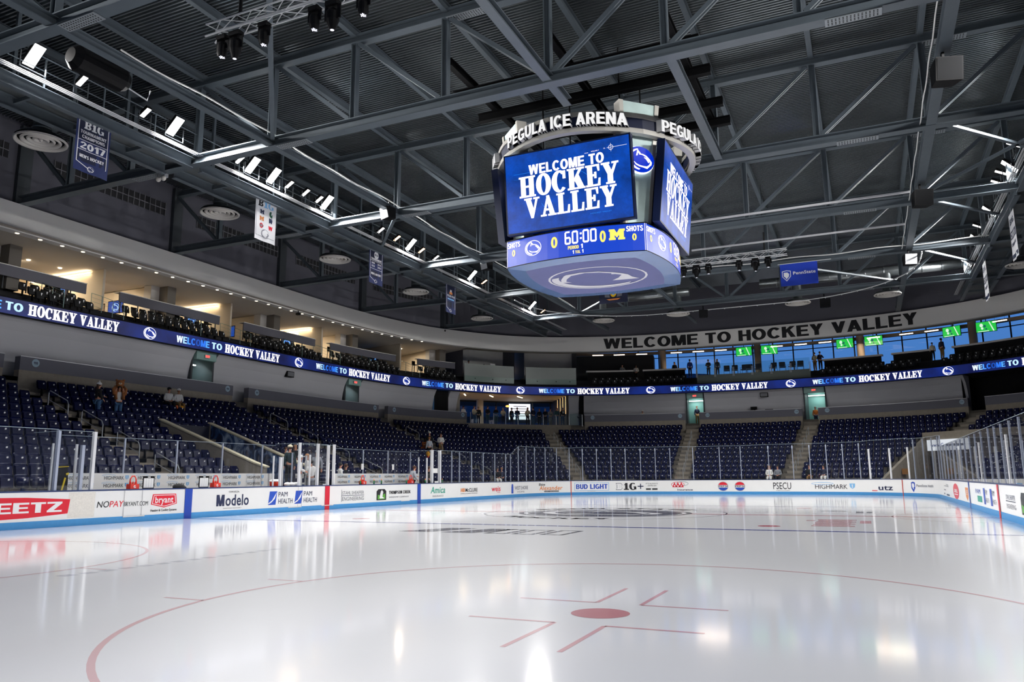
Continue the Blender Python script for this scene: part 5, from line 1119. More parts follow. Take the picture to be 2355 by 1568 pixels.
for x, y0, y1, z, w_, h_, lb in ((-11.3, -29, 38, ZB, .3, .3, 'left of the centre screen, carrying a white cable'), (.55, -29, -4.6, ZB, .3, .3, 'running overhead to the centre screen'), (4.6, -6.35, 2.8, ZB, .3, .3, 'short one right of the centre screen'),
                           (12.45, -29, 40, ZB, .36, .36, 'pale one carrying loudspeakers on the right'), (-3.4, 2.8, 38, ZB, .22, .22, 'behind the centre screen')):
    MB().ibeam((x, y0, z), (x, y1, z), w_, h_, STEEL, .03).build('steel_beam', label='long steel beam along the rink, %s' % lb, cat='beam')
for i, (x0, y0, x1, y1) in enumerate(((-11.3, -6.35, -3.4, -15.5), (-11.3, 2.8, -19.3, 11.95), (-11.3, 11.95, -3.4, 21.1), (12.45, 2.8, 20.3, 11.95), (12.45, 11.95, 20.3, 21.1), (4.5, 21.1, 12.45, 30.25), (-11.3, 30.25, -3.4, 21.1), (12.45, 21.1, 19, 30.25), (12.45, 11.95, 17, 5))):
    MB().bar((x0, y0, ZB+.1), (x1, y1, ZB+.1), .16, .1, STEEL).build('wind_brace', label='slanting flat wind brace between the bottom chords, number %s' % ['one', 'two', 'three', 'four', 'five', 'six', 'seven', 'eight', 'nine', 'ten'][i], cat='brace')
# ---- catwalks ----
GRT = mat('grating', '6c7174', .5, .5)
def catwalk(x, sx, lb):
    t = empty('catwalk', (x, 0, 0), 0, lb, 'catwalk'); y0, y1 = -29, 37
    for dx, nm in ((0, 'edge_beam'), (-sx*-1.5, 'edge_beam')):
        for a, b in zip([y0]+TY, TY+[y1]):
            if b-a > .6: MB().ibeam((dx, a+.25, 14.33), (dx, b-.25, 14.33), .25, .45, STEEL, .03).build(nm, t)
    dx1 = sx*1.5
    m = MB(); m.box((min(0, dx1), y0, 14.58), (max(0, dx1), y1, 14.62), GRT)
    for y in np.arange(y0, y1, 2.28): m.bar((0, y, 14.4), (dx1, y, 14.4), .1, .14, STEEL)
    m.build('deck', t)
    for dx in (0, dx1):
        m = MB(); m.tube([(dx, y0, 15.68), (dx, y1, 15.68)], .025, STEEL, 6); m.tube([(dx, y0, 15.2), (dx, y1, 15.2)], .018, STEEL, 6)
        for y in np.arange(y0, y1, 2.28): m.bar((dx, y, 14.6), (dx, y, 15.7), .05, .05, STEEL)
        m.build('handrail', t)
    m = MB()
    for y in TY:
        for q in (2.3, 4.6, 6.9): MB().bar((dx1, y+q, 14.6), (dx1, y+q, ZT), .12, .12, STEEL).build('hanger', t)
    m = MB()
    for i in range(5): m.tube([(-sx*(.2+i*.055), y0, 14.66+.02*(i % 2)), (-sx*(.2+i*.055), y1, 14.66+.02*(i % 2))], .022, ALU, 6)
    m.build('conduits', t, label='bundle of pale conduits')
    return t
catwalk(-15.4, -1, 'lighting catwalk with rails and pale conduits along the left'); catwalk(16.6, 1, 'lighting catwalk along the right edge of the photo')
# ---- floodlights ----
FLE = led('floodlight_face', (1, .99, .97), 20.0); FLD = led('floodlight_face_dim', (1, .97, .95), 3.0); FLW = led('floodlight_face_warm', (1, .6, .35), 5.0)
def flood(x, y, z, tx, m, lb, w=.85, h=.42):
    t = empty('floodlight', (x, y, z), 0, lb, 'floodlight'); d = Vector((tx-x, 0, -z)).normalized(); R = d.to_track_quat('-Z', 'Y').to_matrix().to_4x4()
    MB().box((-h/2, -w/2, -.0), (h/2, w/2, .12), BLACKM, R).build('housing', t)
    MB().box((-h/2+.02, -w/2+.02, -.02), (h/2-.02, w/2-.02, -.005), m, R).build('lamp_face', t); m2 = MB(); m2.bar((0, -w/2-.02, .0), (0, -w/2-.02, -.55), .03, .03, STEELD); m2.bar((0, w/2+.02, 0), (0, w/2+.02, -.55), .03, .03, STEELD); m2.bar((0, -w/2-.02, -.55), (0, w/2+.02, -.55), .03, .03, STEELD); m2.build('yoke', t)
OD = ['first', 'second', 'third', 'fourth', 'fifth', 'sixth', 'seventh', 'eighth', 'ninth', 'tenth', 'eleventh', 'twelfth']
for i, y in enumerate(FLOOD_L[1:]): flood(-15.2, y, 15.45, 0, FLE, 'dazzling white floodlight on the left catwalk, %s from the camera' % OD[i])
for i, y in enumerate(FLOOD_R[3:]): flood(16.4, y, 15.5, 1, FLE, 'dazzling white floodlight on the right catwalk, %s from the top edge' % OD[i])
for i, (y, m_) in enumerate(((-11.9, FLD), (-9.2, FLD), (-4.2, FLD), (-.9, FLD), (.3, FLD), (1.35, FLD), (4.9, FLD), (6.9, FLD), (8.6, FLW), (11.4, FLW), (13.2, FLD), (20.2, FLW), (24.5, FLW), (31.5, FLW))): flood(-15.1, y, 15.35, -6, m_, 'smaller %s lamp on the left catwalk, number %s' % ('warm' if m_ is FLW else 'white', ['one', 'two', 'three', 'four', 'five', 'six', 'seven', 'eight', 'nine', 'ten', 'eleven', 'twelve', 'thirteen', 'fourteen'][i]), .5, .22)
for i, y in enumerate((10.0, 13.6, 15.0, 16.1, 22.7, 26.5)): flood(16.3, y, 15.8, 8, FLD, 'smaller white lamp on the right catwalk, number %s from the top' % ['one', 'two', 'three', 'four', 'five', 'six'][i], .6, .28)
# ---- air diffusers and ducts ----
for i, (x, y) in enumerate(((-18.35, -11.04), (-18.35, -2.0), (-18.3, 6.95), (-18.3, 16), (-18.3, 26.2), (-9.7, 31.5), (-3.55, 31.6), (5.43, 31.6), (11.5, 31.5), (18.9, 26.3))):
    t = empty('air_diffuser', (x, y, 14.0), 0, 'round white ringed air diffuser, %s from the left' % OD[i], 'diffuser')
    m = MB(); R = [.9, .68, .47, .27]
    for j, r in enumerate(R): m.lathe([(r+.02, .05+.02*j), (r, .02*j), (r-.02, -.02+.02*j), (r-.12, .09+.02*j), (r-.1, .13+.02*j)], DIFFW, 32)
    m.lathe([(.88, .14), (0, .16)], BLACKM, 32)  # added black disc, paints the shade in the gaps between the rings
    m.lathe([(.08, .1), (.05, .04), (.0, .03)], DIFFW, 16); m.build('rings', t, smooth=True)
    MB().lathe([(.92, 0), (.8, .22), (.32, .3), (.32, 1.55)], GALV, 28).lathe([(.335, .5), (.335, .55)], GALV, 28).build('duct_stem', t, smooth=True)
def duct(pts, r, lb):
    m = MB(); m.tube(pts, r, GALV, 20); p0, p1 = Vector(pts[0]), Vector(pts[-1]); L = (p1-p0).length; n = int(L/1.2)
    for i in range(1, n): q = p0.lerp(p1, i/n); d = (p1-p0).normalized()*.02; m.tube([q-d, q+d], r+.012, GALV, 20)
    m.build('ventilation_duct', smooth=True, label=lb, cat='duct')
duct([(-9.9, 31.55, 15.75), (-2.6, 31.55, 15.75)], .34, 'round silver duct high before the far wall, left piece beside the centre screen'); duct([(2.8, 31.55, 15.75), (17.5, 31.55, 15.75)], .36, 'long round silver duct high before the far wall, right of the blue banner')
duct([(-18.3, 4.9, 15.5), (-18.3, 9.4, 15.5)], .42, 'short round silver duct over the left stands behind the hanging banner'); duct([(-18.3, 25.0, 15.5), (-18.3, 28.5, 15.5)], .36, 'short round silver duct over the far left corner')
# ---- moving-light trusses ----
def box_truss(x0, x1, y, z, lb):
    t = empty('lighting_truss', (0, y, z), 0, lb, 'truss'); s = .17; m = MB()
    for a in (-s, s):
        for b in (-s, s): m.tube([(x0, a, b), (x1, a, b)], .025, ALU, 6)
    n = int((x1-x0)/.5)
    m2 = MB()
    for i in range(n):
        xa = x0+(x1-x0)*i/n; xb = x0+(x1-x0)*(i+1)/n; f_ = 1 if i % 2 else -1
        m2.tube([(xa, -s*f_, -s), (xb, s*f_, -s)], .012, ALU, 5); m2.tube([(xa, -s, -s*f_), (xb, -s, s*f_)], .012, ALU, 5); m2.tube([(xa, s, -s*f_), (xb, s, s*f_)], .012, ALU, 5); m2.tube([(xa, -s*f_, s), (xb, s*f_, s)], .012, ALU, 5)
    m.build('chord_tubes', t); m2.build('lacing', t)
    for x in (x0+1.0, x1-1.2): m3 = MB(); m3.tube([(x, 0, .17), (x, 0, 1.3)], .05, BLACKM, 6).tube([(x, 0, 1.3), (x, 0, ZT-z)], .012, BLACKM, 5); m3.build('hoist', t)
box_truss(-5.75, 1.5, -14.95, 13.05, 'silver box truss with moving spotlights at the top left'); box_truss(-6.0, 6.05, 16.0, 13.78, 'silver box truss with spotlights behind the centre screen')
SPL = led('spot_lens', (.85, .85, 1), 2.0)
def mover(x, y, z, lb, big=False):
    t = empty('moving_spotlight', (x, y, z), 0, lb, 'spotlight'); k_ = 1.25 if big else 1
    MB().box((-.14*k_, -.1, -.12), (.14*k_, .1, .0), BLACKM).build('base', t); m = MB(); m.bar((-.15*k_, 0, -.1), (-.15*k_, 0, -.38*k_), .03, .1, BLACKM); m.bar((.15*k_, 0, -.1), (.15*k_, 0, -.38*k_), .03, .1, BLACKM); m.bar((-.16*k_, 0, -.115), (.16*k_, 0, -.115), .1, .03, BLACKM); m.build('yoke', t)
    m_=None; h = MB().lathe([(.0, -.2), (.1, -.2), (.13*k_, -.3), (.13*k_, -.5), (.1 if not big else .07, -.6*k_), (.09 if not big else .06, -.6*k_)], BLACKM, 16).build('head', t, smooth=False)
    m = MB()
    for i in range(12 if not big else 1):
        a = i*2.4; r = .075*sqrt(i/12) if not big else 0; m.lathe([(0, -.6*k_-.003), (.017 if not big else .05, -.6*k_-.003)], SPL, 8, (r*cos(a), r*sin(a), 0))
    m.build('lens', h)
for i, (x, b_) in enumerate(((-5.3, 0), (-4.85, 1), (-3.9, 0), (-2.3, 0), (-1.75, 1), (-.85, 0))): mover(x, -14.95, 12.86, 'black moving spotlight under the top left truss, %s from the left' % OD[i], b_)
for i, (x, b_) in enumerate(((.2, 0), (.95, 1), (1.65, 0), (3.4, 0), (4.3, 1), (5.0, 0))): mover(x, 16.0, 13.6, 'black moving spotlight under the truss behind the centre screen, %s from the left' % OD[i], b_)
# ---- loudspeakers hanging ----
def speaker(x, y, z, rz, lb, s=1.):
    t = empty('hanging_loudspeaker', (x, y, z), rz, lb, 'speaker'); T = mat('speaker_face', 'b9bcc0', .6) if 'white' in lb else mat('speaker_dark', '151618', .7, spec=.1)
    MB().add([(-.4*s, -.3*s, -.35*s), (.4*s, -.3*s, -.35*s), (.3*s, .3*s, -.3*s), (-.3*s, .3*s, -.3*s), (-.4*s, -.45*s, .35*s), (.4*s, -.45*s, .35*s), (.3*s, .3*s, .35*s), (-.3*s, .3*s, .35*s)], [(0, 3, 2, 1), (4, 5, 6, 7), (0, 1, 5, 4), (1, 2, 6, 5), (2, 3, 7, 6), (3, 0, 4, 7)], BLACKM).build('cabinet', t)
    MB().add([(-.36*s, -.31*s, -.32*s), (.36*s, -.31*s, -.32*s), (.36*s, -.455*s, .32*s), (-.36*s, -.455*s, .32*s)], [(0, 1, 2, 3)], T).build('grille', t); MB().bar((0, 0, .35*s), (0, 0, .8*s), .08, .08, BLACKM).build('bracket', t)
speaker(12.4, -3.0, 13.6, .3, 'black loudspeaker under the right beam near the top edge'); speaker(12.4, 9.3, 13.6, .3, 'black loudspeaker under the right beam, lit orange edge'); speaker(12.4, 20.8, 13.7, .3, 'white faced loudspeaker at the far end of the right beam', .9)
speaker(-11.3, 2.0, 14.2, -.4, 'white faced loudspeaker beside the brightest left floodlight', .8); speaker(-11.3, 13.0, 14.3, -.4, 'white faced loudspeaker under the fifth truss left of the centre screen', .8); speaker(7.3, 30.6, 13.6, .2, 'black loudspeaker right of the blue banner', .9); speaker(-1.2, 29.5, 13.4, .2, 'black loudspeaker cluster below the centre screen side', .8)
t = empty('speaker_array', (-12.6, -13.2, 14.6), 1.55, 'long black speaker pod hanging at the upper left', 'speaker'); m = MB(); m.tube([(-.9, 0, 0), (-.7, 0, 0), (.9, 0, 0), (1.1, 0, 0)], [.25, .42, .42, .3], BLACKM, 16); m.build('pod', t); MB().tube([(1.15, -.1, -.2), (1.9, -.1, -.3), (2.0, -.1, .1)], .03, ALU, 6).build('frame', t)
t = empty('emergency_light', (-17.25, -6.35, 14.1), 0, 'twin emergency light under the third truss at the upper left', 'light'); MB().box((-.2, -.1, 0), (.2, .1, .15), ALU).build('box', t); MB().ell((-.15, -.1, -.08), (.12, .1, .12), DIFFW).ell((.15, -.1, -.08), (.12, .1, .12), DIFFW).build('lamps', t)
# ---- cables ----
def cable(pts, r, lb, m=None): MB().tube(pts, r, m or mat('white_cable', 'd8d8d6', .6), 5).build('cable', smooth=True, label=lb, cat='cable')
cable([(-11.1, y, 14.72+.03*sin(y*1.7)+.05*sin(y*.6)) for y in np.arange(-13.5, 29, .6)], .03, 'wavy white cable lying on the long left beam')
cable([(12.1, y, 14.5+.06*sin(y*2.1)) for y in np.arange(-20, 22, .6)], .025, 'white cable along the pale right beam')
cable([(x, 20.75, 14.62+.05*sin(x*1.3)) for x in np.arange(-2, 17, .6)], .03, 'wavy white cable along the sixth truss')
# net track curving above the far end boards
m = MB(); m.tube([PB.at(s, .1, 13.95) for s in np.arange(21, 60, .5)], .035, mat('white_track', 'd5d6d8', .4), 6); t = m.build('net_track', label='curved white net track hanging round the far end', cat='track')
m = MB()
for s in np.arange(22, 60, 1.2): m.ell(PB.at(s, .1, 13.92), (.05, .05, .05), ALU, 6, 4)
m.build('rollers', t)
for k_, (y, z) in enumerate(((9.5, 15.4), (14.6, 15.4))):
    MB().box((1, y-.05, ZB-.42), (12, y+.05, ZB-.34), mat('white_track', 'd5d6d8', .4)).build('strip_conduit', label='long pale conduit under the roof right of the centre screen, %s one' % ['nearer', 'farther'][k_], cat='conduit')
# ---- banners ----
def cloth(o, ux, w_, h_, m, parent, back=True):
    """slightly rippled hanging sheet; returns the mapping used by its artwork"""
    o = Vector(o); ux = Vector(ux).normalized(); n = ux.cross(Vector((0, 0, 1)))
    rip = lambda u, v: .02*sin(u/w_*9+1)*(1-v/h_)
    f_ = lambda u, v, lay: o+ux*u+Vector((0, 0, v))+n*(rip(u, v)+.004*lay)
    mb_ = MB(); N = 14; K = 8; vs = [f_(w_*i/N, h_*j/K, 0) for j in range(K+1) for i in range(N+1)]
    mb_.add(vs, [(j*(N+1)+i, j*(N+1)+i+1, (j+1)*(N+1)+i+1, (j+1)*(N+1)+i) for j in range(K) for i in range(N)], m); mb_.build('cloth', parent, smooth=True); return f_
BNAVY = mat('banner_navy', '1f2c5e', .7); BDK = mat('banner_dark_navy', '141b38', .7); BWH = mat('banner_white', 'f3f3f5', .7)
def left_banner(y0, lb, art, base=BNAVY):
    t = empty('hanging_banner', (0, 0, 0), 0, lb, 'banner'); f_ = cloth((-15.45, y0, 12.22), (0, 1, 0), 1.38, 2.08, base, t); A = Art(); art(A); A.build('printing', f_, t)
    for yy in (y0+.02, y0+1.36): MB().tube([(-15.45, yy, 14.3), (-15.45, yy, 14.6)], .012, ALU, 5).build('hanger', t)
def frame(A):
    A.rect(.08, 1.98, 1.3, 2.0, BWH, 1); A.rect(.08, .34, .11, 2.0, BWH, 1); A.rect(1.27, .34, 1.3, 2.0, BWH, 1); A.poly([[(.08, .34), (.69, .14), (1.3, .34), (1.3, .37), (.69, .17), (.08, .37)]], BWH, 1); A.rect(.1, 1.2, 1.28, 1.98, BDK, 0.5); A.rect(.1, .38, 1.28, .78, BDK, .5); lion(A, .69, .18, .13, BWH, BNAVY, 2)
def f(A):
    frame(A); A.text('B1G', .3, 1.62, .3, BWH, .78, slab=True); A.text('TOURNAMENT', .17, 1.42, .12, BWH, 1.04, .04); A.text('CHAMPIONS', .24, 1.25, .12, BWH, .92, .04); A.rect(.08, 1.16, 1.3, 1.18, BWH, 1); A.rect(.08, .8, 1.3, .82, BWH, 1)
    A.text('2017', .2, .86, .25, BWH, 1.0, .06); A.text("MEN'S HOCKEY", .2, .52, .12, BWH, .98, .04)
left_banner(-11.7, 'navy hanging banner reading 2017 tournament champions at the upper left', f)
def f(A):
    A.rect(.06, .2, .075, 2.0, BDK, 1); A.rect(.06, .2, 1.3, .215, BDK, 1); V, F = slab2d('B'); A.put(V, F, bl['K'], .16, 1.62, .36, .32, 2); A.text('1G', .54, 1.62, .32, bl['L'], .62, slab=True)
    V, F = slab2d('M'); A.put(V, F, bl['N'], .3, 1.28, .22, .2, 2); A.put(V, F, bl['O'], .28, .96, .24, .2, 2)
    A.poly([ellp(1.0, 1.4, .1, .14, 16, radians(60), radians(300))+[(1.02, 1.36)]], mat('print_dkgreen', '17503a', .6), 2); A.poly([[(1.02, 1.36), (1.12, 1.42), (1.1, 1.25), (1.03, 1.22)]], mat('print_dkgreen', '17503a', .6), 2)
    A.text('N', .9, .96, .24, bl['N'], .2, .05); A.text('D', .96, 1.0, .18, bl['N'], .16, .03); A.ring(.42, .72, .12, .12, .05, bl['R'], 2); A.text('OSU', .3, .67, .1, bl['G'], .26, .01, lay=3); A.text('W', .88, .62, .2, bl['R'], .26, .06); lion(A, .68, .38, .24, bl['N'], BWH, 2, ry=.85)
left_banner(-2.7, 'white hanging banner with rows of small school letters over the left stands', f, BWH)
def f(A):
    frame(A); A.oval(.69, 1.7, .22, .22, BWH, 2); A.text('NCAA', .52, 1.66, .09, bl['N'], .34, .02, lay=3); A.text('TOURNAMENT', .17, 1.38, .12, BWH, 1.04, .04); A.rect(.1, 1.32, 1.28, 1.34, BWH, 2)
    A.text('2017', .22, 1.15, .1, BWH, .34, .03); A.text('2018', .82, 1.15, .1, BWH, .34, .03); A.text('2023', .22, .98, .1, BWH, .34, .03); A.text('2025', .82, .98, .1, BWH, .34, .03); A.rect(.08, .86, 1.3, .88, BWH, 2); A.text("MEN'S HOCKEY", .2, .52, .12, BWH, .98, .04)
left_banner(6.34, 'navy hanging banner listing tournament years left of the centre screen', f)
def f(A): frame(A); A.rect(.5, 1.3, .88, 1.45, bl['O'], 2); A.rect(.58, 1.45, .8, 1.6, BWH, 2); A.text('FROZEN FOUR', .2, 1.1, .13, BWH, 1.0, .04); A.rect(.25, .9, 1.1, 1.0, bl['L'], 2)
left_banner(15.16, 'navy hanging banner with a small orange emblem, farthest on the left', f)
for i, (y, tx) in enumerate(((13.3, '2020'), (23.2, '2024'))):
    t = empty('hanging_banner', (0, 0, 0), 0, 'white hanging banner seen almost edge on at the right, %s' % ['nearer one', 'farther one'][i], 'banner'); f_ = cloth((16.55, y+1.4, 11.55), (0, -1, 0), 1.4, 2.3, BWH, t); A = Art()
    A.text('B1G', .2, 1.75, .3, bl['N'], 1.0, .05); A.rect(.05, 1.05, 1.35, 1.45, bl['N'], 1); A.text(tx, .2, 1.12, .25, BWH, 1.0, .05); A.text('CHAMPIONS', .15, .7, .16, bl['N'], 1.1, .03); A.rect(.05, .1, 1.35, .3, bl['N'], 1); A.build('printing', f_, t)
    MB().tube([(16.55, y+.7, 13.85), (16.55, y+.7, 14.2)], .012, ALU, 5).build('hanger', t)
t = empty('hanging_flag', (0, 0, 0), 0, 'bright blue flag with a white shield and PennState lettering', 'flag'); BF = mat('flag_blue', '1238b0', .6); f_ = cloth((5.22, 20.8, 12.9), (1, 0, 0), 2.18, 1.4, BF, t); A = Art()
A.poly([[(.1, .95), (.36, 1.0), (.62, .95), (.62, .6), (.36, .3), (.1, .6)]], BWH, 1); A.poly([[(.14, .92), (.36, .96), (.58, .92), (.58, .61), (.36, .36), (.14, .61)]], BF, 2); A.poly([[(.2, .86), (.42, .86), (.52, .76), (.5, .6), (.4, .5), (.36, .42), (.28, .56), (.2, .62)]], BWH, 3); A.text('PennState', .75, .68, .2, BWH, 1.3, .03); A.build('printing', f_, t)
MB().tube([(5.1, 20.8, 14.32), (8.2, 20.8, 14.32)], .02, ALU, 6).build('pole', t)
t = empty('hanging_flag', (0, 0, 0), 0, 'dark blue flag with a gold and white crest below the centre screen', 'flag'); f_ = cloth((-6.6, 20.8, 12.95), (1, 0, 0), 2.0, 1.35, BDK, t); A = Art(); A.oval(1.0, .7, .22, .28, bl['Y'], 1); A.oval(1.0, .72, .12, .16, bl['L'], 2)
for sx in (-1, 1):
    A.poly([[(1+sx*.25, .4), (1+sx*.6, .45), (1+sx*.62, .8), (1+sx*.45, .95), (1+sx*.3, .8)]], bl['G'], 1)
A.poly([[(.5, .3), (1.5, .3), (1.3, .2), (.7, .2)]], bl['O'], 1); A.build('printing', f_, t)
# ================= CENTRE SCOREBOARD =================
sb_ = empty('centre_scoreboard', (0, 0, 0), 0, 'four sided hanging scoreboard with blue screens over centre ice', 'scoreboard')
def ringpts(h, bow, ch=0., n=12):
    """rounded square plan: corners at +-h, sides bowed out, corners cut by ch"""
    P = []
    for q in range(4):
        for i in range(n+1):
            u = -h+ch+(2*h-2*ch)*i/n; d = h+bow*(1-(u/(h-ch))**2); x, y = u, -d
            for _ in range(q): x, y = -y, x
            P.append((x, y))
    return P
def ringmesh(mb_, P, prof, m):
    n = len(P); vs = []
    for x, y in P:
        l = hypot(x, y)
        for d, z in prof: vs.append((x*(1+d/l), y*(1+d/l), z))
    K = len(prof); fs = [(i*K+j, ((i+1) % n)*K+j, ((i+1) % n)*K+(j+1) % K, i*K+(j+1) % K) for i in range(n) for j in range(K)]
    mb_.add(vs, fs, m); return mb_
SBB = led('board_blue', (.0, .055, .62), 1.0); SBL = led('board_blue_side', (.0, .055, .62), 1.0)
LR = ringpts(2.72, .42)
ringmesh(MB(), LR, [(0, 9.27), (0, 10.27), (-.25, 10.27), (-.25, 9.27)], SBB).build('lower_ring_screen', sb_)
ringmesh(MB(), LR, [(.01, 9.245), (.01, 9.27), (-.3, 9.27), (-.3, 9.245)], BLACKM).build('ring_trim', sb_); ringmesh(MB(), LR, [(.02, 10.27), (.02, 10.31), (-.3, 10.31), (-.3, 10.27)], BLACKM).build('ring_trim', sb_)
UND = mat('scoreboard_underside', '5f7fb4', .25, .2, coat=.4); FAB = mat('underside_fabric', '5d618f', .8, noise=(1.2, .12))
P_ = LR; n = len(P_); k0 = .8; mb_ = MB(); mb_.add([(x, y, 9.24) for x, y in P_]+[(x*k0, y*k0, 9.2) for x, y in P_], [(i, i+n, (i+1) % n+n, (i+1) % n) for i in range(n)], UND).build('underside_rim', sb_)
mb_ = MB(); mb_.add([(x*k0, y*k0, 9.2) for x, y in P_], [tuple(range(n))[::-1]], FAB); un = mb_.build('underside_fabric', sb_)
A = Art(); W_ = mat('fabric_white', 'e8e8ee', .7); A.ring(0, 0, 2.05, 1.72, .09, W_, 1)
a = ellp(0, 0, 1.9, 1.55, 24, radians(60), radians(205)); b_ = ellp(.22, -.12, 1.78, 1.42, 24, radians(205), radians(60)); A.poly([a+b_], W_, 2)
for L in ([(.45, .62), (1.55, .75), (1.35, .35), (1.3, -.05), (1.15, -.3), (.85, -.62), (.35, -.98), (-.35, -1.12), (-1.0, -1.0), (-1.15, -.85), (-1.45, -.35), (-1.6, .1), (-1.2, .25), (-1.35, .0), (-1.2, -.35), (-.85, -.8), (-.2, -.98), (.35, -.82), (.75, -.5), (.7, -.35), (.85, -.32), (1.05, -.1), (.8, .3)],): A.poly([L], W_, 2)
A.build('underside_badge', lambda u, v, lay: Vector((u*.98, v*.98, 9.195-.004*lay)), un, label='white oval lion badge on grey fabric')
def side_map(q, z0, h, bow, d0=.004):
    def f_(u, v, lay):
        d = h+bow*(1-(u/h)**2)+d0+.004*lay; x, y = u, -d
        for _ in range(q): x, y = -y, x
        return Vector((x, y, z0+v))
    return f_
YEL = led('led_yellow', (1, .78, .12), 1.3); WHD = led('led_white2', (1, .93, 1), 1.5)
for q in range(4):
    A = Art()
    for x, s_ in ((-2.38, 1), (2.35, -1)): A.text('SHOTS', x-.29, .72, .2, WHD, .58, .035); A.text('0', x-.09, .38, .25, YEL, .15, .04)
    lion(A, -1.52, .55, .36, WHD, led('ring_badge_blue', (.0, .06, .66), 1), 1); A.text('0', -.75, .4, .42, YEL, .26, .045); A.text('60:00', -.3, .46, .42, WHD, 1.1, .045) if 0 else None
    x = .0
    for ch, w_ in (('6', .24), ('0', .24), (':', .07), ('0', .24), ('0', .24)):
        if ch == ':': A.rect(x-.17, .78, x-.1, .85, WHD, 2); A.rect(x-.17, .6, x-.1, .67, WHD, 2); x += .13; continue
        X = x-.2
        if ch == '0': A.poly([[(X, .5), (X+.05, .45), (X+.19, .45), (X+.24, .5), (X+.24, .9), (X+.19, .95), (X+.05, .95), (X, .9)], rc(X+.06, .52, X+.18, .88)], WHD, 2)
        else: A.poly([[(X, .5), (X+.05, .45), (X+.19, .45), (X+.24, .5), (X+.24, .68), (X+.19, .74), (X+.06, .74), (X+.06, .89), (X+.2, .89), (X+.2, .95), (X+.05, .95), (X, .9)], rc(X+.06, .52, X+.18, .67)], WHD, 2)
        x += .28
    A.text('PERIOD', -.08, .26, .13, YEL, .42, .03); A.text('1', .42, .26, .16, WHD, .07, .03); A.text('1', .1, .08, .13, WHD, .05, .03); A.text('TOL', .2, .08, .11, YEL, .2, .03); A.text('1', .46, .08, .13, WHD, .05, .03)
    A.text('0', 1.12, .4, .42, YEL, .22, .045); V, F = slab2d('M'); A.put(V, F, YEL, 1.45, .44, .45, .4, 2)
    A.rect(-2.7, 0, -2.685, 1, WHD, 2); A.rect(2.685, 0, 2.7, 1, WHD, 2)
    A.build('score_display', side_map(q, 9.27, 2.72, .42), sb_)
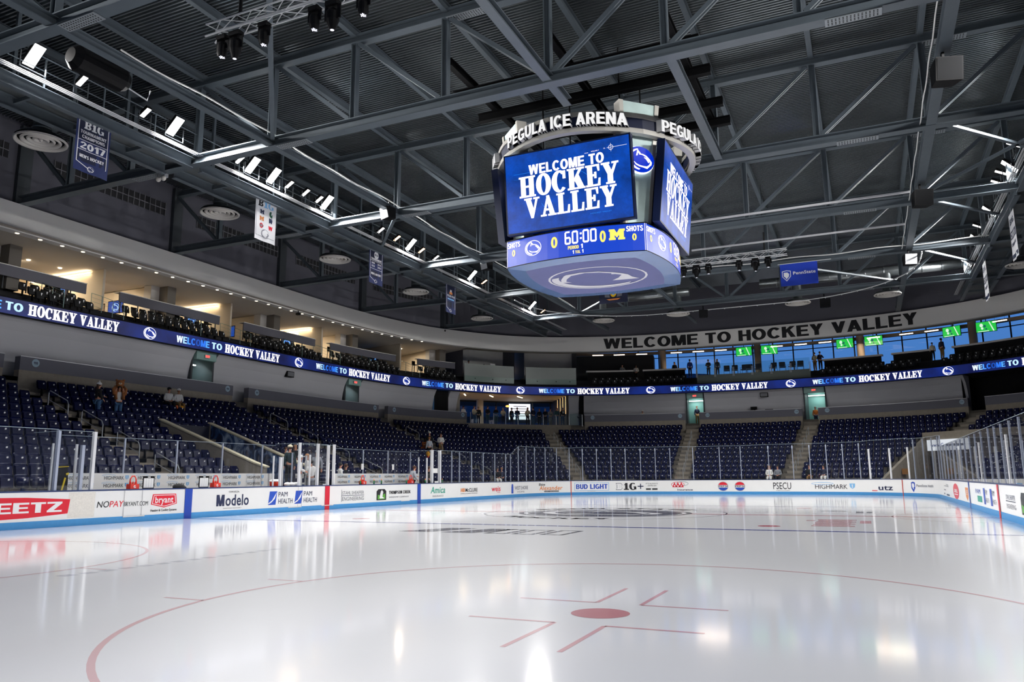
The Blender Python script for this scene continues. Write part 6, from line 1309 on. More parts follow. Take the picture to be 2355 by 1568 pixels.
# tilted main screens
SCR = led('main_screen_blue', (.0, .05, .5), 1.0); nt = SCR.node_tree; b = nt.nodes['Principled BSDF']; tcn = nt.nodes.new('ShaderNodeTexCoord'); nz = nt.nodes.new('ShaderNodeTexNoise'); nz.inputs['Scale'].default_value = 1.3; nz.inputs['Detail'].default_value = 9; nz.inputs['Roughness'].default_value = .75
cr = nt.nodes.new('ShaderNodeValToRGB'); cr.color_ramp.elements[0].position = .3; cr.color_ramp.elements[0].color = (.0, .03, .2, 1); cr.color_ramp.elements[1].position = .7; cr.color_ramp.elements[1].color = (.0, .085, .62, 1)
for a_, b_ in ((tcn.outputs['Object'], nz.inputs[0]), (nz.outputs[0], cr.inputs[0]), (cr.outputs[0], b.inputs['Emission Color'])): nt.links.new(a_, b_)
SCB = mat('screen_case', '0d1a3d', .4)
for q in range(4):
    R = Matrix.Rotation(q*pi/2, 4, 'Z'); bx, tx_ = 3.2, 3.5; hw = 2.43; z0, z1 = 10.42, 13.38
    dn = Vector((0, -(tx_-bx), z1-z0)).normalized(); nn = Vector((1, 0, 0)).cross(dn); H_ = hypot(tx_-bx, z1-z0)
    sc_ = empty('main_screen_mount'); sc_.parent = sb_; sc_.name = 'main_screen'
    vs = [Vector((x, -bx, z0))+dn*v-nn*d for d in (0.0, .28) for v in (-.06, H_+.06) for x in (-hw-.06, hw+.06)]
    MB().add([R @ v for v in vs], [(0, 1, 3, 2), (4, 6, 7, 5), (0, 4, 5, 1), (2, 3, 7, 6), (0, 2, 6, 4), (1, 5, 7, 3)], SCB).build('case', sc_)
    A = Art(); A.rect(-hw, 0, hw, H_, SCR, 1, 9); A.text('WELCOME TO', -1.48, 2.13, .38, WHD, 2.95, .045); A.text('HOCKEY', -1.9, 1.3, .8, WHD, 3.9, slab=True); A.text('VALLEY', -1.72, .48, .78, WHD, 3.6, slab=True)
    SL = led('screen_light_line', (.02, .28, 1), 1.0); A.ring(1.75, H_-.35, .09, .09, .012, WHD, 2); A.rect(1.6, H_-.355, 2.35, H_-.345, WHD, 2); A.rect(1.745, H_-.5, 1.755, H_-.2, WHD, 2); A.text('STATE', .75, H_-.42, .03, WHD, .14); A.text('VOLUME 7', 1.0, H_-.4, .04, WHD, .3); A.text('PA', 1.48, H_-.37, .04, WHD, .06)
    A.rect(-2.1, H_-.75, -1.4, H_-.74, SL, 2); A.rect(-2.1, H_-.95, -1.5, H_-.945, SL, 2); A.text('HOCKEY VALLEY', .85, .3, .045, SL, .8)
    for a0, a1, r_ in ((20, 75, 1.0), (100, 160, 1.15), (200, 250, 1.1), (300, 350, 1.2)): A.poly([ellp(0, 1.3, r_, r_*.8, 10, radians(a0), radians(a1))+ellp(0, 1.3, r_-.012, (r_-.012)*.8, 10, radians(a1), radians(a0))], SL, 2)
    A.build('picture', lambda u, v, lay: R @ (Vector((u, -bx, z0))+dn*v+nn*(.003*lay)), sc_)
    # corner pylons with backlit badges
    Rc = Matrix.Rotation(q*pi/2+pi/4, 4, 'Z'); m = MB(); PYL = mat('pylon_verdigris', 'b9cfcc', .5, .2, noise=(1.3, .35)); EDG = mat('pylon_edge', 'b9b6ae', .4, .3)
    prof = ((10.3, .52, 3.3), (14.95, .84, 3.68))
    for (xa, xb, mm, d_) in ((-1, -.8, EDG, .1), (-.8, .8, PYL, .0), (.8, 1, EDG, .1)):
        vs = [Rc @ Vector((x*w_, -dd-d_*.5, z)) for z, w_, dd in prof for x in (xa, xb)]+[Rc @ Vector((x*w_, -dd+.35, z)) for z, w_, dd in prof for x in (xa, xb)]
        m.add(vs, [(0, 1, 3, 2), (4, 6, 7, 5), (0, 2, 6, 4), (1, 5, 7, 3), (2, 3, 7, 6), (0, 4, 5, 1)], mm)
    py = m.build('corner_pylon', sb_)
    A = Art(); A.oval(0, 0, .62, .54, led('badge_halo', (.8, .88, 1), 1.6), 1); A.oval(0, 0, .58, .5, led('badge_blue', (.0, .03, .62), 1.0), 8); lion(A, 0, 0, .56, WHD, SBB, 7, ry=.86, ring=False)
    A.build('backlit_badge', lambda u, v, lay: Rc @ Vector((u, -3.56-.012*lay, 12.75+v)), py, label='glowing blue oval badge')
    for x in (-1.4, -.5, .6, 1.3): m = MB(); m.bar(R @ Vector((x, -2.6, 10.3)), R @ Vector((x, -2.9, 13.2)), .08, .08, BLACKM); m.build('frame_post', sb_)
MB().box((-1.9, -1.9, 10.35), (1.9, 1.9, 13.5), BLACKM).build('core_frame', sb_)
TR = []
for q in range(4):
    for i in range(15):
        u = -2.55+5.1*i/14; x, y = u*1.1, -(2.8+1.27*(1-(u/2.55)**2))
        for _ in range(q): x, y = -y, x
        TR.append((x, y))
SIL = mat('silver_band', 'c5c2bb', .35, .3); NVB = mat('navy_band', '0f1a3c', .4)
ringmesh(MB(), TR, [(0, 13.62), (0, 13.8), (-.25, 13.8), (-.25, 13.62)], SIL).build('lower_band', sb_); ringmesh(MB(), TR, [(-.06, 13.8), (-.06, 14.22), (-.2, 14.22), (-.2, 13.8)], NVB).build('navy_band', sb_); ringmesh(MB(), TR, [(0, 14.22), (0, 14.38), (-.25, 14.38), (-.25, 14.22)], SIL).build('upper_band', sb_)
LET = led('channel_letter', (1, 1, 1), .9); LES = mat('letter_side', 'c9c9c9', .4)
for q in range(4):
    V, F = text2d('PEGULA ICE ARENA', .05); W_ = V[:, 0].max(); TW = 4.75; vs = []
    def lm(u, v, d):
        X = -TW/2+u/W_*TW; dd = 2.82+1.27*(1-(X/2.805)**2)+d; x, y = X, -dd
        for _ in range(q): x, y = -y, x
        return (x, y, 13.78+v*.46)
    n = len(V); vs = [lm(u, v, .2+.015*j) for u, v, j in V]+[lm(u, v, 0) for u, v, j in V]
    ec = {}
    for f_ in F:
        for a_, b_ in zip(f_, f_[1:]+f_[:1]): ec[(a_, b_)] = 1
    side = [(a_, a_+n, b_+n, b_) for (a_, b_) in ec if (b_, a_) not in ec]
    m = MB(); m.add(vs, F, LET); m.f += side; m.m += [m.mi(LES)]*len(side); m.build('raised_lettering', sb_, label='white raised lettering')
for x in (-1.6, 1.6):
    for y in (-1.6, 1.6): MB().tube([(x, y, 13.5), (x, y, ZT)], .035, BLACKM, 6).build('hanging_cable', sb_)
hf = empty('hoist_frame', (0, 0, 0), 0, 'black steel hoist frame above the centre scoreboard', 'frame'); m = MB()
for y in (-4.3, -2.2, .5, 2.3): m.ibeam((-4.2, y, 15.9), (5.2, y, 15.9), .25, .35, BLACKM, .03)
for x in (-3.4, .5, 4.4): m.ibeam((x, -6.2, 16.2), (x, 2.7, 16.2), .22, .3, BLACKM, .03)
m.build('beams', hf); MB().box((-.6, -1.2, 15.2), (.8, .8, 15.75), BLACKM).build('winch', hf)
# building shell behind the camera and at the sides
m = MB(); m.box((-60, -40, -.3), (60, -39.5, 19), DARKW); m.box((-29.5, -40, -.3), (-29.2, 20, 6), CONCD); m.box((29.5, -40, -.3), (30, 20, 19), DARKW); struct(m, 'wall_near')
# ================= PEOPLE =================
SKIN = mat('skin', 'c98f74', .55); SKIN2 = mat('skin_tan', '9a6a4e', .55)
CL = {k: mat('cloth_'+k, v, .85) for k, v in dict(white='e9e8e4', black='101013', navy='161d3a', grey='80848c', lgrey='a9aeb6', khaki='8a6a3d', denim='3b5f86', dkgreen='0f2a2e', cream='d8cdb2', teal='3d5f66', blue='1f3f8e', brown='5b3a24', orange='c06a22', maroon='5a1f24').items()}
HAIR = {k: mat('hair_'+k, v, .7) for k, v in dict(dark='1c1512', brown='4a2d1a', fair='a8713e', grey='77706a').items()}
def skin_obj(name, nodes, edges, mat_, parent, root=0, sub=1):
    me = bpy.data.meshes.new(name); me.from_pydata([n[0] for n in nodes], edges, []); me.materials.append(mat_)
    o = bpy.data.objects.new(name, me); COL.objects.link(o); o.parent = parent
    md = o.modifiers.new('skin', 'SKIN'); md.use_smooth_shade = True
    L = me.skin_vertices[0].data
    for i, n in enumerate(nodes): r = n[1]; L[i].radius = r if isinstance(r, tuple) else (r, r); L[i].use_root = (i == root)
    if sub: s_ = o.modifiers.new('smooth', 'SUBSURF'); s_.levels = sub; s_.render_levels = sub
    return o
def person(loc, rz, label, top='white', pants='denim', hair='brown', hat=None, pose='stand', arms='down', h=1.75, longhair=False, detail=True, skin=SKIN, jersey=None, group=None, stripe=None):
    """loc = where the feet (or the seat pan when sitting) are; faces local -Y"""
    f = h/1.75; t = empty('person', loc, rz, label, 'person', group)
    sit = pose == 'sit'; P = {}
    zp = .95 if not sit else .14
    P['pel'] = (0, 0, zp); P['spi'] = (0, .0, zp+.17); P['che'] = (0, .0 if pose != 'lean' else -.1, zp+.36); P['nb'] = (0, .01 if pose != 'lean' else -.16, zp+.51)
    nb = P['nb']
    P['nk'] = (0, nb[1]-.01, nb[2]+.06); P['jaw'] = (0, nb[1]-.035, nb[2]+.12); P['mid'] = (0, nb[1]-.02, nb[2]+.19); P['crn'] = (0, nb[1]-.01, nb[2]+.255)
    nodes = []; names = []
    def N(k, p, r): nodes.append(((p[0]*f, p[1]*f, p[2]*f), tuple(x*f for x in r) if isinstance(r, tuple) else r*f)); names.append(k); return len(nodes)-1
    E = []
    a = N('pel', P['pel'], (.15, .115)); b = N('spi', P['spi'], (.135, .105)); c = N('che', P['che'], (.165, .115)); d = N('nb', P['nb'], .07); e = N('nk', P['nk'], .052); j = N('jaw', P['jaw'], (.066, .07)); m_ = N('mid', P['mid'], (.08, .095)); cr_ = N('crn', P['crn'], (.06, .07))
    E += [(a, b), (b, c), (c, d), (d, e), (e, j), (j, m_), (m_, cr_)]
    nose = N('nose', (0, P['mid'][1]-.112, P['mid'][2]-.025), .016); E.append((m_, nose))
    arm = {'down': (((.225, .03, -.29+.42), (.235, -.04, -.53+.42)),)*2, 'front': (((.24, -.02, .14), (.1, -.22, .08)), ((.24, -.02, .14), (.06, -.24, .05))), 'phone': (((.22, -.03, .14), (.12, -.25, .25)), ((.23, .0, .13), (.2, -.14, -.03))),
           'up': (((.24, -.06, .3), (.17, -.16, .52)), ((.24, -.06, .3), (.17, -.16, .52))), 'reach': (((.24, -.1, .2), (.22, -.36, .16)), ((.22, .0, .14), (.2, -.14, -.02))), 'crossed': (((.24, -.04, .16), (-.05, -.2, .19)), ((.24, -.04, .16), (-.03, -.22, .14)))}[arms]
    base = P['che'][2]-.36+.0; cy = P['che'][1]; elb = []
    for sx, (el, wr) in zip((1, -1), arm):
        s_ = N('sh', (sx*.165, cy+.005, P['che'][2]+.085), .062); el_ = N('el', (sx*el[0], cy+el[1], P['che'][2]-.36+el[2]+.04), .045); wr_ = N('wr', (sx*wr[0], cy+wr[1], P['che'][2]-.36+wr[2]+.04), .028)
        E += [(c, s_), (s_, el_), (el_, wr_)]; ev = Vector(nodes[el_][0]); wv = Vector(nodes[wr_][0]); dr = (wv-ev).normalized()
        pm = wv+dr*.075*f; up = Vector((1, 0, 0)) if abs(dr.x) < .8 else Vector((0, 1, 0)); sd = dr.cross(up).normalized(); si = sd.cross(dr)
        p_ = N('palm', tuple(pm/f), (.04, .02)); E.append((wr_, p_)); elb.append((s_, el_, wr_))
        if detail:
            for q_, (o_, ln) in enumerate(((-.03, .062), (-.01, .075), (.01, .07), (.03, .055))):
                k1 = N('fg', tuple((pm+si*o_*f+dr*ln*.55*f+sd*.004)/f), .0095); k2 = N('fg', tuple((pm+si*o_*f*1.1+dr*ln*f-sd*.018*f)/f), .008); E += [(p_, k1), (k1, k2)]
            k1 = N('th', tuple((wv+dr*.04*f+si*(-.045)*f-sd*.01)/f), .011); k2 = N('th', tuple((wv+dr*.08*f+si*(-.055)*f-sd*.02)/f), .009); E += [(wr_, k1), (k1, k2)]
    legs = []
    for sx in (1, -1):
        if not sit: H, K, A_, T = (sx*.085, 0, zp-.07), (sx*.1, -.025, .5), (sx*.105, .02, .09), (sx*.115, -.12, .035)
        else: H, K, A_, T = (sx*.09, -.03, zp-.04), (sx*.12, -.44, .1), (sx*.13, -.46, -.33), (sx*.14, -.58, -.38)
        h_ = N('hip', H, .085); k_ = N('kne', K, .06); a_ = N('ank', A_, .038); t_ = N('toe', T, .032); E += [(a, h_), (h_, k_), (k_, a_), (a_, t_)]; legs.append((h_, k_, a_, t_))
    skin_obj('body', nodes, E, skin, t)
    def sub(keys, grow, name, m, root=0, trim=None):
        nn = []; mp = {}
        for i in keys:
            p, r = nodes[i]; r = tuple(x+grow for x in r) if isinstance(r, tuple) else (r+grow, r+grow); mp[i] = len(nn); nn.append((trim(i, p) if trim else p, r))
        ee = [(mp[x], mp[y]) for x, y in E if x in mp and y in mp]; return skin_obj(name, nn, ee, m, t, root)
    low = lambda i, p: (p[0], p[1], p[2]-.02) if i == d else p
    top_ = sub([a, b, c, d]+[x for s in elb for x in s], .022, 'jacket' if top in ('black', 'navy', 'dkgreen') else 'shirt', CL[top], 0, low)
    sub([a]+[x for l in legs for x in l[:3]], .017, 'trousers', CL[pants], 0)
    m = MB()
    for l in legs:
        ap = Vector(nodes[l[2]][0]); m.ell((ap.x*1.03, ap.y-.07*f, ap.z-.05*f), (.05*f, .14*f, .05*f), CL['black'], 10, 6)
    m.build('shoes', t, smooth=True)
    hm = Vector(nodes[m_][0]); m = MB(); H_ = HAIR[hair]
    m.ell((hm.x, hm.y+.018*f, hm.z+.03*f), (.094*f, .108*f, .095*f), H_, 14, 8)
    if longhair: m.ell((hm.x, hm.y+.075*f, hm.z-.1*f), (.1*f, .05*f, .17*f), H_, 12, 7)
    m.build('hair', t, smooth=True)
    m = MB()
    for sx in (-1, 1): m.ell((hm.x+sx*.032*f, hm.y-.092*f, hm.z+.008*f), (.011*f, .007*f, .008*f), CL['black'], 8, 5)
    m.ell((hm.x, hm.y-.094*f, hm.z-.06*f), (.024*f, .008*f, .006*f), mat('lips', '8d4a42', .5), 8, 5); m.build('face_features', t, smooth=True)
    if hat:
        m = MB(); hc = CL[hat[0]]; m.ell((hm.x, hm.y+.01*f, hm.z+.055*f), (.104*f, .118*f, .09*f), hc, 14, 8)
        if hat[1] == 'cap': m.ell((hm.x, hm.y-.13*f, hm.z+.05*f), (.075*f, .075*f, .012*f), hc, 12, 5)
        if hat[1] == 'backcap': m.ell((hm.x, hm.y+.14*f, hm.z+.04*f), (.07*f, .06*f, .012*f), hc, 12, 5)
        if hat[1] == 'bobble': m.ell((hm.x, hm.y+.01*f, hm.z+.17*f), (.04*f, .04*f, .04*f), hc, 10, 6)
        m.build('hat' if 'cap' not in hat[1] else 'cap', t, smooth=True)
    if stripe:
        m = MB(); z = (P['pel'][2]-.02)*f; m.lathe([(.185*f, z-.02), (.185*f, z+.02)], CL[stripe], 20); m.build('hem_stripe', t)
    if jersey:
        A = Art(); A.text(jersey, 0, 0, .2*f, CL['black' if top == 'white' else 'white'], .22*f, .04, align='c'); cz = (P['che'][2]-.12)*f
        A.build('jersey_number', lambda u, v, lay: Vector((-(u-.0), .142*f+.004*lay, cz+v)), t)
    return t
def towards(x, y, tx, ty): return atan2(ty-y, tx-x)+pi/2
def PL(x, y, z, face, label, **k): return person((x, y, z), towards(x, y, *face), label, **k)
ICEC = (0, -5)
# left upper stand
PL(-22.85, -4.25, ZR(9), (-22.3, -2.0), 'person in black jacket and white bobble hat holding a phone beside the bear carrier', top='black', pants='denim', hat=('white', 'bobble'), arms='reach', longhair=True, h=1.72)
bc = PL(-22.85, -3.15, ZR(9), (-10, -12), 'person in white hockey jersey carrying a big brown teddy bear on the shoulders', top='white', pants='denim', hair='dark', arms='up', h=1.68, stripe='black')
t = empty('teddy_bear', (-22.85, -3.15, ZR(9)+1.46), towards(-22.85, -3.15, -10, -12), 'large brown teddy bear riding on the shoulders of the person in the white jersey', 'toy'); TB = mat('bear_plush', '9a6034', .95, noise=(30, .25))
m = MB(); m.ell((0, .14, .16), (.2, .16, .22), TB).ell((0, .02, .36), (.19, .18, .17), TB).ell((-.15, .03, .5), (.06, .04, .06), TB).ell((.15, .03, .5), (.06, .04, .06), TB)
for sx in (-1, 1): m.tube([(sx*.17, .1, .2), (sx*.26, -.08, .05), (sx*.22, -.18, -.2)], [.07, .075, .08], TB, 12); m.tube([(sx*.12, .1, .05), (sx*.17, -.14, -.1), (sx*.16, -.2, -.42)], [.08, .08, .09], TB, 12)
m.build('plush_body', t, smooth=True); MB().ell((0, -.15, .33), (.08, .06, .055), mat('bear_muzzle', 'd9c7ac', .9)).ell((0, -.2, .35), (.025, .02, .018), BLACKM).build('muzzle', t, smooth=True)
def sitp(x, y, k, label, **kw): return person((x+.12*np.sign(-x) if 0 else x, y, ZR(k)+.45), towards(x, y, *ICEC), label, pose='sit', **kw)
sitp(-24.55, 1.25, 11, 'seated person in white jersey and black cap, left one of the pair under the parapet', top='white', pants='black', hat=('black', 'cap'), arms='front')
sitp(-24.5, 1.85, 11, 'seated person in white hooded top, right one of the pair under the parapet', top='white', pants='khaki', hat=('white', 'beanie'), arms='front', skin=SKIN2)
for i, (y, c_, n) in enumerate(((1.35, 'orange', 'orange'), (1.7, 'yellow', 'yellow'))):
    t = MB().ell((0, 0, .1), (.11, .09, .11), mat('snack_'+c_, {'orange': 'd0642a', 'yellow': 'f0a81e'}[c_], .6)).build('snack_bag', smooth=True, label='small %s bag in front of the seated pair' % n, cat='bag'); t.location = (-24.05, y, ZR(10)+.62)
# aisle group left of the lobby
ai = AIDX[2]
def on_aisle(ix, k, off=0.):
    p = ipos(ix, k); q = ipos(ix+.3, k); d_ = (q-p)/np.linalg.norm(q-p); return p[0]+d_[0]*off, p[1]+d_[1]*off, ZR(k)
x, y, z = -20.6, 22.0, ZR(6); person((x, y, z), towards(x, y, -19, 19), 'person in white cap behind the small brown bear on the far aisle', top='black', pants='black', hat=('white', 'cap'), h=1.78)
x, y, z = -19.5, 20.1, ZR(5); person((x, y, z), towards(x, y, -22, 22), 'person in pale jacket seen from behind on the far aisle', top='lgrey', pants='black', hair='fair', h=1.66)
x, y, z = -20.3, 23.2, ZR(6); person((x, y, z), towards(x, y, -10, 5), 'long haired person in white top and tan trousers on the far aisle steps', top='white', pants='khaki', hair='brown', longhair=True, arms='front', h=1.7)
t = empty('teddy_bear', (-20.0, 20.2, ZR(5)+.55), .8, 'orange brown plush bear held in the group on the far aisle', 'toy'); TB2 = mat('bear_plush_orange', '9c5222', .95, noise=(30, .25)); m = MB(); m.ell((0, 0, .2), (.2, .16, .3), TB2).ell((0, 0, .6), (.17, .15, .16), TB2).ell((-.12, 0, .75), (.05, .04, .05), TB2).ell((.12, 0, .75), (.05, .04, .05), TB2)
for sx in (-1, 1): m.tube([(sx*.15, 0, .4), (sx*.24, -.1, .2), (sx*.2, -.16, 0)], .065, TB2, 10); m.tube([(sx*.1, 0, 0), (sx*.14, -.1, -.2), (sx*.14, -.14, -.36)], .07, TB2, 10)
m.build('plush_body', t, smooth=True); MB().ell((0, -.14, .58), (.06, .04, .04), mat('bear_muzzle', 'd9c7ac', .9)).build('muzzle', t, smooth=True)
t = MB().ell((0, 0, .2), (.16, .12, .2), mat('snack_yellow', 'f0a81e', .6)).ell((0, 0, .02), (.1, .09, .08), mat('print_red', 'd8132c')).build('balloon_bag', smooth=True, label='yellow and red bag hanging near the far aisle group', cat='bag'); t.location = (-18.6, 18.4, ZR(4)+.55)
# around the tunnel and between the benches
PL(-16.5, .55+.75, ZR(1)+.1, (-10, -3), 'person in dark jacket with pulled back hair left behind the tunnel wall', top='black', pants='black', hair='brown', arms='front', h=1.66, stripe=None)
PL(-16.7, 2.2, ZR(2)-.12, (-13, -3), 'long red haired person in black behind the man in the vest', top='black', pants='black', hair='fair', longhair=True, h=1.66)
PL(-14.05, -1.3, .98, (-20, 2), 'person in dark green vest and cream back-to-front cap seen from behind at the tunnel mouth', top='dkgreen', pants='black', hat=('cream', 'backcap'), h=1.84)
PL(-13.75, -.95, .62, (-11.5, .6), 'person in white jersey and white cap leaning between the benches', top='white', pants='white', hat=('white', 'cap'), arms='front', h=1.76)
PL(-13.7, -.25, .45, (-18, 2), 'person in white hockey jersey seen from behind between the benches', top='white', pants='grey', hair='dark', h=1.74, arms='front')
PL(-14.25, .15, .72, (-12, 2), 'person in white top facing right between the benches', top='white', pants='black', hair='fair', arms='reach', h=1.76)
PL(-14.5, 1.15, .9, (-12, -3), 'person in grey jacket and grey cap behind the door frames', top='grey', pants='black', hat=('grey', 'cap'), h=1.76)
person((-14.95, 3.6, 1.2), towards(-14.95, 3.6, -13, 6), 'seated person with curly dark hair in white shirt behind the far bench', pose='sit', top='white', pants='black', hair='dark', arms='front')
person((-15.2, 4.4, 1.15), towards(-15, 4.4, -13, 6), 'seated person in dark coat beside the one in white shirt', pose='sit', top='black', pants='black', hair='brown', longhair=True, arms='front')
PL(-13.65, 8.3, .35, (-12.6, 10.2), 'person in grey hooded top bent over in the far bench', top='lgrey', pants='black', hair='brown', arms='reach', pose='lean', h=1.66)
PL(-14.1, 10.9, .3, (-10, 12), 'person in dark clothes standing beyond the far bench', top='black', pants='black', hair='brown', longhair=True, h=1.7)
for (x, y, lb, kw) in ((-14.8, 21.7, 'seated dark haired person in black by the far left boards', dict(top='black', pants='white', hair='dark', longhair=True)), (-14.9, 22.6, 'seated person with fair hair beside the dark haired one', dict(top='navy', pants='navy', hair='fair'))):
    person((x, y, 1.1), towards(x, y, 5, 0), lb, pose='sit', arms='front', **kw)
for (x, lb, kw) in ((2.55, 'seated person in white top behind the far end glass', dict(top='white', pants='white', hair='fair', longhair=True)), (3.15, 'seated person in grey striped top behind the far end glass', dict(top='grey', pants='black', hair='dark')),
                    (5.35, 'seated broad person in black left of the far right aisle glass', dict(top='black', pants='khaki', hair='brown')), (6.3, 'seated person in dark jacket with white sleeves', dict(top='navy', pants='white', hair='dark'))):
    person((x, 32.2, 1.12), towards(x, 32.2, 3, -10), lb, pose='sit', arms='front', **kw)
# lobby crowd
LOB = [(30.0, 1.2, 'white', 'black', 'crossed', ('black', 'cap'), 'in white jersey and black cap, leftmost of the lobby crowd'), (31.0, 1.0, 'cream', 'denim', 'phone', None, 'in cream top and jeans, second in the lobby crowd'), (31.75, 1.6, 'black', 'black', 'down', None, 'broad and all in black before the blue lobby window'),
       (32.3, .9, 'black', 'teal', 'front', None, 'stooping in dark clothes beside the broad one in black'), (33.35, 1.4, 'black', 'teal', 'down', None, 'in black top before the pale lobby column'), (33.95, 1.2, 'cream', 'black', 'crossed', None, 'long haired in cream top before the pale lobby column'), (34.8, 1.3, 'black', 'black', 'down', None, 'in black beside the glowing orange lamp'),
       (35.3, 1.2, 'navy', 'denim', 'front', None, 'in navy jacket left of the white notice'), (36.3, 1.2, 'cream', 'black', 'phone', None, 'in cream top before the white notice'), (36.8, 1.1, 'navy', 'denim', 'crossed', None, 'in navy shirt with lettering at the right edge of the notice'),
       (37.4, 1.2, 'black', 'black', 'down', None, 'in black before the slatted lobby wall'), (37.95, 1.2, 'black', 'black', 'front', None, 'in open black coat before the slatted lobby wall'), (38.5, 1.5, 'grey', 'grey', 'front', None, 'in dim grey before the slatted lobby wall'), (39.0, 1.1, 'teal', 'denim', 'front', None, 'in pale green jersey near the right end of the lobby'),
       (39.55, 1.1, 'black', 'denim', 'down', None, 'in black jersey with white number at the right end of the lobby'), (41.0, 1.0, 'navy', 'navy', 'down', None, 'in blue jacket before the black curtain right of the lobby')]
for i, (s, d, tp, pn, ar, ht, lb) in enumerate(LOB):
    p = PO.at(s, d, ZC+.02); back = i in (9, 14); o_ = person(p, PO.ang(s)+(pi if back else 0)+.3*sin(i*2.3), 'person %s' % lb, top=tp, pants=pn, arms=ar, hat=ht, hair=['dark', 'brown', 'grey'][i % 3], longhair=i in (5, 8, 13), h=1.66+.03*(i % 5), detail=False, jersey='11' if i == 14 else None)
t = empty('heat_lamp', PO.at(34.75, 2.2, ZC), 0, 'small glowing orange globe lamp among the lobby crowd', 'lamp'); MB().ell((0, 0, 1.95), (.2, .2, .09), led('orange_globe', (1, .35, .06), 4)).build('globe', t, smooth=True); MB().tube([(0, 0, 0), (0, 0, 1.9)], .03, BLACKM).build('stem', t)
# lone figures on the concourse and in doorways
for s, d, z, lb, kw in ((46.9, .5, ZC-.35, 'head and shoulders of a person in pale top and white cap above the lobby-side parapet', dict(top='cream', pants='black', hat=('white', 'cap'), arms='front')), (51.8, 1.6, ZC, 'person in dark blue inside the left far doorway', dict(top='navy', pants='khaki')),
                       (62.0, 1.3, ZC-.4, 'person walking in the right far doorway', dict(top='orange', pants='navy', h=1.6)), (16.9, .3, ZC-.75, 'top of a head behind the parapet left of the second doorway', dict(top='brown', pants='black', h=1.6))):
    person(PO.at(s, d, z), PO.ang(s)+.4, lb, detail=False, **kw)
t = empty('camera_rig', PO.at(57.0, .6, ZC), PO.ang(57), 'black television camera and crew gear on the far parapet', 'camera'); MB().box((-.35, -.1, 1.15), (.2, .15, 1.4), BLACKM).box((.9, -.1, 1.0), (1.6, .15, 1.12), BLACKM).build('camera_body', t); m = MB(); [m.tube([(0, 0, 1.15), (.5*cos(a_), .4*sin(a_), 0)], .02, BLACKM) for a_ in (0, 2.1, 4.2)]; m.build('tripod', t)
# club lounge people
for i, (s, d, kw, lb) in enumerate(((45.2, 4.0, dict(top='lgrey', pants='black', arms='reach', hair='dark'), 'in grey shirt at the bar counter left of the first pillar'), (46.4, 4.6, dict(top='white', pants='black', arms='front', hair='dark'), 'in white shirt behind the bar counter'), (49.8, 3.5, dict(top='black', pants='black', hair='dark', longhair=True), 'dark silhouette right of the first pillar'),
        (51.3, 2.2, dict(top='blue', pants='navy', hair='dark'), 'in blue shirt seen before the dusk window'), (52.9, 3.0, dict(top='black', pants='black', arms='crossed', hair='dark'), 'dark silhouette, left one in the lounge'), (53.7, 3.0, dict(top='black', pants='black', hair='brown', longhair=True), 'dark silhouette, right one in the lounge'),
        (61.95, 3.2, dict(top='cream', pants='khaki', hair='dark', arms='front'), 'in pale top, left of the pair beside the white counter'), (62.45, 2.9, dict(top='navy', pants='black', hair='dark', arms='reach'), 'in dark top leaning beside the white counter'), (71.5, 2.9, dict(top='navy', pants='khaki', hair='dark', h=1.82), 'tall one in navy and khaki before the fourth pillar'), (70.95, 2.6, dict(top='cream', pants='black', hair='dark', h=1.5), 'smaller one in cream beside the tall one'))):
    person(PO.at(s, d, SFL), PO.ang(s)+(pi if i in (3, 8) else 0)+.5*sin(i*3), 'person '+lb, detail=False, **kw)
for i, (s, d, lb) in enumerate(((31.6, 3.2, 'standing dimly in the left press booth'), (32.9, 3.0, 'sitting dimly behind a laptop in the left press booth'))):
    person(PO.at(s, d, SFL if i == 0 else SFL+.5), PO.ang(s), 'person '+lb, top='black', pants='black', hair='dark', detail=False, pose='stand' if i == 0 else 'sit', h=1.7)
t = MB().box((-.25, -.02, 0), (.25, .02, .18), mat('laptop_lid', 'e3e3e3', .4)).build('laptop', label='pale laptop lid on the left press booth ledge', cat='laptop'); t.location = PO.at(32.9, 1.1, 11.75); t.rotation_euler = (0, 0, PO.ang(32.9))
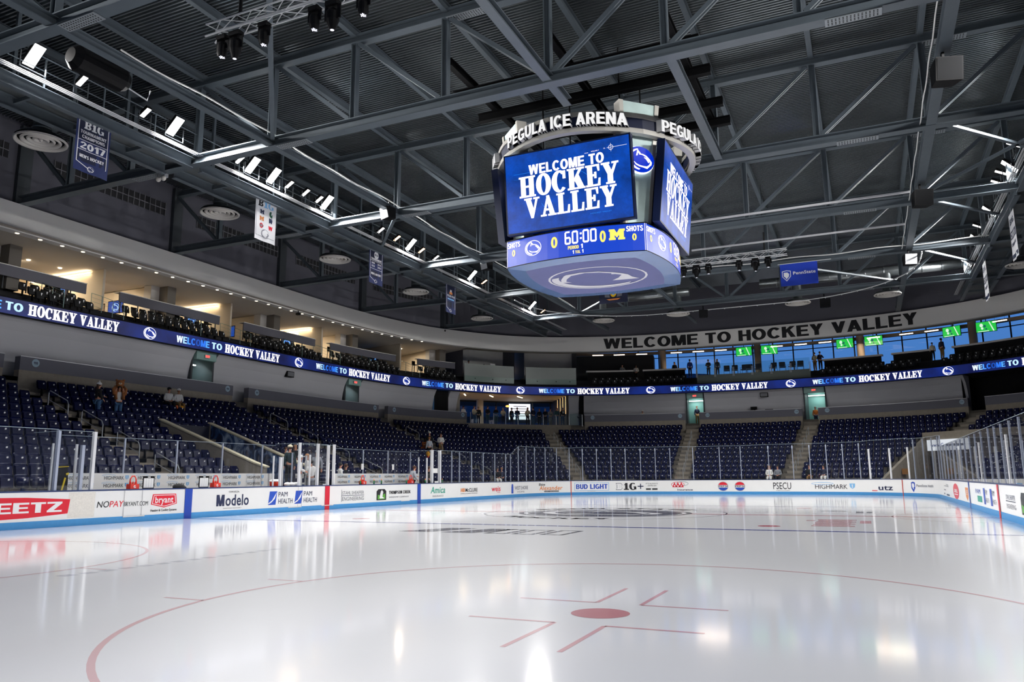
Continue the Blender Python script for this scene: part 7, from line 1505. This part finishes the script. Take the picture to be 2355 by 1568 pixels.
# ================= THINGS ON AND BEHIND THE BOARDS =================
def bottle(x, y, i):
    t = empty('sports_bottle', (x, y, 1.07), 0, 'green sports bottle on the far bench ledge, %s from the left' % ['first', 'second', 'third', 'fourth', 'fifth', 'sixth'][i], 'bottle')
    MB().lathe([(0, 0), (.036, 0), (.038, .15), (.03, .18)], mat('bottle_green', '2f7d4c', .4), 14).build('bottle_body', t, smooth=True); MB().lathe([(.031, .18), (.031, .2), (.012, .22), (.01, .25), (0, .25)], mat('bottle_cap', 'e07b3a', .4), 12).build('cap', t, smooth=True)
for i, y in enumerate((2.75, 3.85, 4.5, 6.85, 9.0-.2, 10.7)): bottle(-13.08, y if i != 0 else 2.75, i) if i else bottle(-13.08, -0.0+2.7, 0)
def carrier(y, lb, s=1.0):
    t = empty('bottle_carrier', (-13.12, y, 1.07), 0, lb, 'carrier'); RD = mat('carrier_red', 'd5321f', .45)
    m = MB(); m.box((-.1*s, -.17*s, 0), (.1*s, .17*s, .16*s), RD); m.build('crate', t)
    m = MB(); m.tube([(0, -.13*s, .16*s), (0, -.11*s, .32*s), (0, -.05*s, .42*s), (0, .05*s, .42*s), (0, .11*s, .32*s), (0, .13*s, .16*s)], .022*s, RD, 8); m.build('handle', t, smooth=True)
    A = Art(); A.text('G', -.05*s, .03*s, .09*s, bl['W'], .09*s, .03); A.build('letter_print', lambda u, v, lay: Vector((.1*s+.002*lay, u, v)), t)
    for k_ in (-1, 0, 1): MB().lathe([(.03*s, .16*s), (.03*s, .2*s), (.012*s, .24*s), (0, .24*s)], RD, 10, (0, k_*.09*s, 0)).build('bottle_top', t)
for y, lb in ((-10.15, 'red bottle carrier on the boards, nearest one left of a clipboard'), (-6.5, 'red bottle carrier on the boards, right of the second clipboard'), (2.95, 'red bottle carrier at the left end of the far bench'), (7.35, 'red bottle carrier on the far bench ledge near the person in grey')): carrier(y, lb)
def clip(y, lb):
    t = empty('play_board', (-13.1, y, 1.07), 0, lb, 'clipboard'); MB().box((-.01, -.23, 0), (.01, .23, .42), BLACKM).build('frame', t); MB().box((.01, -.2, .03), (.014, .2, .35), mat('paper', 'ececea', .7)).build('sheet', t)
    MB().box((.01, -.05, .37), (.03, .05, .4), WHITEP).build('clip', t)
    A = Art(); [A.rect(x_-.003, .04, x_+.003, .34, bl['G'], 1) for x_ in (-.1, 0, .1)]; A.build('ruled_lines', lambda u, v, lay: Vector((.015, u, v)), t)
clip(-9.55, 'black framed play board leaning on the boards, left one'); clip(-7.1, 'black framed play board leaning on the boards, right one')
t = MB().ell((0, 0, .02), (.14, .24, .13), CL['black']).ell((.02, .16, 0), (.1, .16, .08), CL['black']).build('glove_pile', smooth=True, label='crumpled black glove pile on the boards above the nearer blue stripe', cat='glove'); t.location = (-13.1, -8.25, 1.07)
t = MB().ell((0, 0, .1), (.16, .2, .15), CL['black']).ell((.05, .15, .05), (.1, .14, .1), CL['black']).build('kit_bag', smooth=True, label='black bag on the far bench ledge before the person in grey', cat='bag'); t.location = (-13.15, 9.05, 1.07)
t = empty('drink_cooler', (-13.55, -2.75, .85), 0, 'round orange red drink cooler with white lid at the near bench end', 'cooler'); MB().lathe([(0, 0), (.2, 0), (.23, .4)], mat('cooler_orange', 'dd3b22', .45), 24).build('drum', t, smooth=True); MB().lathe([(.24, .4), (.24, .46), (.1, .5), (0, .5)], WHITEP, 24).build('lid', t, smooth=True)
MB().box((-13.9, -3.1, .4), (-13.2, -2.4, .85), BLACKM).build('equipment_box', label='black box under the drink cooler', cat='box')
m = MB()
for i in range(7): m.ell((random.uniform(-.12, .12), -.35+i*.12, .07), (.12, .13, .09), CL['white'], 10, 6)
t = m.build('towel_pile', smooth=True, label='heap of white towels on the boards between the benches', cat='towels'); t.location = (-13.3, -1.9, 1.06)
t = empty('folded_paper', (-13.1, .05, 1.07), 0, 'small folded white paper on the boards between the benches', 'paper'); MB().box((-.05, -.12, 0), (.05, .12, .05), mat('paper', 'ececea', .7)).build('sheet', t)
# goalie-style stick bag standing at the near bench end
t = empty('stick_bag', (-13.8, -12.35, .6), .2, 'tall black bag with a yellow strap standing at the near bench gate', 'bag'); m = MB(); m.add([(-.1, -.3, 0), (.1, -.3, 0), (.12, .28, .02), (-.12, .28, .02), (-.1, -.24, .75), (.1, -.24, .75), (.1, .3, .8), (-.1, .3, .8), (-.07, -.2, 1.2), (.07, -.2, 1.2), (.06, .3, 1.25), (-.06, .3, 1.25)],
    [(0, 3, 2, 1), (0, 1, 5, 4), (1, 2, 6, 5), (2, 3, 7, 6), (3, 0, 4, 7), (4, 5, 9, 8), (5, 6, 10, 9), (6, 7, 11, 10), (7, 4, 8, 11), (8, 9, 10, 11)], CL['black']); m.build('bag_body', t)
YL = mat('yellow_strap', 'e3c41e', .6); m = MB(); m.bar((.125, .0, .3), (.12, .16, .85), .02, .06, YL); m.bar((.125, -.1, .28), (.125, .0, .3), .02, .05, YL); m.tube([(.13, -.18, .05), (.13, -.22, .12), (.13, -.15, .2)], .015, YL, 6); m.bar((.11, -.2, 1.17), (.11, .28, 1.2), .01, .02, YL); m.bar((.12, .18, .95), (.12, .28, .98), .02, .06, YL); m.build('strap', t)
# photographers' gear: none kept; end of scene
bpy.context.view_layer.update()
